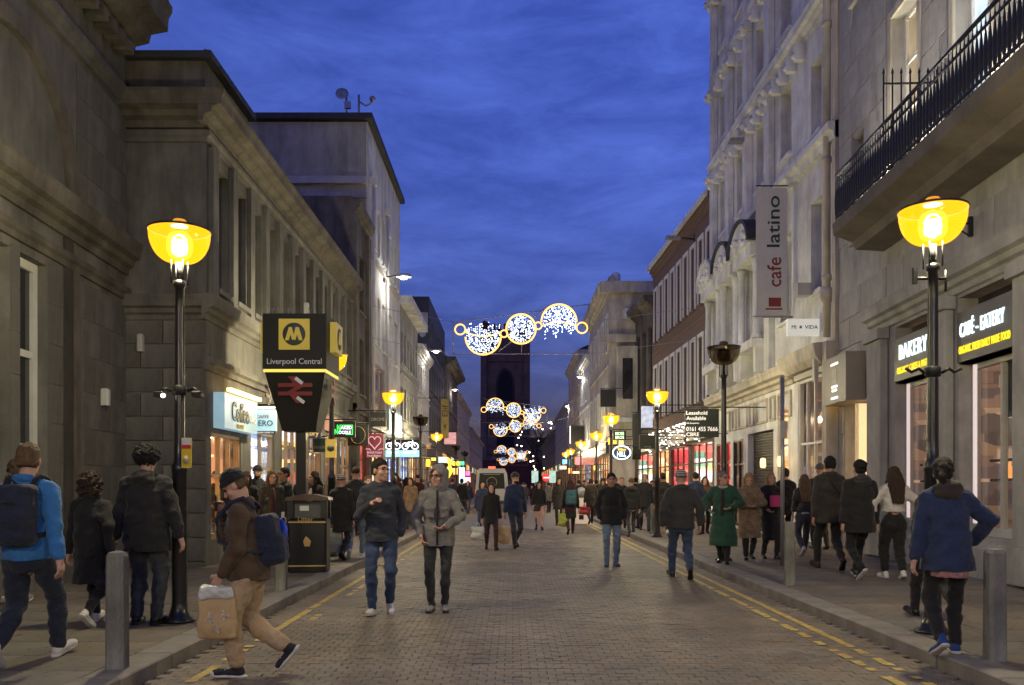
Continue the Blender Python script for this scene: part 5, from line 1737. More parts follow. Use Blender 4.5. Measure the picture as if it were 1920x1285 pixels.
    for nm, lab, u0, u1, v0, v1, d, col, st in (
            ('red_letter_sign', 'small dark sign with red letters past the bicycle signs', 800, 818, 841, 856, 38, (0.05, 0.008, 0.008), 0.3),
            ('white_box_sign', 'small white lit box sign over the station side pavement crowd', 822, 838, 857, 868, 44, (0.75, 0.9, 0.95), 0.8),
            ('pink_board_sign', 'pink and white board sign beside the lit lamp', 833, 855, 811, 833, 50, (0.75, 0.35, 0.35), 0.6),
            ('green_strip_sign', 'small bright green strip sign far along the station side', 862, 870, 866, 872, 58, (0.05, 0.9, 0.2), 2.2),
            ('yellow_strip_sign', 'small bright yellow strip sign next to the green one', 849, 861, 866, 873, 57, (1.0, 0.75, 0.02), 2.2),
            ('orange_neon_sign', 'orange lit sign low on the station side', 799, 806, 862, 875, 41, (1.0, 0.6, 0.02), 2.2),
            ('amber_strip_sign', 'amber strip light above the white box sign', 809, 818, 859, 864, 42, (1.0, 0.6, 0.05), 2.0),
            ('cyan_neon_sign', 'pale cyan neon sign column far along the station side', 861, 871, 877, 906, 60, (0.5, 0.95, 1.0), 1.8),
            ('pink_neon_sign', 'pink and red neon disc sign beside the cyan column', 873, 881, 884, 892, 62, (1.0, 0.08, 0.25), 2.5),
            ('red_neon_sign', 'red and white neon sign under the pink disc', 871, 882, 895, 905, 63, (1.0, 0.35, 0.4), 1.8),
            ('orange_lit_sign', 'row of orange lit letters on the white van side of the street', 850, 858, 878, 890, 56, (1.0, 0.4, 0.1), 1.8)):
        t, w, h = hang_sign(nm, lab, u0, u1, v0, v1, d, emit(nm + '_face', col, st, var=0.35, scale=6.0))
        MB().box(-w * 0.5 - 0.03, w * 0.5 + 0.03, -0.006, 0.11, -0.04, -0.002).build('frame', IRON, t)
    # curved yellow banana-shaped neon
    t = thing('curved_neon_sign', 'curved yellow lit sign shaped like a crescent over the station side pavement', 'sign', px(838, 905, 46))
    MB().tube([px(u, v, 46) - px(838, 905, 46) for u, v in ((831, 905), (838, 893), (844, 880), (843, 866), (838, 858))], [0.05, 0.16, 0.2, 0.16, 0.05], 8).build('tube', emit('yellow_crescent', (1.0, 0.65, 0.05), 1.3), t)
    MB().tube([(0.1, 0.1, 0.7), (-1.7, 0.1, 0.7)], 0.02, 5).build('bracket', IRON, t)

    # ---- cafe side
    t, w, h = hang_sign('leasehold_board', 'black leasehold board with white lettering and phone number by the unlit lamp', 1285, 1348, 767, 820, 24.5, mat('black_green_board', (0.014, 0.02, 0.018), 0.45), 7.35, 0.05)
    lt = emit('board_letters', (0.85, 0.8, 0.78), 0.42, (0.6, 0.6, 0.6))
    for tx, z_, ww, hh in (('Leasehold', 0.86, 0.62, 0.13), ('Available', 0.67, 0.58, 0.13), ('All Enquiries', 0.49, 0.38, 0.06), ('0161 455 7666', 0.29, 0.93, 0.15), ('CBRE', 0.10, 0.38, 0.13)):
        lettering(tx, lt, t, -w * 0.47, h * z_, w * ww, h * hh, -0.001, 0.005, align='L', bold=0.006)
    # vertical cafe banner
    t, w, h = hang_sign('cafe_banner', 'tall white vertical cafe banner with green and red lettering', 1418, 1476, 352, 592, 22.3, mat('white_banner_cloth', (0.55, 0.53, 0.5), 0.8, 0.1, 2), 7.35, 0.03, cat='banner')
    lettering('latino', mat('dark_green_letters', (0.01, 0.05, 0.045), 0.5), t, w * 0.05, h * 0.735, h * 0.40, w * 0.42, -0.001, 0.004, rot=R(90), bold=0.008)
    lettering('cafe', mat('dark_red_letters', (0.22, 0.03, 0.03), 0.5), t, w * 0.08, h * 0.34, h * 0.23, w * 0.46, -0.001, 0.004, rot=R(90), bold=0.008)
    MB().box(-w * 0.1, w * 0.3, -0.006, -0.001, h * 0.07, h * 0.14).box(-w * 0.2, w * 0.34, -0.006, -0.001, h * 0.045, h * 0.058).build('cup_mark', mat('dark_red_letters', (0.22, 0.03, 0.03)), t)
    MB().tube([(-w * 0.6, 0.015, -0.03), (w * 0.68, 0.015, -0.03)], 0.03, 6).build('lower_rod', GREY_M, t)
    # small white restaurant box sign
    t, w, h = hang_sign('white_shop_sign', 'white box sign with thin black lettering under the pipe', 1477, 1541, 598, 629, 20.4, emit('white_sign_face', (0.8, 0.78, 0.7), 0.32, (0.6, 0.58, 0.52)), 7.35, 0.14)
    lettering('MI', INK, t, -w * 0.32, h * 0.5, w * 0.13, h * 0.22, -0.001, 0.005)
    lettering('VIDA', INK, t, w * 0.19, h * 0.5, w * 0.38, h * 0.22, -0.001, 0.005)
    MB().prism([(-w * 0.16, h * 0.42), (-w * 0.08, h * 0.42), (-w * 0.09, h * 0.58), (-w * 0.15, h * 0.58)], -0.006, -0.001).build('mark', mat('teal_mark', (0.1, 0.35, 0.3), 0.5), t)
    # bookmaker oval
    t, w, h = hang_sign('bookmaker_sign', 'dark blue oval sign with white neon rim over the pavement', 1149, 1182, 838, 860, 33, mat('navy_sign', (0.012, 0.018, 0.06), 0.4), thick=0.08)
    MB().tube([(w * 0.5 * math.cos(a), -0.02, h / 2 + h * 0.56 * math.sin(a)) for a in [k * 2 * math.pi / 28 for k in range(28)]], 0.025, 6, True).build('neon_rim', emit('rim_white', (0.7, 0.95, 1.0), 2.6), t)
    lettering('HILL', emit('hill_white', (0.6, 0.95, 1.0), 2.4), t, 0, h * 0.38, w * 0.5, h * 0.42, -0.001, 0.01, bold=0.01)
    lettering('William', emit('hill_amber', (1.0, 0.5, 0.05), 1.8), t, 0, h * 0.77, w * 0.46, h * 0.24, -0.001, 0.01, bold=0.008)
    t, w, h = hang_sign('menswear_sign', 'black sign with mint green capital letters above the oval sign', 1150, 1174, 808, 825, 36, BLKB, thick=0.08)
    lettering('MOSS', emit('mint_lit', (0.6, 0.9, 0.5), 1.6), t, 0, h * 0.7, w * 0.66, h * 0.34, -0.001, 0.01, bold=0.01)
    lettering('BROS', emit('mint_lit', (0.6, 0.9, 0.5), 1.6), t, 0, h * 0.27, w * 0.66, h * 0.34, -0.001, 0.01, bold=0.01)
    t, w, h = hang_sign('blank_black_board', 'blank black hanging board high on the pale corner building', 1126, 1155, 730, 763, 44.5, BLKB, 5.9)
    t, w, h = hang_sign('black_fin_sign', 'tall narrow black fin sign hanging before the brick shops', 1186, 1202, 776, 862, 33.5, BLKB)
    t, w, h = hang_sign('dark_hanging_sign', 'dark rectangular hanging sign beside the lamp at the brick building', 1199, 1230, 816, 842, 29, BLKB)
    lettering('SHOES', mat('mid_grey_letters', (0.3, 0.3, 0.3)), t, 0, h * 0.15, w * 0.4, h * 0.1, -0.001, 0.005)
    t, w, h = hang_sign('far_black_board', 'black hanging board with a pale edge above the pink awning', 1070, 1096, 799, 832, 62, BLKB)
    MB().box(-w / 2 - 0.06, -w / 2 - 0.003, 0, 0.1, 0, h).build('edge_light', emit('edge_white', (0.9, 0.9, 0.8), 1.5), t)
    for nm, lab, u0, u1, v0, v1, d, col, st in (
            ('icicle_box_sign', 'white glittering light box hanging at the brick building', 1203, 1224, 762, 802, 31.5, (0.75, 0.8, 1.0), 0.45),
            ('amber_block_sign', 'amber lit block sign beside the menswear sign', 1141, 1147, 821, 834, 37, (1.0, 0.42, 0.03), 1.7),
            ('small_amber_sign', 'small amber lit sign between the amber block and oval', 1150, 1156, 826, 833, 38, (1.0, 0.42, 0.03), 1.7),
            ('orange_panel_sign', 'orange lit panel above the oval bookmaker sign', 1161, 1169, 826, 838, 35, (1.0, 0.5, 0.15), 1.7),
            ('cream_panel_sign', 'cream lit vertical panel beside the pale building shops', 1124, 1129, 831, 844, 46, (1.0, 0.8, 0.4), 2.2),
            ('cream_strip_sign', 'second cream lit strip further from the pale building', 1114, 1119, 840, 854, 50, (1.0, 0.75, 0.35), 2.2),
            ('red_square_sign', 'red and white square lit sign far down the cafe side', 1080, 1089, 858, 872, 55, (1.0, 0.12, 0.15), 1.8),
            ('pink_awning_sign', 'salmon pink fabric sign hanging over the cafe side pavement', 1092, 1114, 858, 872, 51, (0.8, 0.2, 0.15), 0.5),
            ('blue_neon_sign', 'bright blue neon sign far down the cafe side', 1055, 1063, 862, 870, 60, (0.05, 0.4, 1.0), 2.8),
            ('peach_neon_sign', 'peach lit letters under the blue neon sign', 1050, 1062, 874, 880, 61, (1.0, 0.5, 0.3), 2.0),
            ('yellow_square_sign', 'small yellow square sign on the cafe side pavement', 1114, 1120, 873, 882, 47, (1.0, 0.7, 0.02), 1.2),
            ('gold_strip_sign', 'gold lit strip sign far down the cafe side pavement', 1074, 1086, 884, 888, 57, (1.0, 0.65, 0.3), 1.8),
            ('red_neon_strip', 'small red and orange neon flash near the street end', 1066, 1072, 878, 888, 63, (1.0, 0.25, 0.05), 2.4)):
        t, w, h = hang_sign(nm, lab, u0, u1, v0, v1, d, emit(nm + '_face', col, st, var=0.4, scale=6.0))
        MB().box(-w * 0.5 - 0.03, w * 0.5 + 0.03, -0.006, 0.11, -0.04, -0.002).build('frame', IRON, t)
    # no entry sign and lit boards at the junction
    t = thing('no_entry_sign', 'round red no entry sign with white bar on a pole', 'road sign', (px(1024, 0, 96).x, 96, 0))
    MB().tube([(0, 0.1, 0), (0, 0.1, 3.2)], 0.05, 6).build('pole', GREY_M, t)
    m_ = MB(); m_.M = Matrix.Translation((0, 0, 2.5)) @ Matrix.Rotation(R(90), 4, 'X'); m_.lathe([(0, 0), (0.42, 0), (0.42, 0.04), (0, 0.04)], 24)
    m_.build('disc', emit('no_entry_red', (0.9, 0.04, 0.04), 1.0, (0.6, 0.02, 0.02)), t)
    MB().box(-0.3, 0.3, -0.06, -0.042, 2.43, 2.57).build('bar', emit('no_entry_white', (0.9, 0.9, 0.9), 1.0), t)
    for u, lab in ((1003, 'pale lit information board on the van side of the no entry sign'), (1036, 'pale green lit information board on the lamp side of the no entry sign')):
        t = thing('information_board', lab, 'sign', (px(u, 0, 92).x, 92, 0))
        MB().tube([(0, 0.05, 0), (0, 0.05, 2.0)], 0.05, 6).build('pole', GREY_M, t)
        MB().box(-0.36, 0.36, 0, 0.1, 1.9, 3.2).build('lit_panel', emit('mint_board', (0.6, 0.9, 0.75), 0.5, var=0.2), t)


signs()


# ------------------------------------------------------------------ wall floodlights on arms
def wall_flood(u, v, d, side, lit, label, wx=None, w=30):
    p = px(u, v, d)
    t = thing('wall_floodlight', label, 'floodlight', p, 0, 'floodlights on wall arms')
    wx = (wx if wx is not None else (-5.2 if side == 'L' else 5.3)) - p.x
    s_ = 1 if wx > 0 else -1
    MB().tube([(wx, 0, 0.0), (s_ * 0.25, 0, 0.06)], 0.035, 6).build('arm', IRON, t)
    MB().box(wx - 0.06 if wx > 0 else wx, wx if wx > 0 else wx + 0.06, -0.08, 0.08, -0.2, 0.2).build('wall_plate', IRON, t)
    MB().box(-0.3, 0.3, -0.14, 0.14, 0.0, 0.12, 0.03).build('head', GREY_M, t)
    if lit:
        MB().lathe([(0.0, -0.1), (0.12, -0.07), (0.17, -0.01), (0.17, -0.002)], 14).build('lens', emit('flood_lens', (1.0, 0.95, 0.75), 14), t)
        l = bpy.data.lights.new('flood_glow', 'POINT'); l.energy = w; l.color = (1.0, 0.93, 0.78); l.shadow_soft_size = 0.15
        o = bpy.data.objects.new('flood_glow', l); COL.objects.link(o); o.parent = t; o.location = (0, 0, -0.3)


wall_flood(757, 520, 34.5, 'L', True, 'bright lit floodlight on an arm of the white block', w=36)
wall_flood(818, 659, 50.0, 'L', True, 'lit floodlight on an arm above the grey shop building', w=30)
wall_flood(853, 731, 72.0, 'L', True, 'lit floodlight on an arm far along the station side', w=30)
wall_flood(1087, 707, 64.0, 'R', True, 'lit floodlight on an arm over the cream stone front', w=30)
wall_flood(1064, 762, 80.0, 'R', True, 'lit floodlight on an arm far along the cafe side', w=30)
wall_flood(1385, 268, 26.4, 'R', False, 'unlit floodlight on an arm of the ornate pale building', 7.35)
wall_flood(1262, 449, 34.0, 'R', False, 'unlit floodlight on an arm of the brick building', 7.3)


# ------------------------------------------------------------------ festive lights over the street
GOLD = emit('gold_rope_light', (1.0, 0.50, 0.12), 1.5)
LED = emit('white_led', (0.66, 0.76, 1.0), 2.6)


def festive(label, cx, d, z, W, flip, seed):
    t = thing('festive_light_display', label, 'festive lights', (cx, d, z), 0, 'festive light displays across the street')
    k = W / 255.0
    rnd = random.Random(seed)
    rx = -1 if flip else 1
    thin = min(1.0, max(0.55, 31 / d))

    def P(u, v):
        return ((u - 977) * k * rx, 0, (618 - v) * k)

    def ring(u, v, r, tr, name='ring', a0=0, a1=360):
        c = P(u, v)
        n = 36 if a1 - a0 > 200 else 18
        pts = [(c[0] + r * k * math.cos(R(a0 + (a1 - a0) * i / n)), 0, c[2] + r * k * math.sin(R(a0 + (a1 - a0) * i / n))) for i in range(n if a1 - a0 >= 360 else n + 1)]
        MB().tube(pts, tr * k, 6, a1 - a0 >= 360).build(name, GOLD, t)
    wire = mat('thin_steel_wire', (0.35, 0.35, 0.37), 0.4, 0.1, metal=0.5)
    for a, b in (((850, 605), (1104, 571)), ((850, 664), (1104, 664)), ((850, 605), (850, 664)), ((1104, 571), (1104, 664)), ((978, 645), (978, 664))):
        MB().tube([P(*a), P(*b)], 0.9 * k, 5).build('frame_rod', wire, t)
    # carrying wires out to the house fronts
    for v in (604, 664):
        z0 = P(0, v)[2]
        MB().tube([(-5.2 - cx, 0, z0 + 0.6), (P(850, 0)[0] * rx, 0, z0)], 0.008, 4).build('span_wire', wire, t)
        MB().tube([(5.3 - cx if d > 45 else 7.2 - cx, 0, z0 + 0.6), (P(1104, 0)[0] * rx, 0, z0)], 0.008, 4).build('span_wire', wire, t)
    ring(863, 618, 9.5, 1.5); ring(945, 626, 6.5, 1.4); ring(1009, 611, 6.5, 1.4); ring(1091, 615, 10, 1.5)
    ring(977, 617, 27.5, 1.8)
    # left cup: lower half circle with a curved lid; right dome: upper half
    ring(906, 632, 33, 1.8, 'half_ring', 180, 360); ring(1048, 604, 33, 1.8, 'half_ring', 0, 180)
    MB().tube([P(873 + 66 * i / 12, 623 + 8 * math.sin(math.pi * i / 12)) for i in range(13)], 1.5 * k, 6).build('arc', GOLD, t)
    MB().tube([P(1015 + 66 * i / 12, 612 - 8 * math.sin(math.pi * i / 12)) for i in range(13)], 1.5 * k, 6).build('arc', GOLD, t)
    MB().tube([P(935, 660), P(960, 640)], 1.0 * k, 5).tube([P(996, 600), P(1030, 572)], 1.0 * k, 5).build('tie_rod', wire, t)

    def leds(name, n, fn):
        mb = MB()
        for _ in range(n):
            u, v = fn()
            c = P(u, v)
            mb.ico((c[0], rnd.uniform(-0.1, 0.1), c[2]), rnd.uniform(0.7, 1.25) * k * thin ** 0.2)
        o = mb.build(name, LED, t); o['kind'] = 'stuff'

    def disc():
        while True:
            a, b = rnd.uniform(-25, 25), rnd.uniform(-25, 25)
            if a * a + b * b < 600: return 977 + a, 617 + b
    cols_l = [(u, rnd.uniform(2, 22)) for u in range(876, 938, 4)]
    cols_r = [(u, rnd.uniform(2, 26)) for u in range(1018, 1080, 4)]

    def cup():
        if rnd.random() < 0.62:
            while True:
                a, b = rnd.uniform(-31, 31), rnd.uniform(-4, 31)
                if a * a + b * b < 940: return 906 + a, 632 + b
        u, hh = rnd.choice(cols_l)
        return u + rnd.uniform(-1, 1), 630 - rnd.random() * (hh + 8)

    def dome():
        if rnd.random() < 0.6:
            while True:
                a, b = rnd.uniform(-31, 31), rnd.uniform(-31, 2)
                if a * a + b * b < 940: return 1048 + a, 604 + b
        u, hh = rnd.choice(cols_r)
        return u + rnd.uniform(-1, 1), 606 + rnd.random() * (hh + 6)
    n = 300 if d < 50 else 220
    leds('led_cluster', n, disc); leds('led_cluster', int(n * 1.15), cup); leds('led_cluster', int(n * 1.15), dome)
    return t


festive('gold ringed festive light display strung highest, its white dome at the pale building side', px(977, 618, 31).x, 31, px(0, 618, 31).z, 4.95, False, 1)
festive('gold ringed festive light display, second along the street, its dome towards the clad building', px(963, 770, 64).x, 64, px(0, 770, 64).z, 5.0, True, 2)
festive('gold ringed festive light display, third along the street, hung just below the second', px(966, 800, 80).x, 80, px(0, 800, 80).z, 5.0, False, 3)
festive('gold ringed festive light display, fourth along the street, above the white van', px(959, 848, 118).x, 118, px(0, 848, 118).z, 4.9, True, 4)
festive('gold ringed festive light display, fifth and lowest before the church', px(960, 862, 138).x, 138, px(0, 862, 138).z, 5.0, False, 5)


# ------------------------------------------------------------------ the white van
def van():
    d = 52.0
    t = thing('white_van', 'white minibus van with a dark rear window and round crest at its rear doors', 'van', (px(922, 0, d).x, d, 0))
    body = mat('white_van_paint', (0.42, 0.42, 0.44), 0.3, 0.05, spec=0.6)
    prof = [(-0.98, 0.4), (0.98, 0.4), (1.0, 1.3), (0.9, 2.35), (0.78, 2.58), (-0.78, 2.58), (-0.9, 2.35), (-1.0, 1.3)]
    MB().prism(prof, 0, 5.2).build('body', body, t)
    MB().prism([(-0.8, 1.35), (0.8, 1.35), (0.74, 2.3), (-0.74, 2.3)], -0.02, -0.001).build('rear_window', mat('black_rear_glass', (0.012, 0.014, 0.014), 0.45, 0.1, spec=0.3), t)
    m_ = MB(); m_.M = Matrix.Translation((0, -0.022, 1.75)) @ Matrix.Rotation(R(90), 4, 'X'); m_.tube([(0.3 * math.cos(a), 0.3 * math.sin(a), 0) for a in [k * 0.3142 for k in range(20)]], 0.03, 5, True)
    m_.build('crest_ring', mat('crest_gold', (0.3, 0.24, 0.12), 0.5), t)
    MB().box(-0.5, 0.5, -0.06, -0.021, 2.2, 2.24).build('window_text', mat('mid_grey_letters', (0.3, 0.3, 0.3)), t)
    MB().box(-0.95, 0.95, -0.12, -0.001, 0.42, 0.62).build('bumper', mat('dark_plastic', (0.03, 0.03, 0.03), 0.5), t)
    for s_ in (-1, 1):
        MB().box(s_ * 0.93 - 0.07, s_ * 0.93 + 0.05, -0.03, -0.001, 0.8, 1.25).build('tail_light', emit('tail_red', (1.0, 0.12, 0.03), 1.0), t)
        MB().box(s_ * 1.12 - 0.1, s_ * 1.12 + 0.1, 4.1, 4.2, 1.6, 1.95).build('mirror', mat('dark_plastic', (0.03, 0.03, 0.03)), t)
        for y in (0.9, 4.2):
            w = MB(); w.M = Matrix.Translation((s_ * 0.88, y, 0.34)) @ Matrix.Rotation(R(90), 4, 'Y')
            w.lathe([(0.0, -0.1), (0.2, -0.11), (0.34, -0.1), (0.34, 0.1), (0.2, 0.11), (0, 0.1)], 18)
            w.build('wheel', mat('rubber', (0.02, 0.02, 0.02), 0.8), t)
    MB().box(-0.22, 0.22, 0.3, 0.45, 2.582, 2.72).build('roof_light', emit('taxi_red', (1.0, 0.12, 0.05), 1.2), t)
    MB().box(-0.26, 0.26, -0.135, -0.121, 0.46, 0.57).build('number_plate', mat('yellow_plate', (0.75, 0.55, 0.03)), t)


van()

# wheeled advertising boards standing on the cafe side pavement
t = thing('pavement_board', 'cream folding pavement board with a small dark mark below a round dial', 'pavement sign', (px(1090, 0, 33).x, 33, 0))
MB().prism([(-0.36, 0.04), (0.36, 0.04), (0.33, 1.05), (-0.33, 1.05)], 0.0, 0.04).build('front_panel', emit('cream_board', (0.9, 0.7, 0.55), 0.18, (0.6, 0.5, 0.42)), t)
m_ = MB(); m_.M = Matrix.Rotation(R(-14), 4, 'X'); m_.prism([(-0.36, 0.0), (0.36, 0.0), (0.33, 1.0), (-0.33, 1.0)], 0.26, 0.3)
m_.build('rear_panel', mat('board_back', (0.4, 0.35, 0.3), 0.6), t)
MB().box(-0.09, 0.09, -0.01, -0.001, 0.2, 0.38).build('mark', mat('black_green_board', (0.014, 0.02, 0.018)), t)
m_ = MB(); m_.M = Matrix.Translation((0, 0.0, 1.25)) @ Matrix.Rotation(R(90), 4, 'X'); m_.lathe([(0, 0), (0.2, 0), (0.2, 0.03), (0, 0.03)], 20)
m_.build('dial', mat('grey_dial', (0.35, 0.35, 0.35), 0.5), t)

# ------------------------------------------------------------------ people: smooth-blended solids turned into one skin each
class Solid:
    """implicit solid on a grid, meshed with surface nets"""

    def __init__(s, res, k=0.03):
        s.res, s.k, s.pr, s.cuts = res, k, [], []

    def cone(s, a, b, ra, rb, k=None, op='u'):
        a, b = np.array(a, float), np.array(b, float)
        r = max(ra, rb)
        s.pr.append((op, 'cone', (a, b, ra, rb), np.minimum(a, b) - r, np.maximum(a, b) + r, s.k if k is None else k))
        return s

    def chain(s, pts, rs, k=None):
        for i in range(len(pts) - 1):
            s.cone(pts[i], pts[i + 1], rs[i], rs[i + 1], k)
        return s

    def ell(s, c, r, M=None, k=None, op='u'):
        c, r = np.array(c, float), np.array(r, float)
        m = max(r)
        e = r if M is None else np.full(3, m)
        s.pr.append((op, 'ell', (c, r, None if M is None else np.array(M.to_3x3(), float)), c - e, c + e, s.k if k is None else k))
        return s

    def skirt(s, c0, c1, r0, r1, k=None):
        """elliptic drape from c0 (low) to c1 (high)"""
        c0, c1 = np.array(c0, float), np.array(c1, float)
        m = max(*r0, *r1)
        s.pr.append(('u', 'skirt', (c0, c1, np.array(r0), np.array(r1)), np.minimum(c0, c1) - [m, m, 0.01], np.maximum(c0, c1) + [m, m, 0.01], s.k if k is None else k))
        return s

    def rbox(s, c, h, r, M=None, k=None, op='u'):
        c, h = np.array(c, float), np.array(h, float)
        m = np.linalg.norm(h) + r if M is not None else h + r
        s.pr.append((op, 'box', (c, h, r, None if M is None else np.array(M.to_3x3(), float)), c - m, c + m, s.k if k is None else k))
        return s

    def cut(s, n, p):
        """throw away what lies beyond the plane through p with outward normal n"""
        s.cuts.append((np.array(n, float), np.array(p, float)))
        return s

    def mesh(s, noise=0.0, nfreq=14.0, seed=0):
        res = s.res
        un = [p for p in s.pr if p[0] == 'u']
        lo = np.min([p[3] for p in un], 0) - 2.5 * res - noise
        hi = np.max([p[4] for p in un], 0) + 2.5 * res + noise
        n = np.ceil((hi - lo) / res).astype(int) + 1
        F = np.full(n, 1.0, np.float32)
        ax = [lo[i] + res * np.arange(n[i]) for i in range(3)]
        for op, kind, a, blo, bhi, k in s.pr:
            pad = k + 2 * res + noise
            i0 = np.clip(np.floor((blo - pad - lo) / res).astype(int), 0, n - 1)
            i1 = np.clip(np.ceil((bhi + pad - lo) / res).astype(int) + 1, 1, n)
            if np.any(i1 <= i0):
                continue
            X = ax[0][i0[0]:i1[0]][:, None, None]; Y = ax[1][i0[1]:i1[1]][None, :, None]; Z = ax[2][i0[2]:i1[2]][None, None, :]
            if kind == 'cone':
                p, q, ra, rb = a
                ba = q - p; L2 = max(ba @ ba, 1e-9)
                x, y, z = X - p[0], Y - p[1], Z - p[2]
                t = np.clip((x * ba[0] + y * ba[1] + z * ba[2]) / L2, 0, 1)
                d = np.sqrt((x - t * ba[0]) ** 2 + (y - t * ba[1]) ** 2 + (z - t * ba[2]) ** 2) - (ra + t * (rb - ra))
            elif kind == 'ell':
                c, r, M = a
                x, y, z = X - c[0], Y - c[1], Z - c[2]
                if M is not None:
                    x, y, z = [x * M[0, i] + y * M[1, i] + z * M[2, i] for i in range(3)]
                k0 = np.sqrt((x / r[0]) ** 2 + (y / r[1]) ** 2 + (z / r[2]) ** 2)
                k1 = np.sqrt((x / r[0] ** 2) ** 2 + (y / r[1] ** 2) ** 2 + (z / r[2] ** 2) ** 2)
                d = k0 * (k0 - 1) / np.maximum(k1, 1e-6)
            elif kind == 'skirt':
                c0, c1, r0, r1 = a
                t = np.clip((Z - c0[2]) / max(c1[2] - c0[2], 1e-6), 0, 1)
                rx = r0[0] + t * (r1[0] - r0[0]); ry = r0[1] + t * (r1[1] - r0[1])
                x = X - (c0[0] + t * (c1[0] - c0[0])); y = Y - (c0[1] + t * (c1[1] - c0[1]))
                d = (np.sqrt((x / rx) ** 2 + (y / ry) ** 2) - 1) * np.minimum(rx, ry)
                d = np.maximum(np.maximum(d, c0[2] - Z), Z - c1[2])
            else:
                c, h, r, M = a
                x, y, z = X - c[0], Y - c[1], Z - c[2]
                if M is not None:
                    x, y, z = [x * M[0, i] + y * M[1, i] + z * M[2, i] for i in range(3)]
                qx, qy, qz = np.abs(x) - h[0], np.abs(y) - h[1], np.abs(z) - h[2]
                d = np.sqrt(np.maximum(qx, 0) ** 2 + np.maximum(qy, 0) ** 2 + np.maximum(qz, 0) ** 2) + np.minimum(np.maximum(np.maximum(qx, qy), qz), 0) - r
            S = F[i0[0]:i1[0], i0[1]:i1[1], i0[2]:i1[2]]
            if op == 'u':
                if k > 0:
                    hh = np.maximum(k - np.abs(S - d), 0) / k
                    S[...] = np.minimum(S, d) - hh * hh * k * 0.25
                else:
                    S[...] = np.minimum(S, d)
            else:
                kk = max(k * 0.5, 0.004)
                hh = np.maximum(kk - np.abs(S + d), 0) / kk
                S[...] = np.maximum(S, -d) + hh * hh * kk * 0.25
        X, Y, Z = ax[0][:, None, None], ax[1][None, :, None], ax[2][None, None, :]
        if noise:
            rg = np.random.RandomState(seed)
            for f_, am in ((1.0, 0.6), (2.1, 0.4)):
                w = rg.uniform(-1, 1, (3, 4)) * nfreq * f_
                ph = rg.uniform(0, 6, 4)
                for q in range(3):
                    F += (noise * am / 2) * np.sin(w[0, q] * X + w[1, q] * Y + w[2, q] * 1.4 * Z + ph[q] + 1.5 * np.sin(nfreq * 0.7 * Z + ph[3]))
        for nn, p in s.cuts:
            F = np.maximum(F, (X - p[0]) * nn[0] + (Y - p[1]) * nn[1] + (Z - p[2]) * nn[2])
        # surface nets
        I = F < 0
        c = I[:-1, :-1, :-1].astype(np.int8)
        tot = np.zeros_like(c)
        for dx in (0, 1):
            for dy in (0, 1):
                for dz in (0, 1):
                    tot += I[dx:I.shape[0] - 1 + dx, dy:I.shape[1] - 1 + dy, dz:I.shape[2] - 1 + dz]
        act = (tot > 0) & (tot < 8)
        idx = np.argwhere(act)
        if len(idx) == 0:
            return np.zeros((0, 3)), np.zeros((0, 4), int)
        vid = np.full(act.shape, -1, np.int64)
        vid[act] = np.arange(len(idx))
        P = np.zeros((len(idx), 3)); cnt = np.zeros(len(idx))
        cs = [(a_, b_, c_) for a_ in (0, 1) for b_ in (0, 1) for c_ in (0, 1)]
        V = {q: F[idx[:, 0] + q[0], idx[:, 1] + q[1], idx[:, 2] + q[2]] for q in cs}
        for q in cs:
            for axn in range(3):
                if q[axn] == 0:
                    q2 = list(q); q2[axn] = 1; q2 = tuple(q2)
                    va, vb = V[q], V[q2]
                    cr = (va < 0) != (vb < 0)
                    t = np.where(cr, va / np.where(cr, va - vb, 1), 0)
                    pt = np.tile(np.array(q, float), (len(idx), 1)); pt[:, axn] = t
                    P[cr] += pt[cr]; cnt[cr] += 1
        P = lo + res * (idx + P / cnt[:, None])
        faces = []
        for axn in range(3):
            b_, c_ = (axn + 1) % 3, (axn + 2) % 3
            s0 = [slice(None)] * 3; s1 = [slice(None)] * 3
            s0[axn] = slice(0, -1); s1[axn] = slice(1, None)
            A, B = I[tuple(s0)], I[tuple(s1)]
            for inside, flip in ((A & ~B, False), (~A & B, True)):
                e = np.argwhere(inside)
                if len(e) == 0:
                    continue
                ok = (e[:, b_] > 0) & (e[:, c_] > 0) & (e[:, b_] < F.shape[b_] - 1) & (e[:, c_] < F.shape[c_] - 1)
                e = e[ok]
                def at(db, dc):
                    w = e.copy(); w[:, b_] += db; w[:, c_] += dc
                    return vid[w[:, 0], w[:, 1], w[:, 2]]
                q = np.stack([at(-1, -1), at(0, -1), at(0, 0), at(-1, 0)], 1)
                if flip:
                    q = q[:, ::-1]
                faces.append(q)
        return P, np.concatenate(faces)


def np_mesh(name, parts, m):
    """one mesh object out of several (P, Q) arrays"""
    me = bpy.data.meshes.new(name)
    Ps, Qs, o = [], [], 0
    for P, Q in parts:
        Ps.append(P); Qs.append(Q + o); o += len(P)
    P = np.concatenate(Ps); Q = np.concatenate(Qs)
    me.vertices.add(len(P)); me.vertices.foreach_set('co', P.astype(np.float32).ravel())
    me.loops.add(len(Q) * 4); me.loops.foreach_set('vertex_index', Q.astype(np.int32).ravel())
    me.polygons.add(len(Q)); me.polygons.foreach_set('loop_start', np.arange(0, len(Q) * 4, 4, dtype=np.int32))
    me.polygons.foreach_set('use_smooth', np.ones(len(Q), bool))
    me.materials.append(m)
    me.update(calc_edges=True)
    return me


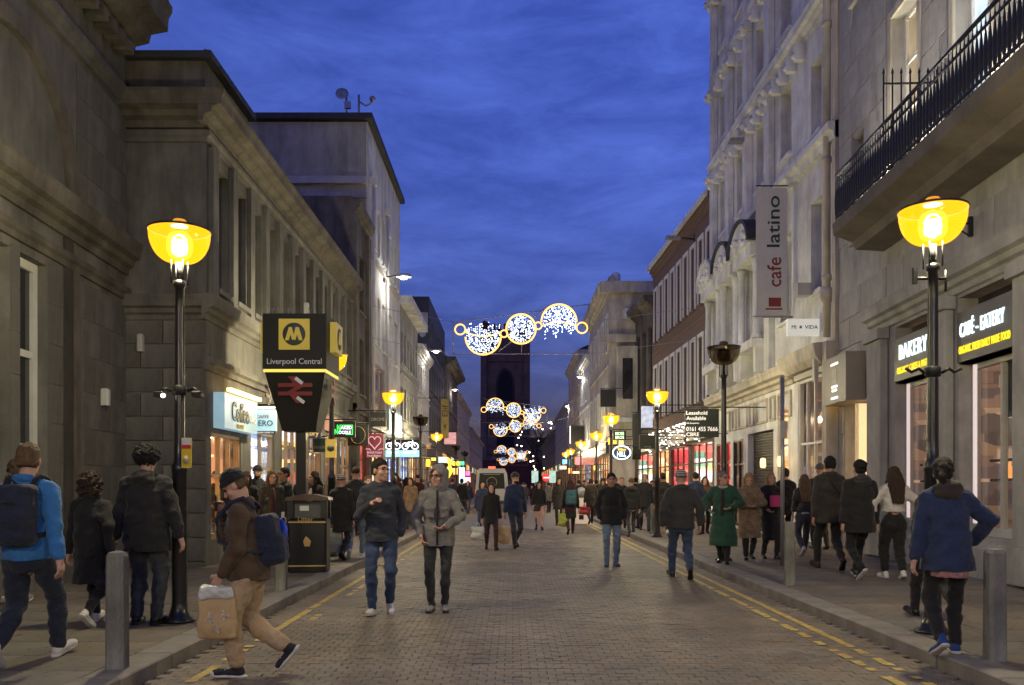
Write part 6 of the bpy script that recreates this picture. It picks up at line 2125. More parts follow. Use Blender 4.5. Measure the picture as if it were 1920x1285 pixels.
def ik(a, t, l1, l2, pole):
    a, t, pole = Vector(a), Vector(t), Vector(pole)
    d = t - a
    L = min(max(d.length, 1e-4), (l1 + l2) * 0.999)
    d = d.normalized()
    t = a + d * L
    x = (l1 * l1 - l2 * l2 + L * L) / (2 * L)
    h = math.sqrt(max(l1 * l1 - x * x, 0))
    pp = (pole - d * pole.dot(d))
    pp = pp.normalized() if pp.length > 1e-5 else Vector((0, -1, 0))
    return a + d * x + pp * h, t


SKIN = {'fair': mat('fair_skin', (0.52, 0.30, 0.22), 0.5, 0.12, 12, 0.05, 80, sheen=0.0), 'tan': mat('tan_skin', (0.40, 0.22, 0.145), 0.5, 0.12, 12, 0.05, 80),
        'dark': mat('dark_skin', (0.13, 0.07, 0.045), 0.45, 0.12, 12, 0.05, 80)}


def cloth(name, col, rough=0.85, var=0.3, bump=0.75, bs=24, scale=9):
    return mat('cloth_' + name, col, rough, var, scale, bump, bs, sheen=0.15)


C = {
    'black': cloth('black', (0.012, 0.012, 0.013)), 'black2': cloth('soft_black', (0.02, 0.019, 0.02)), 'charcoal': cloth('charcoal', (0.035, 0.034, 0.036)),
    'navy': cloth('navy', (0.014, 0.02, 0.042)), 'navy2': cloth('mid_navy', (0.022, 0.035, 0.085)), 'navysweat': cloth('navy_sweater', (0.028, 0.032, 0.045)), 'blue': cloth('bright_blue', (0.03, 0.16, 0.42), 0.8, 0.2, 0.5, 40),
    'jeans': cloth('blue_jeans', (0.035, 0.06, 0.125), 0.85, 0.45), 'jeans_l': cloth('pale_jeans', (0.16, 0.22, 0.32), 0.85, 0.4), 'jeans_g': cloth('grey_jeans', (0.05, 0.055, 0.065), 0.85, 0.4), 'jeans_k': cloth('black_jeans', (0.03, 0.03, 0.032), 0.85, 0.4),
    'grey': cloth('grey_jacket', (0.175, 0.165, 0.158), 0.6, 0.3, 0.9, 24), 'brown': cloth('brown_suede', (0.085, 0.052, 0.028), 0.9, 0.4, 0.4, 60), 'olive': cloth('olive', (0.04, 0.034, 0.025)), 'puffer': cloth('dark_puffer', (0.03, 0.027, 0.033), 0.5),
    'chino': cloth('beige_chino', (0.44, 0.31, 0.18), 0.85, 0.2), 'beige': cloth('camel_fur', (0.25, 0.17, 0.105), 0.95, 0.5, 1.0, 45), 'green': cloth('bottle_green', (0.020, 0.075, 0.042), 0.85, 0.2), 'white': cloth('off_white', (0.55, 0.52, 0.48), 0.85, 0.1),
    'maroon': cloth('maroon', (0.055, 0.012, 0.014)), 'leather': cloth('black_leather', (0.014, 0.013, 0.013), 0.4), 'pinkfur': cloth('pink_fur', (0.36, 0.22, 0.2), 0.95, 0.4, 1.0, 40), 'teal': cloth('teal', (0.05, 0.13, 0.16)),
    'stripe': cloth('purple_grey_knit', (0.13, 0.10, 0.12), 0.95, 0.5, 0.8, 60), 'pinkshirt': cloth('pink_print', (0.42, 0.22, 0.22), 0.85, 0.6, scale=30), 'scarf': cloth('cream_scarf', (0.42, 0.34, 0.26), 0.9, 0.5, scale=20), 'greyhat': cloth('grey_knit', (0.11, 0.11, 0.115), 0.95, 0.2, 0.8, 60),
}
HAIR = {'black': mat('black_hair', (0.010, 0.009, 0.009), 0.78, 0.4, 30, 1.0, 110, stretch=(1, 1, 0.3)), 'brown': mat('brown_hair', (0.045, 0.025, 0.016), 0.78, 0.4, 30, 1.0, 110, stretch=(1, 1, 0.3)),
        'dkbrown': mat('dark_brown_hair', (0.022, 0.014, 0.010), 0.78, 0.4, 30, 1.0, 110, stretch=(1, 1, 0.3)), 'blonde': mat('blonde_hair', (0.33, 0.22, 0.11), 0.78, 0.35, 30, 1.0, 110, stretch=(1, 1, 0.3)),
        'fair': mat('dark_blonde_hair', (0.14, 0.085, 0.045), 0.78, 0.4, 30, 1.0, 110, stretch=(1, 1, 0.3)), 'grey': mat('grey_hair', (0.17, 0.165, 0.17), 0.78, 0.35, 30, 1.0, 110, stretch=(1, 1, 0.3)), 'red': mat('auburn_hair', (0.05, 0.02, 0.015), 0.78, 0.4, 30, 1.0, 110, stretch=(1, 1, 0.3))}
SH = {'white': mat('white_shoe', (0.62, 0.60, 0.58), 0.45, 0.1, 10), 'black': mat('black_shoe', (0.012, 0.012, 0.012), 0.3, 0.2, 10), 'grey': mat('grey_trainer', (0.22, 0.22, 0.23), 0.6, 0.4, 20), 'blue': mat('blue_trainer', (0.02, 0.06, 0.22), 0.6, 0.2, 20), 'brown': mat('brown_boot', (0.06, 0.025, 0.016), 0.5, 0.2, 12), 'canvas': mat('black_canvas', (0.02, 0.02, 0.022), 0.8, 0.2, 20), 'dblue': mat('denim_shoe', (0.06, 0.12, 0.24), 0.7, 0.2, 20)}
SOLE_W = mat('white_rubber_sole', (0.6, 0.58, 0.55), 0.5, 0.1, 10)
SOLE_K = mat('black_rubber_sole', (0.015, 0.015, 0.015), 0.6, 0.1, 10)
EYE_M = mat('dark_eye', (0.02, 0.015, 0.012), 0.15, 0.05)

WALK_A = (((0.085, -0.30, 0.085), -12), ((-0.085, 0.27, 0.17), 42))     # left leg forward
WALK_B = (((0.085, 0.27, 0.17), 42), ((-0.085, -0.30, 0.085), -12))     # right leg forward
STAND = (((0.10, 0.0, 0.08), 0), ((-0.10, 0.02, 0.08), 0))
STEP_A = (((0.08, -0.14, 0.08), 0), ((-0.08, 0.15, 0.11), 18))
STEP_B = (((0.08, 0.15, 0.11), 18), ((-0.08, -0.14, 0.08), 0))
LEFT_DOWN, RIGHT_DOWN = (0.245, 0.0, 0.80), (-0.245, 0.0, 0.80)
PCOUNT = [0]


def person(label, u, v, surf='road', H=1.75, rot=0, legs=STAND, la=LEFT_DOWN, ra=RIGHT_DOWN, lean=0, side=0, yaw=0, pitch=0,
           skin='fair', top=('black', 0.02, 0.86), trousers='jeans', leg_r=1.0, shoes=('black', False), hair=('short', 'dkbrown'), hat=None, hood=None,
           build=1.0, coat_open=None, collar=0.02, quilt=0, beard=None, glasses=False, d=None, skirt=None, bare=False, hands=(True, True), zip_=None, belt=None, fur=None, bagstrap=None, cuff=False):
    PCOUNT[0] += 1
    if d is None:
        d = FPX * (EYE - (PAVE if surf == 'pave' else 0.0)) / (v - HZ)
    base = px(u, v, d); base.z = PAVE if surf == 'pave' else 0.0
    S = H / 1.75
    th = top[1] * 0.8
    near, mid = d < 11.5, d < 19
    rb = 0.011 if near else 0.016 if mid else 0.026
    rh = 0.007 if near else 0.011 if mid else 0.019
    root = thing('person', label, 'person', base, R(rot), 'people walking on the street')
    if abs(S - 1) > 1e-3:
        root.scale = (S, S, S)
    # skeleton -----------------------------------------------------------
    (lf, lfp), (rf, rfp) = legs
    drop = 0.0
    for f_ in (lf, rf):
        reach = math.hypot(f_[1], 0.92 - f_[2])
        drop = max(drop, math.sqrt(max((0.92 - f_[2]) ** 2 + f_[1] ** 2, 0)) - 0.845)
    hz = 0.92 - max(0.0, drop) * 1.05 - 0.012
    M = Matrix.Translation((0, 0, hz)) @ Matrix.Rotation(R(lean), 4, 'X') @ Matrix.Rotation(R(side), 4, 'Y') @ Matrix.Translation((0, 0, -0.92))
    M3 = M.to_3x3()
    T = lambda x, y, z: M @ Vector((x, y, z))
    W = build * 0.96
    sh = {1: T(0.158 * W, 0, 1.40), -1: T(-0.158 * W, 0, 1.40)}
    hipp = {1: Vector((0.092, 0, hz)), -1: Vector((-0.092, 0, hz))}
    knee, ank, elb, wri = {}, {}, {}, {}
    for s_, f_ in ((1, lf), (-1, rf)):
        knee[s_], ank[s_] = ik(hipp[s_], f_, 0.425, 0.425, (s_ * 0.12, -1, 0.1))
    for s_, t_ in ((1, la), (-1, ra)):
        pole = Vector((s_ * 0.55, 0.9, -0.25)) if len(t_) < 4 else Vector(t_[3])
        elb[s_], wri[s_] = ik(sh[s_], t_[:3], 0.285, 0.265, pole)
    hc = T(0, -0.02, 1.635)
    HM = Matrix.Translation(hc) @ (M3 @ Matrix.Rotation(R(yaw), 3, 'Z') @ Matrix.Rotation(R(pitch), 3, 'X')).to_4x4()
    H3 = HM.to_3x3()
    h = lambda x, y, z: HM @ Vector((x, y, z))
    # body: head, neck, hands and the trunk under the clothes, one mesh ----
    hd = Solid(rh, 0.022)
    hd.ell(h(0, 0.014, 0.035), (0.076, 0.094, 0.092), H3).ell(h(0, -0.024, -0.045), (0.060, 0.068, 0.078), H3).ell(h(0, -0.062, -0.098), (0.03, 0.026, 0.024), H3)
    hd.cone(h(0, 0.02, -0.06), T(0, 0.012, 1.44), 0.056 * (0.9 + 0.1 * W), 0.068)
    if mid:
        hd.cone(h(0, -0.088, 0.016), h(0, -0.112, -0.026), 0.009, 0.0155, 0.012).ell(h(0, -0.084, 0.034), (0.05, 0.016, 0.011), H3, 0.014)
        hd.ell(h(0, -0.088, -0.062), (0.025, 0.013, 0.0105), H3, 0.008)
        for s_ in (-1, 1):
            hd.ell(h(s_ * 0.034, -0.092, 0.012), (0.019, 0.013, 0.012), H3, 0.012, 's')
            hd.ell(h(s_ * 0.077, 0.012, -0.008), (0.010, 0.024, 0.034), H3, 0.012)
            hd.ell(h(s_ * 0.045, -0.062, -0.03), (0.02, 0.02, 0.02), H3, 0.02)
    parts = [hd.mesh()]
    hand_c = {}
    for q, s_ in enumerate((1, -1)):
        w = (wri[s_] - elb[s_]).normalized()
        fwd = Vector((0, -1, 0))
        thumb = fwd - w * fwd.dot(w)
        if thumb.length < 0.3:
            thumb = Vector((-s_, 0, 0.3)); thumb -= w * thumb.dot(w)
        thumb.normalize()
        nrm = Vector((-s_, 0, 0)); nrm = nrm - w * nrm.dot(w) - thumb * nrm.dot(thumb)
        nrm = nrm.normalized() if nrm.length > 0.05 else w.cross(thumb)
        p = wri[s_]
        hand_c[s_] = p + w * 0.09 + nrm * 0.02
        if not hands[q]:
            continue
        hm = Solid(0.0075 if near else 0.012 if mid else 0.02, 0.008)
        hm.cone(p - w * 0.05, p + w * 0.02, 0.027, 0.026, 0.02)
        for t_, in ((0.028,), (0.009,), (-0.010,), (-0.028,)):
            hm.cone(p + w * 0.02 + thumb * t_ * 0.7, p + w * 0.085 + thumb * t_, 0.0165, 0.0135, 0.012)
        if mid:
            for t_, ln in ((0.030, 0.068), (0.010, 0.078), (-0.011, 0.072), (-0.030, 0.056)):
                b0 = p + w * 0.088 + thumb * t_
                b1 = b0 + (w * 0.9 + nrm * 0.45).normalized() * ln * 0.52
                b2 = b1 + (w * 0.5 + nrm * 0.9).normalized() * ln * 0.5
                hm.cone(b0, b1, 0.0105, 0.0095).cone(b1, b2, 0.0095, 0.008)
            q0 = p + w * 0.03 + thumb * 0.03
            q1 = q0 + (w * 0.6 + thumb * 0.75 + nrm * 0.2).normalized() * 0.038
            q2 = q1 + (w * 0.9 + thumb * 0.15 + nrm * 0.35).normalized() * 0.03
            hm.cone(q0, q1, 0.014, 0.0115).cone(q1, q2, 0.0115, 0.009)
        else:
            hm.cone(p + w * 0.08, p + w * 0.14 + nrm * 0.04, 0.03, 0.02)
        parts.append(hm.mesh())
    tr = Solid(0.035, 0.05)
    tr.cone(T(0, 0.01, 0.95), T(0, 0.01, 1.36), 0.085, 0.075).cone(sh[1], sh[-1], 0.035, 0.035)
    for s_ in (1, -1):
        tr.cone(sh[s_], elb[s_], 0.045, 0.036).cone(elb[s_], wri[s_], 0.036, 0.026).cone(hipp[s_], knee[s_], 0.065, 0.045)
        if not bare:
            tr.cone(knee[s_], ank[s_], 0.045, 0.034)
    parts.append(tr.mesh())
    if bare:
        for s_ in (1, -1):
            lg = Solid(rb, 0.02); mid_ = knee[s_].lerp(ank[s_], 0.3) + Vector((0, 0.015, 0))
            lg.cone(hipp[s_], knee[s_], 0.08, 0.055).cone(knee[s_], mid_, 0.052, 0.055).cone(mid_, ank[s_], 0.055, 0.036)
            parts.append(lg.mesh())
    obj('body', np_mesh('body', parts, SKIN[skin]), root)
    # trousers -----------------------------------------------------------
    if trousers:
        ts = Solid(rb, 0.03)
        r = leg_r
        ts.ell((0, 0.012, hz + 0.02), (0.168 * W, 0.118 * W, 0.13)).ell((0, 0.045, hz - 0.06), (0.135 * W, 0.095, 0.10))
        for s_ in (1, -1):
            kn, an, hp = knee[s_], ank[s_], hipp[s_]
            calf = kn.lerp(an, 0.32) + (an - kn).cross(Vector((1, 0, 0))).normalized() * 0.008
            end = kn.lerp(an, 0.96 if not cuff else 0.86)
            up = hp.lerp(kn, 0.12) + Vector((s_ * 0.004, 0.008, 0))
            ts.chain([up, hp.lerp(kn, 0.55), kn, calf, end], [0.092 * (0.4 + 0.6 * r) * (0.6 + 0.4 * W), 0.076 * r, 0.062 * r, 0.061 * r, 0.05 * r], 0.028)
        obj('trousers', np_mesh('trousers', [ts.mesh(0.010 if mid else 0.006, 26, PCOUNT[0])], C[trousers]), root)
    # shoes --------------------------------------------------------------
    for s_, f_, pt in ((1, ank[1], lfp), (-1, ank[-1], rfp)):
        FM = Matrix.Translation(f_) @ Matrix.Rotation(R(pt), 4, 'X') @ Matrix.Rotation(R(8 * s_), 4, 'Z')
        g = lambda x, y, z: FM @ Vector((x, y, z))
        F3 = FM.to_3x3()
        so = Solid(0.008 if near else 0.012 if mid else 0.02, 0.02)
        so.cone(g(0, 0.0, 0.03), g(0, 0.02, -0.03), 0.042, 0.042).cone(g(0, 0.03, -0.04), g(0, -0.14, -0.048), 0.036, 0.036).ell(g(0, -0.155, -0.048), (0.043, 0.055, 0.032), F3)
        so.cut(F3 @ Vector((0, 0, -1)), g(0, 0, -0.062))
        o = obj('shoe', np_mesh('shoe', [so.mesh()], SH[shoes[0]]), root)
        sl = Solid(0.008 if near else 0.012 if mid else 0.02, 0.01)
        sl.rbox(g(0, -0.02, -0.068), (0.022, 0.075, 0.004), 0.012 if near else 0.014, F3).ell(g(0, -0.125, -0.068), (0.047, 0.088, 0.017), F3).ell(g(0, 0.045, -0.068), (0.037, 0.05, 0.017), F3)
        obj('sole', np_mesh('sole', [sl.mesh()], SOLE_W if shoes[1] else SOLE_K), o)
        if shoes[0] == 'canvas':
            tc_ = Solid(0.007, 0.008); tc_.ell(g(0, -0.178, -0.05), (0.04, 0.036, 0.026), F3)
            obj('toe_cap', np_mesh('toe_cap', [tc_.mesh()], SOLE_W), o)
            ak = Solid(0.008, 0.012); ak.cone(g(0, 0.004, 0.0), g(0, 0.006, 0.075), 0.047, 0.047).cut(F3 @ Vector((0, 0, 1)), g(0, 0, 0.085))
            obj('ankle_panel', np_mesh('ankle_panel', [ak.mesh()], SH['canvas']), o)
            MB().ico(g(0.046 * (1 if s_ > 0 else -1), 0.0, 0.045), 0.02).build('ankle_patch', SOLE_W, o)
            lc = MB()
            for k_ in range(5):
                lc.tube([g(-0.022, -0.05 - 0.02 * k_, 0.0 - 0.008 * k_), g(0.022, -0.055 - 0.02 * k_, 0.002 - 0.008 * k_)], 0.005, 4)
            lc.build('laces', SOLE_W, o)
    # top ----------------------------------------------------------------
    cname, th, hem = top[0], top[1] * 0.8, top[2]
    cm = C[cname]
    hem = hem * 1.0
    j = Solid(rb, 0.045)
    j.ell(T(0, -0.005, 1.27), ((0.160 + th * 0.8) * W, (0.108 + th) * W, 0.21), M3).ell(T(0, 0, 1.07), ((0.148 + th) * W, (0.106 + th) * W, 0.19), M3)
    j.cone(T(0.05, 0.012, 1.455), sh[1], 0.06 + th * 0.5, 0.055 + th * 0.5).cone(T(-0.05, 0.012, 1.455), sh[-1], 0.06 + th * 0.5, 0.055 + th * 0.5)
    j.ell(T(0, 0.012, 1.43), (0.10, 0.085, 0.07), M3)
    flare = top[3] if len(top) > 3 else 1.0
    low = hem - 0.92
    hc0 = Vector((0, 0.008, hem - 0.92 + hz))
    wz = T(0, 0, 1.10)
    if hem < 1.06:
        # drape from the waist to the hem follows the legs
        my = (knee[1].y + knee[-1].y) / 2 * max(0.0, (0.92 - hem)) * 1.6
        spread = abs(knee[1].y - knee[-1].y) * 0.35 * max(0, min(1, (0.95 - hem) / 0.4))
        j.skirt((hc0.x, hc0.y + my, hc0.z), (wz.x, wz.y, wz.z), ((0.165 + th) * W * flare, (0.122 + th) * W * flare + spread), ((0.15 + th) * W, (0.108 + th) * W), 0.03)
    for s_ in (1, -1):
        a_, e_, w_ = sh[s_], elb[s_], wri[s_]
        fo = e_.lerp(w_, 0.88)
        j.chain([a_, a_.lerp(e_, 0.5), e_, fo], [0.056 + th * 0.6, 0.051 + th * 0.6, 0.045 + th * 0.6, 0.034 + th * 0.5], 0.02)
    # neck opening
    if hem > 0.3:
        j.cut((0, 0, -1), hc0)
    F_noise = 0.013 if mid else 0.008
    pq = j.mesh(F_noise, 22, PCOUNT[0] * 3 + 1)
    jo = obj('jacket', np_mesh('jacket', [pq], cm), root)
    if quilt:
        qs = Solid(rb * 0.9, 0.006)
        for k_ in range(quilt):
            zz = 1.40 - k_ * 0.075
            qs.ell(T(0, -0.045, zz), (0.105, 0.098 + th, 0.044), M3)
        obj('quilted_vest', np_mesh('quilted_vest', [qs.mesh(0.003, 30)], C['puffer']), root)
    if coat_open:
        # an open coat shows what is worn below
        sv = Solid(rb, 0.02)
        sv.ell(T(0, -0.065, 1.22), (0.065, 0.088 + th, 0.22), M3).cone(T(0, -0.085 - th, 1.1), (0, -0.10 - th * 1.6, max(hem, 0.45) + 0.05), 0.055, 0.07)
        obj('inner_top', np_mesh('inner_top', [sv.mesh(0.004, 25)], C[coat_open]), root)
    if zip_:
        MB().tube([T(0, -0.11 - th, 1.47), T(0, -0.125 - th, 1.36), T(0, -0.133 - th, 1.25), T(0, -0.135 - th, 1.1), T(0, -0.14 - th, 0.95), T(0, -0.145 - th, hem + 0.02)], 0.015, 6).build('zip', C['black'], jo)
        for s_ in (1, -1):
            pk = Solid(rb, 0.006); pk.rbox(T(s_ * 0.085, -0.118 - th, 1.2), (0.04, 0.012, 0.05), 0.008, M3).rbox(T(s_ * 0.085, -0.124 - th, 1.255), (0.046, 0.012, 0.012), 0.008, M3)
            obj('pocket', np_mesh('pocket', [pk.mesh()], cm), jo)
        pt = Solid(rb * 0.7, 0.004); q_ = sh[1].lerp(elb[1], 0.75) + Vector((0.045, -0.02, 0)); pt.rbox(q_, (0.012, 0.025, 0.03), 0.008)
        obj('sleeve_badge', np_mesh('sleeve_badge', [pt.mesh()], C['olive']), jo)
    if collar:
        cs = Solid(rb * 0.8, 0.01)
        for k_ in range(14):
            a0, a1 = 2 * math.pi * k_ / 14, 2 * math.pi * (k_ + 1) / 14
            Rr = 0.066 + collar * 0.35
            cs.cone(T(Rr * math.cos(a0), 0.008 + Rr * math.sin(a0), 1.478 + 0.022 * math.sin(a0)), T(Rr * math.cos(a1), 0.008 + Rr * math.sin(a1), 1.478 + 0.022 * math.sin(a1)), collar, collar)
        obj('collar', np_mesh('collar', [cs.mesh(0.003, 30)], C[fur] if fur == 'scarf' else cm), jo)
    if hood == 'down' or hood == 'furdown':
        hs = Solid(rb, 0.03)
        hs.ell(T(0, 0.10, 1.46), (0.125, 0.075, 0.085), M3).cone(T(-0.1, 0.02, 1.48), T(0, 0.11, 1.5), 0.04, 0.05).cone(T(0.1, 0.02, 1.48), T(0, 0.11, 1.5), 0.04, 0.05)
        obj('hood', np_mesh('hood', [hs.mesh(0.012 if hood == 'down' else 0.02, 30 if hood == 'down' else 70, 3)], C[fur] if fur else cm), jo)
    elif hood in ('up', 'furup'):
        hs = Solid(rh * 1.2, 0.02)
        hs.ell(h(0, 0.022, 0.03), (0.112, 0.128, 0.132), H3).cone(h(0, 0.03, -0.06), T(0, 0.03, 1.44), 0.105, 0.11)
        hs.ell(h(0, -0.115, -0.022), (0.078, 0.10, 0.118), H3, 0.02, 's')
        hs.ell(h(0, -0.02, 0.0), (0.080, 0.098, 0.115), H3, 0.004, 's')
        obj('hood', np_mesh('hood', [hs.mesh(0.007, 26)], C[fur] if (fur and hood == 'up') else cm), jo)
        if hood == 'furup':
            fs = Solid(rh * 1.2, 0.012)
            for k_ in range(12):
                a0, a1 = 2 * math.pi * k_ / 12, 2 * math.pi * (k_ + 1) / 12
                fs.cone(h(0.102 * math.cos(a0), -0.06, -0.005 + 0.125 * math.sin(a0)), h(0.102 * math.cos(a1), -0.06, -0.005 + 0.125 * math.sin(a1)), 0.036, 0.036)
            obj('fur_trim', np_mesh('fur_trim', [fs.mesh(0.012, 90)], C['pinkfur']), jo)
    if skirt:
        ks = Solid(rb, 0.02)
        ks.skirt((0, 0.0, hz - skirt[1]), (0, 0.005, hz + 0.1), (0.2, 0.15), (0.16, 0.115))
        obj('skirt', np_mesh('skirt', [ks.mesh(0.012, 30)], C[skirt[0]]), root)
    if belt:
        bs_ = Solid(rb, 0.01)
        bs_.skirt((hc0.x, hc0.y, hc0.z - 0.055), (hc0.x, hc0.y, hc0.z + 0.02), ((0.155) * W, 0.12 * W), ((0.155) * W, 0.12 * W))
        obj('shirt_hem', np_mesh('shirt_hem', [bs_.mesh(0.006, 30)], C[belt]), root)
    # hair, hats ---------------------------------------------------------
    if hat:
        hs = Solid(rh * 1.1, 0.012)
        hs.ell(h(0, 0.014, 0.05), (0.092, 0.112, 0.108), H3).cut(H3 @ Vector((0, -0.12, -1)), h(0, 0, 0.028))
        for k_ in range(12):
            a0, a1 = 2 * math.pi * k_ / 12, 2 * math.pi * (k_ + 1) / 12
            hs.cone(h(0.08 * math.cos(a0), 0.012 + 0.098 * math.sin(a0), 0.045 + 0.012 * -math.sin(a0)), h(0.08 * math.cos(a1), 0.012 + 0.098 * math.sin(a1), 0.045 + 0.012 * -math.sin(a1)), 0.02, 0.02)
        ho = obj('hat', np_mesh('hat', [hs.mesh(0.004, 60)], C[hat]), root)
        if hat == 'stripe':
            st = MB()
            for z_ in (0.06, 0.095, 0.125):
                rr = math.sqrt(max(0.01, 1 - ((z_ - 0.05) / 0.108) ** 2))
                st.tube([h(0.094 * rr * math.cos(k_ * 0.3927), 0.014 + 0.115 * rr * math.sin(k_ * 0.3927), z_) for k_ in range(16)], 0.007, 5, True)
            st.build('stripe', C['white'], ho)
    if hair:
        kind, hcol = hair
        hs = Solid(rh * 1.1, 0.018)
        nz, nf = 0.006, 60
        if kind in ('short', 'long', 'bob', 'bun', 'pony', 'wavy'):
            if not hat:
                hs.ell(h(0, 0.024, 0.052), (0.086, 0.100, 0.092), H3)
            hs.ell(h(0, 0.05, -0.005), (0.082, 0.075, 0.085), H3)
            hs.ell(h(0, -0.115, -0.02), (0.095, 0.085, 0.098), H3, 0.01, 's')
            if kind == 'short':
                hs.cut(H3 @ Vector((0, 0.25, -1)), h(0, 0.05, -0.055))
            if kind == 'bob':
                hs.ell(h(0, 0.04, -0.06), (0.098, 0.08, 0.10), H3)
                for s_ in (1, -1):
                    hs.cone(h(s_ * 0.08, 0.0, 0.02), h(s_ * 0.082, -0.02, -0.11), 0.03, 0.028)
            if kind in ('long', 'wavy'):
                lnz = 1.22 if kind == 'long' else 1.3
                for s_ in (-1, 0, 1):
                    hs.chain([h(s_ * 0.06, 0.05, 0.0), T(s_ * 0.075, 0.105, 1.48), T(s_ * 0.06, 0.145 + th * 0.8, lnz)], [0.055, 0.055, 0.03])
                for s_ in (1, -1):
                    hs.chain([h(s_ * 0.075, 0.01, 0.02), h(s_ * 0.09, 0.01, -0.1), T(s_ * 0.11, -0.03 - th, 1.38)], [0.03, 0.032, 0.024])
            if kind == 'bun':
                hs.ell(h(0, 0.13, 0.06), (0.062, 0.055, 0.058), H3)
            if kind == 'pony':
                hs.ell(h(0, 0.12, 0.035), (0.045, 0.04, 0.045), H3)
                hs.chain([h(0, 0.13, 0.03), h(0.01, 0.17, -0.06), h(0.0, 0.15, -0.16)], [0.035, 0.036, 0.016])
        elif kind == 'curly':
            nz, nf = 0.022, 75
            hs.ell(h(0, 0.04, 0.03), (0.125, 0.125, 0.125), H3).ell(h(0, 0.055, -0.07), (0.13, 0.1, 0.10), H3)
            hs.ell(h(0, -0.135, -0.03), (0.09, 0.095, 0.11), H3, 0.01, 's')
        elif kind == 'afro':
            nz, nf = 0.018, 80
            hs.ell(h(0, 0.03, 0.06), (0.128, 0.12, 0.105), H3)
            hs.ell(h(0, -0.135, -0.04), (0.09, 0.095, 0.11), H3, 0.01, 's')
        elif kind == 'buzz':
            nz = 0.001
            hs.ell(h(0, 0.02, 0.045), (0.079, 0.094, 0.087), H3).ell(h(0, -0.115, -0.02), (0.095, 0.082, 0.095), H3, 0.01, 's').cut(H3 @ Vector((0, 0.25, -1)), h(0, 0.05, -0.04))
        if near and kind in ('short', 'buzz') or (mid and kind in ('short', 'buzz')):
            for s_ in (1, -1):
                hs.cone(h(s_ * 0.018, -0.102, 0.032), h(s_ * 0.048, -0.088, 0.032), 0.006, 0.005, 0.004)
        obj('hair', np_mesh('hair', [hs.mesh(nz, nf, PCOUNT[0])], HAIR[hcol]), root)
    if beard:
        bd = Solid(rh, 0.012)
        bd.ell(h(0, -0.032, -0.072), (0.062, 0.068, 0.062), H3).ell(h(0, -0.05, -0.015), (0.09, 0.09, 0.045), H3, 0.01, 's')
        obj('beard', np_mesh('beard', [bd.mesh(0.003, 70)], HAIR[beard]), root)
    if mid and abs((rot + yaw + 180) % 360 - 180) < 110:
        for s_ in (1, -1):
            c_ = h(s_ * 0.034, -0.083, 0.012)
            MB().ico(c_, 0.0115).build('eye', EYE_M, root)
    if glasses:
        gm = MB()
        for s_ in (1, -1):
            gm.tube([h(s_ * 0.036 + 0.024 * math.cos(k_ * 0.5236), -0.108, 0.01 + 0.019 * math.sin(k_ * 0.5236)) for k_ in range(12)], 0.0035, 4, True)
            gm.tube([h(s_ * 0.06, -0.105, 0.014), h(s_ * 0.083, 0.0, 0.014)], 0.003, 4)
        gm.tube([h(-0.012, -0.11, 0.012), h(0.012, -0.11, 0.012)], 0.003, 4)
        gm.build('glasses', INK, root)
    if bagstrap:
        MB().tube([T(0.12, -0.13 - th, 1.46 - 0.06), T(0.1, 0.0, 1.53), T(0.02, 0.14 + th, 1.35), T(-0.16, 0.13 + th, 1.1)], 0.012, 6).build('bag_strap', C['black'], root)
    mw = Matrix.Translation(base) @ Matrix.Rotation(R(rot), 4, 'Z') @ Matrix.Scale(S, 4)
    root_info = dict(root=root, hand={s_: mw @ hand_c[s_] for s_ in (1, -1)}, W=mw, T=T, h=h, near=near, rb=rb, M3=M3, hc0=hc0)
    return root_info


def backpack(P, label, col, w=0.15, hgt=0.23, dep=0.085, th=0.03, flap=None, strap=True, zo=0.0):
    """worn on the back; a thing of its own"""
    T, M3 = P['T'], P['M3']
    t = thing('backpack', label, 'backpack', P['root'].location, P['root'].rotation_euler.z)
    t.scale = P['root'].scale
    s = Solid(P['rb'], 0.03)
    s.rbox(T(0, 0.15 + th, 1.22 + zo), (w - 0.05, dep - 0.055, hgt - 0.06), 0.055, M3).rbox(T(0, 0.2 + th, 1.13 + zo), (w - 0.06, dep - 0.06, 0.07), 0.05, M3)
    b = obj('pack_body', np_mesh('pack_body', [s.mesh(0.008, 24)], col), t)
    MB().tube([T(-w * 0.6, 0.225 + th, 1.30), T(0, 0.25 + th, 1.31), T(w * 0.6, 0.225 + th, 1.30)], 0.008, 5).build('zip', C['black'], b)
    MB().tube([T(-0.03, 0.17 + th, 1.45), T(0, 0.19 + th, 1.49), T(0.03, 0.17 + th, 1.45)], 0.01, 5).build('grab_loop', C['black'], t)
    if strap:
        for s_ in (1, -1):
            MB().tube([T(s_ * 0.1, 0.14, 1.42), T(s_ * 0.115, 0.06, 1.525), T(s_ * 0.125, -0.05, 1.50), T(s_ * 0.135, -0.135 - th, 1.38), T(s_ * 0.15, -0.14 - th, 1.2), T(s_ * 0.19, -0.0, 1.08), T(s_ * 0.13, 0.15, 1.05)], 0.02, 6).build('strap', C['navy'] if flap else C['black'], t)
    if flap:
        MB().tube([T(-0.09, 0.25 + th, 1.30), T(-0.11, 0.255 + th, 1.2), T(-0.09, 0.25 + th, 1.12)], [0.02, 0.04, 0.045], 8).build('tag', flap, t)
        MB().box(-0.02, 0.02, 0, 0.02, 0, 0.05).build('buckle', C['white'], t, T(-0.1, 0.26 + th, 1.31))
    return t


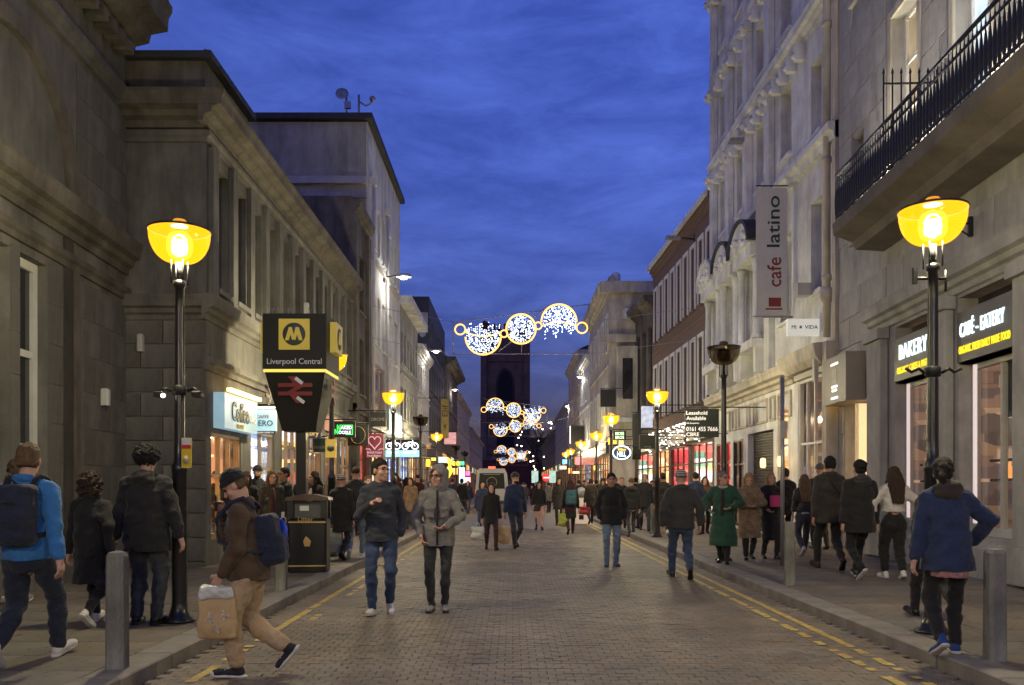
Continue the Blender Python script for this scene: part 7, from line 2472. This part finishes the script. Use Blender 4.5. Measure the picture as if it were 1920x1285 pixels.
def carrier(label, hand, w, h, dpt, m, soft=0.02, handle=0.14, rz=0, cat='bag', name='shopping_bag', pos=None, inner=None, mark=None):
    """bag hanging from a hand"""
    p = Vector(pos) if pos else Vector(hand)
    t = thing(name, label, cat, (p.x, p.y, p.z - handle - h), rz)
    s = Solid(0.012 if p.y < 12 else 0.02, 0.01)
    s.rbox((0, 0, h * 0.5), (w / 2 - 0.025, dpt / 2 - 0.035, h / 2 - 0.02), 0.015)
    s.ell((0, 0, h * 0.32), (w * 0.53, dpt * 0.62, h * 0.36))
    b = obj('bag_body', np_mesh('bag_body', [s.mesh(soft, 18, 5)], m), t)
    for s_ in (1, -1):
        MB().tube([(-w * 0.18, s_ * dpt * 0.25, h - 0.01), (-w * 0.09, s_ * dpt * 0.1, h + handle * 0.75), (0, 0, h + handle), (w * 0.09, s_ * dpt * 0.1, h + handle * 0.75), (w * 0.18, s_ * dpt * 0.25, h - 0.01)], 0.007, 6).build('handle', m, t)
    if inner:
        i = Solid(0.014, 0.02)
        i.rbox((0, 0, h + 0.01), (w * 0.36, dpt * 0.3, 0.02), 0.03)
        obj('inner_bag', np_mesh('inner_bag', [i.mesh(0.015, 40)], inner), t)
    if mark:
        rnd = random.Random(4)
        mb = MB()
        for cx, cz, n in ((-0.05, 0.17, 9), (0.07, 0.2, 9), (0.0, 0.09, 9)):
            for k in range(n):
                a = rnd.uniform(0, 6.28); l = rnd.uniform(0.015, 0.045)
                y = -dpt * 0.5 - 0.03
                mb.quad((cx, y, cz), (cx + l * math.cos(a - 0.15), y, cz + l * math.sin(a - 0.15)), (cx + l * 1.1 * math.cos(a), y, cz + l * 1.1 * math.sin(a)), (cx + l * math.cos(a + 0.15), y, cz + l * math.sin(a + 0.15)))
        mb.build('printed_flowers', mark, b)
    return t


PAPER = mat('brown_paper', (0.50, 0.35, 0.18), 0.8, 0.15, 6, 0.2, 30)
POLY = mat('white_polythene', (0.55, 0.56, 0.52), 0.4, 0.15, 8, 0.3, 20)

# ---- station side pavement, near
P = person('person in a bright blue fleece and dark trousers walking away with a black backpack', 52, 1243, 'pave', 1.73, 180, WALK_B, la=(0.30, -0.02, 0.80), ra=(-0.30, 0.10, 0.82), top=('blue', 0.035, 0.86), trousers='navy', leg_r=1.15, shoes=('white', True), hair=('short', 'fair'), collar=0.03, build=1.08, yaw=14)
backpack(P, 'black backpack worn on the bright blue fleece', C['navy'], 0.15, 0.24)
person('person in dark clothes with white soled shoes, mostly hidden behind the blue fleece', 30, 1140, 'pave', 1.7, 180, WALK_A, top=('black', 0.03, 0.86), trousers='black2', shoes=('grey', True), hair=('short', 'brown'))
P = person('person with bushy brown curls and a long black coat walking away in white shoes', 170, 1172, 'pave', 1.53, 180, WALK_A, la=(0.27, -0.05, 0.80), ra=(-0.27, 0.1, 0.84), top=('black', 0.035, 0.52, 1.12), trousers='black2', shoes=('white', True), hair=('curly', 'brown'), build=1.05, collar=0.03)
carrier('small dark handbag carried beside the long black coat', P['hand'][-1], 0.24, 0.2, 0.1, C['black2'], handle=0.12)
person('person with a dark bushy hairstyle in a thick black parka and grey jeans', 275, 1170, 'pave', 1.74, 180, STAND, top=('black2', 0.06, 0.74), trousers='jeans_g', leg_r=1.15, shoes=('black', False), hair=('afro', 'black'), hood='down', collar=0.04, build=1.12, la=(0.33, -0.02, 0.86), ra=(-0.33, -0.02, 0.86))
person('person in a dark jacket with a pink fur trimmed hood near the lamp post', 358, 1045, 'pave', 1.62, 8, STEP_A, la=(0.22, -0.18, 0.95), ra=(-0.25, -0.1, 0.88), top=('black2', 0.035, 0.82), trousers='jeans_g', shoes=('black', False), hair=('bob', 'dkbrown'), hood='furup', fur='pinkfur')
person('bald person in a dark coat and blue jeans behind the brown suede jacket', 405, 1052, 'pave', 1.70, 180, WALK_A, top=('black2', 0.03, 0.78), trousers='jeans', hair=('buzz', 'brown'), shoes=('black', False))

# ---- crossing with beanie, bag and phone
P = person('person in black beanie, brown suede jacket and beige trousers striding with head bowed', 470, 1268, 'road', 1.60, -86,
           (((0.06, -0.10, 0.085), -4), ((-0.06, 0.29, 0.225), 50)), la=(0.16, -0.20, 0.88, (0.6, 0.9, -0.3)), ra=(-0.05, -0.255, 1.39, (-0.5, -0.3, -1.0)),
           lean=9, pitch=27, top=('brown', 0.055, 0.83, 1.08), trousers='chino', leg_r=1.32, shoes=('canvas', True), hair=('short', 'fair'), hat='black', quilt=6, collar=0.035, build=1.0, cuff=True)
P6 = P
backpack(P, 'navy backpack with a bright blue tag on the brown suede jacket', C['navy'], 0.135, 0.22, 0.09, 0.045, zo=-0.07, flap=mat('blue_tag', (0.02, 0.06, 0.6), 0.4, 0.1))
carrier('brown paper carrier bag with printed flowers and white tissue above the kerb', P['hand'][1] + Vector((0.02, -0.04, 0)), 0.29, 0.34, 0.13, PAPER, 0.006, 0.08, R(6), name='paper_bag', inner=POLY, mark=mat('printed_dark_flowers', (0.55, 0.52, 0.46), 0.8, 0.6, 30))
ph = thing('mobile_phone', 'small black phone held to the face under the black beanie', 'phone', P['hand'][-1] + Vector((-0.02, -0.02, 0.01)), R(-80))
MB().box(-0.035, 0.035, -0.005, 0.005, -0.06, 0.07, 0.004).build('case', SH['black'], ph)
MB().box(-0.03, 0.03, -0.007, -0.0055, -0.055, 0.065).build('screen', PANE_D, ph)

# ---- crowd by the bin
for lab, u, v, H, rot, kw in (
        ('person in a dark red hat and black coat in the crowd by the coffee shop', 462, 1050, 1.64, 10, dict(hat='maroon', hair=('bob', 'dkbrown'), top=('black', 0.03, 0.8))),
        ('person with curly dark hair and wrapped scarf in the crowd by the coffee shop', 442, 1062, 1.66, -10, dict(hair=('curly', 'black'), skin='tan', collar=0.05, top=('black2', 0.04, 0.8))),
        ('bearded person in a black beanie and dark coat standing taller in the crowd', 483, 1040, 1.78, 5, dict(hat='black', beard='brown', hair=None, top=('charcoal', 0.04, 0.78))),
        ('person with long dark blonde hair and maroon scarf in the crowd', 511, 1052, 1.66, 20, dict(hair=('long', 'fair'), top=('olive', 0.03, 0.76), coat_open='maroon', pitch=12)),
        ('person in glasses, dark coat and pale shirt looking aside in the crowd', 534, 1050, 1.72, -45, dict(hair=('short', 'black'), glasses=True, skin='tan', top=('black2', 0.03, 0.8), coat_open='white')),
        ('person in a dark suit jacket and white shirt behind the litter bin', 571, 1042, 1.72, 20, dict(hair=('short', 'black'), top=('navy', 0.02, 0.84), coat_open='white', yaw=20)),
        ('person with long black hair and white blouse behind the litter bin', 589, 1044, 1.66, -30, dict(hair=('long', 'black'), top=('black', 0.02, 0.82), coat_open='white', yaw=-25)),
        ('person in a burgundy coat half hidden behind the lamp post past the bin', 622, 1030, 1.66, 160, dict(hair=('long', 'fair'), top=('brown', 0.04, 0.7))),
        ('person with tied back fair hair behind the navy sweater', 690, 1030, 1.60, 30, dict(hair=('pony', 'fair'), top=('charcoal', 0.03, 0.75)))):
    person(lab, u, v, 'pave', H, rot, STEP_A if int(u) % 2 else STEP_B, **kw)
P = person('person in a dusky pink hat and long dark coat carrying a large pale bag', 640, 1050, 'pave', 1.62, 178, WALK_A, top=('black2', 0.04, 0.62, 1.1), trousers='black2', hair=None, hat='stripe', shoes=('black', False))
bag = carrier('large pale grey green shopping bag beside the long dark coat', P['hand'][1], 0.5, 0.46, 0.2, mat('pale_green_bag', (0.36, 0.38, 0.31), 0.6, 0.2, 5), 0.02, 0.06)
person('person with cropped hair in a dark jacket, jeans and white trainers walking away', 667, 1048, 'pave', 1.78, 184, WALK_B, top=('charcoal', 0.04, 0.8), trousers='jeans_l', hair=('buzz', 'brown'), shoes=('white', True), collar=0.03)

# ---- the two men in the road
P = person('person in a navy sweater and blue jeans, one hand raised to the chest', 714, 1150, 'road', 1.79, 6, (((0.10, 0.06, 0.12), 14), ((-0.09, -0.10, 0.08), -4)),
       la=(0.225, -0.02, 0.88, (0.5, 0.9, 0)), ra=(-0.09, -0.25, 1.25, (-0.6, 0.3, -1.0)), yaw=42, top=('navysweat', 0.022, 0.83, 1.02), trousers='jeans', leg_r=1.05, shoes=('white', True), hair=('short', 'dkbrown'), beard=None, collar=0.022, build=1.08, hands=(False, True))
person('person in a grey jacket with hood up and dark jeans beside the navy sweater', 822, 1145, 'road', 1.71, 0, (((0.08, 0.0, 0.08), 0), ((-0.08, -0.04, 0.08), 0)),
       la=(0.10, -0.25, 1.04, (0.9, 0.4, -0.2)), ra=(-0.20, -0.15, 0.92, (-0.9, 0.4, -0.2)), yaw=-28, top=('grey', 0.04, 0.80, 1.0), trousers='jeans_k', leg_r=0.95, shoes=('grey', False), hair=None, hood='up', glasses=True, zip_=True, collar=0, build=1.05)
P10 = PCOUNT[0]

# ---- middle of the road
P = person('short person in a black hooded coat and dark red trousers carrying cream bags', 921, 1031, 'road', 1.58, 8, WALK_A, top=('black', 0.03, 0.72), trousers='maroon', hair=None, hood='up', shoes=('brown', False))
carrier('cream carrier bag held between the black coat and the navy coat', P['hand'][1] + Vector((0.08, 0, 0)), 0.3, 0.4, 0.12, PAPER, 0.01, 0.1)
carrier('white carrier bag hanging beside the black hooded coat', P['hand'][-1] + Vector((-0.1, 0, 0)), 0.32, 0.32, 0.14, POLY, 0.02, 0.1)
person('bearded person in glasses, beanie and navy coat with grey trousers, arm in arm', 966, 1027, 'road', 1.85, 14, WALK_B, top=('navy2', 0.035, 0.84), trousers='jeans_g', hair=None, hat='charcoal', beard='dkbrown', glasses=True, yaw=30)
person('person in a blue jacket walking behind the black hooded coat', 905, 1002, 'road', 1.66, 0, STEP_A, top=('navy2', 0.04, 0.8), trousers='jeans', hair=('short', 'black'))
person('person in a black top, grey mini skirt and boots with bare legs', 1011, 994, 'road', 1.70, 0, WALK_A, top=('black', 0.02, 0.92), trousers=None, bare=True, skirt=('charcoal', 0.2), hair=('long', 'black'), shoes=('black', False))
person('tall person in a dark long coat coming forward behind the mini skirt', 1048, 985, 'road', 1.82, 0, STEP_B, top=('olive', 0.04, 0.6), trousers='black2', hair=('wavy', 'black'))
P = person('person with red brown hair in a dark coat walking away with a teal backpack', 1070, 1002, 'road', 1.72, 180, WALK_B, top=('black', 0.035, 0.55), trousers='maroon', hair=('long', 'red'), shoes=('brown', False))
backpack(P, 'teal backpack on the dark coat in the road', C['teal'], 0.16, 0.24, 0.09, 0.04)
carrier('yellow green carrier bag beside the teal backpack', P['hand'][1], 0.3, 0.4, 0.14, mat('lime_bag', (0.35, 0.38, 0.06), 0.5, 0.2, 6), 0.015, 0.06)
person('person with black fringe in a black jacket and pale ripped jeans standing in the road', 1146, 1062, 'road', 1.72, 0, (((0.09, 0.03, 0.08), 0), ((-0.09, -0.06, 0.08), 0)), la=(0.225, -0.05, 0.90, (0.6, 0.9, 0)), ra=(-0.225, -0.05, 0.90, (-0.6, 0.9, 0)), top=('black', 0.04, 0.80), trousers='jeans_l', hair=('short', 'black'), skin='tan', shoes=('dblue', False), collar=0.03, build=1.12, hands=(False, False))
person('person in a striped knit hat and dark quilted jacket walking away in blue jeans', 1277, 1085, 'road', 1.77, 180, WALK_A, la=(0.30, 0.0, 0.84, (0.7, 0.9, 0)), ra=(-0.30, 0.0, 0.84, (-0.7, 0.9, 0)), top=('charcoal', 0.055, 0.84), trousers='jeans', leg_r=1.1, hair=None, hat='stripe', shoes=('black', False), collar=0.05, build=1.15)

# ---- cafe side pavement
P = person('person with short grey hair in a long bottle green coat and cream scarf', 1357, 1057, 'pave', 1.64, -22, STEP_A, la=(0.16, -0.22, 1.06, (0.9, 0.4, -0.3)), ra=(-0.24, -0.16, 1.02, (-0.9, 0.4, -0.3)), yaw=45, top=('green', 0.05, 0.36, 1.22), trousers='black2', coat_open='black2', hair=('short', 'grey'), glasses=True, collar=0.035, fur='scarf', shoes=('black', False), build=1.1)
person('person with long pale hair in a camel fur coat looking down', 1404, 1049, 'pave', 1.62, -5, STEP_B, pitch=22, la=(0.08, -0.24, 1.08, (0.9, 0.4, -0.3)), ra=(-0.08, -0.24, 1.08, (-0.9, 0.4, -0.3)), top=('beige', 0.06, 0.46, 1.1), trousers='black2', hair=('long', 'blonde'), collar=0.04, shoes=('black', False))
P = person('person with a blonde bob in a black coat holding a pink folder', 1444, 1048, 'pave', 1.64, 5, STEP_A, la=(0.05, -0.24, 1.14, (0.9, 0.4, -0.4)), ra=(-0.15, -0.2, 1.0, (-0.9, 0.4, -0.3)), top=('black', 0.035, 0.4), trousers='black2', hair=('bob', 'blonde'), shoes=('black', False), yaw=8)
fo = thing('pink_folder', 'bright pink folder held by the person with the blonde bob', 'folder', P['hand'][1] + Vector((0.02, -0.04, -0.02)), R(10))
MB().box(-0.13, 0.13, -0.006, 0.006, -0.08, 0.13).build('cover', mat('pink_cover', (0.5, 0.05, 0.18), 0.5, 0.1), fo)
MB().box(-0.12, 0.12, 0.0065, 0.012, -0.075, 0.125).build('pages', mat('white_plate', (0.7, 0.7, 0.68)), fo)
person('person in a dark jacket behind the steel pole, head turned away', 1472, 1032, 'pave', 1.76, 170, STEP_B, top=('black', 0.04, 0.8), trousers='black2', hair=('short', 'brown'))
person('person with long dark blonde hair in a leather jacket with white hem', 1508, 1042, 'pave', 1.64, 175, WALK_B, top=('leather', 0.025, 0.98), belt='white', trousers='jeans_g', leg_r=1.05, hair=('long', 'fair'), shoes=('white', True))
person('tall person in an olive coat with shoulder strap and brown boots, walking away', 1556, 1068, 'pave', 1.90, 180, WALK_A, top=('olive', 0.045, 0.76, 1.05), trousers='black2', hair=('short', 'black'), shoes=('brown', False), bagstrap=True, collar=0.04, build=1.12, skin='tan')
person('person in a pale grey knit hat ahead of the olive coat', 1538, 1030, 'pave', 1.86, 180, STEP_A, top=('charcoal', 0.04, 0.78), trousers='black2', hair=None, hat='greyhat')
person('person with a hair bun in a black fur hooded parka walking away', 1612, 1085, 'pave', 1.80, 182, WALK_B, top=('black', 0.06, 0.72, 1.04), trousers='black', hair=('bun', 'black'), hood='furdown', fur='charcoal', shoes=('black', True), build=1.1)
person('person with long wavy brown hair in a white top and black trousers walking away', 1676, 1085, 'pave', 1.66, 178, STEP_A, la=(0.33, 0.03, 0.92, (0.9, 0.4, 0)), ra=(-0.33, 0.03, 0.92, (-0.9, 0.4, 0)), top=('white', 0.05, 1.06), trousers='black', leg_r=1.25, hair=('long', 'brown'), shoes=('white', True), collar=0, cuff=True)
person('person in a navy windproof jacket, black leggings and blue trainers stepping by the bollard', 1778, 1228, 'pave', 1.60, 172, (((0.10, 0.12, 0.15), 30), ((-0.09, -0.10, 0.08), 0)), lean=8, la=(0.285, -0.02, 0.80, (0.4, 1.0, 0.0)), ra=(-0.26, -0.18, 0.98, (-0.9, 0.4, -0.2)),
       top=('navy2', 0.05, 0.76, 1.12), trousers='black', leg_r=1.0, belt='pinkshirt', hair=('pony', 'dkbrown'), hood='down', fur='olive', shoes=('blue', True), build=1.05, yaw=-18)
person('person in dark trousers and shoes almost hidden by the navy windproof jacket', 1752, 1162, 'pave', 1.55, 180, WALK_A, top=('black', 0.03, 0.8), trousers='black2', shoes=('black', False), hair=('short', 'dkbrown'))

# ---- smaller figures further along
rp = random.Random(17)
FAR = [
    ('person in a black jacket and white soles ahead of the striped hat', 1243, 1003, 'pave', 1.76, 180, dict(top=('black', 0.04, 0.8), hair=('short', 'black'), shoes=('white', True))),
    ('person in a dark blue jacket walking away beside the striped hat', 1304, 1002, 'pave', 1.78, 180, dict(top=('navy2', 0.04, 0.8), hair=('short', 'black'))),
    ('person with brown hair in a rust coat before the red shop', 1322, 1000, 'pave', 1.66, 0, dict(top=('brown', 0.04, 0.7), hair=('wavy', 'brown'))),
    ('person in a fur hooded black vest with pale sleeves walking away', 1184, 1006, 'road', 1.72, 180, dict(top=('black', 0.045, 0.84), hair=None, hat='brown', hood='furdown', fur='olive', belt='white')),
    ('person with cropped hair coming forward behind the pale jeans', 1166, 998, 'road', 1.82, 0, dict(top=('black', 0.04, 0.8), hair=('buzz', 'fair'))),
    ('grey haired person in a dark coat and grey trousers coming forward', 1209, 995, 'pave', 1.80, 0, dict(top=('black2', 0.04, 0.74), trousers='jeans_g', hair=('buzz', 'grey'))),
    ('person with a pale face in a dark jacket beside the grey haired one', 1222, 985, 'pave', 1.62, 0, dict(top=('charcoal', 0.04, 0.8), hair=('short', 'brown'))),
    ('person in a dark green coat walking away with a red bag', 1108, 982, 'pave', 1.70, 180, dict(top=('olive', 0.04, 0.7), hair=('short', 'brown'))),
    ('person in a brown coat at the cafe side kerb beyond the pavement board', 1130, 975, 'pave', 1.66, 0, dict(top=('brown', 0.04, 0.7), hair=('bob', 'brown'))),
    ('person in black with a raised collar near the pavement board', 1118, 968, 'pave', 1.72, 180, dict(top=('black', 0.05, 0.7), hair=('short', 'black'))),
    ('person in a beige coat walking on the station side pavement beyond the grey hood', 770, 992, 'pave', 1.66, 0, dict(top=('beige', 0.05, 0.6), hair=('long', 'brown'))),
    ('person in black with curly hair near the grey hood', 762, 985, 'pave', 1.70, 180, dict(top=('black', 0.04, 0.7), hair=('curly', 'black'))),
    ('person in a teal jacket on the station side pavement by the kerb', 778, 978, 'pave', 1.60, 180, dict(top=('teal', 0.04, 0.8), hair=('short', 'brown'))),
    ('person in a black coat past the grey hood beside the kerb', 866, 976, 'pave', 1.70, 180, dict(top=('black', 0.04, 0.6), hair=('short', 'black'))),
    ('person in a charcoal coat among the walkers past the grey hood', 848, 968, 'pave', 1.74, 180, dict(top=('charcoal', 0.04, 0.7), hair=('short', 'brown'))),
    ('person in a navy coat among the walkers past the grey hood', 878, 964, 'pave', 1.68, 0, dict(top=('navy', 0.04, 0.7), hair=('bob', 'dkbrown'))),
    ('person in a maroon coat far along the station side pavement', 838, 962, 'pave', 1.66, 180, dict(top=('maroon', 0.04, 0.7), hair=('bob', 'fair'))),
    ('person in a white top far along the station side pavement', 828, 970, 'pave', 1.68, 0, dict(top=('white', 0.03, 0.85), hair=('short', 'black'))),
    ('person in a dark hat beside the white van', 957, 958, 'road', 1.74, 180, dict(top=('black', 0.04, 0.7), hair=None, hat='black')),
    ('person in a grey coat beyond the mini skirt', 1029, 962, 'road', 1.72, 180, dict(top=('grey', 0.04, 0.7), hair=('short', 'brown'))),
    ('person in a rust coat walking in the road towards the far lights', 1040, 955, 'road', 1.66, 180, dict(top=('brown', 0.04, 0.7), hair=('long', 'fair'))),
    ('person in black far along the road beyond the van', 985, 952, 'road', 1.74, 0, dict(top=('black', 0.04, 0.75), hair=('short', 'black'))),
    ('person in a navy coat far along the cafe side kerb', 1085, 962, 'pave', 1.74, 180, dict(top=('navy', 0.04, 0.7), hair=('short', 'black'))),
    ('person with fair hair far along the cafe side pavement', 1098, 957, 'pave', 1.66, 0, dict(top=('black2', 0.04, 0.7), hair=('long', 'fair'))),
    ('person in a camel coat far along the cafe side pavement', 1142, 966, 'pave', 1.68, 180, dict(top=('beige', 0.04, 0.6), hair=('bob', 'brown'))),
    ('person in a charcoal jacket beside the brick building shops', 1192, 974, 'pave', 1.74, 180, dict(top=('charcoal', 0.04, 0.8), hair=('short', 'black'))),
    ('person in a blue coat walking out of the brick building shops', 1240, 978, 'pave', 1.66, 20, dict(top=('navy2', 0.04, 0.7), hair=('bob', 'blonde'))),
]
for i, (lab, u, v, sf, H, rot, kw) in enumerate(FAR):
    kw.setdefault('trousers', rp.choice(['black2', 'jeans', 'jeans_g', 'jeans_k']))
    q = person(lab, u, v, sf, H, rot + rp.uniform(-12, 12), rp.choice([WALK_A, WALK_B, STEP_A, STEP_B]), skin=rp.choice(['fair', 'fair', 'tan']), **kw)
    if 'red bag' in lab:
        carrier('red carrier bag held out by the dark green coat', q['hand'][1], 0.42, 0.3, 0.15, mat('red_bag', (0.4, 0.04, 0.05), 0.5, 0.2), 0.015, 0.06)

# ---- the denser crowd where the street narrows
coats = ['black', 'charcoal', 'navy', 'olive', 'maroon', 'brown', 'black2', 'navy2', 'beige', 'grey', 'teal']
cw = {'black': 'black', 'black2': 'soft black', 'charcoal': 'charcoal', 'navy': 'dark navy', 'navy2': 'blue', 'olive': 'olive', 'maroon': 'maroon', 'brown': 'brown', 'beige': 'camel', 'grey': 'pale grey', 'teal': 'teal'}
tops = [(None, ('short', 'black'), 'short black hair'), (None, ('long', 'brown'), 'long brown hair'), ('black', None, 'a black hat'), (None, ('bob', 'blonde'), 'a blonde bob'), ('greyhat', None, 'a grey hat'), (None, ('short', 'grey'), 'grey hair')]
used = set()
crowd_spots = []
for k in range(34):
    if k < 12:
        dd, x = rp.uniform(19, 48), rp.uniform(-4.7, -3.3)
    elif k < 24:
        dd, x = rp.uniform(27, 56), rp.uniform(4.0, 5.0)
    else:
        dd, x = rp.uniform(44, 80), rp.uniform(-2.2, 3.0)
    crowd_spots.append((x, dd))
for x, dd in crowd_spots:
    if -2.6 < x < -0.1 and 50 < dd < 58:
        x += 3.0
    while True:
        c_, t_ = rp.choice(coats), rp.choice(tops)
        if (c_, t_[2]) not in used:
            used.add((c_, t_[2])); break
    sf = 'pave' if (x < KL or x > KR) else 'road'
    ang = rp.choice([0, 180]) + rp.uniform(-20, 20)
    vv = HZ + FPX * (EYE - (PAVE if sf == 'pave' else 0)) / dd
    person('far off person in a ' + cw[c_] + ' coat with ' + t_[2] + (' on the pavement' if sf == 'pave' else ' in the road'), 960 + x / dd * FPX, vv, sf, rp.uniform(1.6, 1.85), ang, rp.choice([WALK_A, WALK_B, STEP_A, STEP_B]),
           top=(c_, 0.035, rp.choice([0.8, 0.7, 0.55])), trousers=rp.choice(['black2', 'jeans', 'jeans_g', 'jeans_k']), hat=t_[0], hair=t_[1])
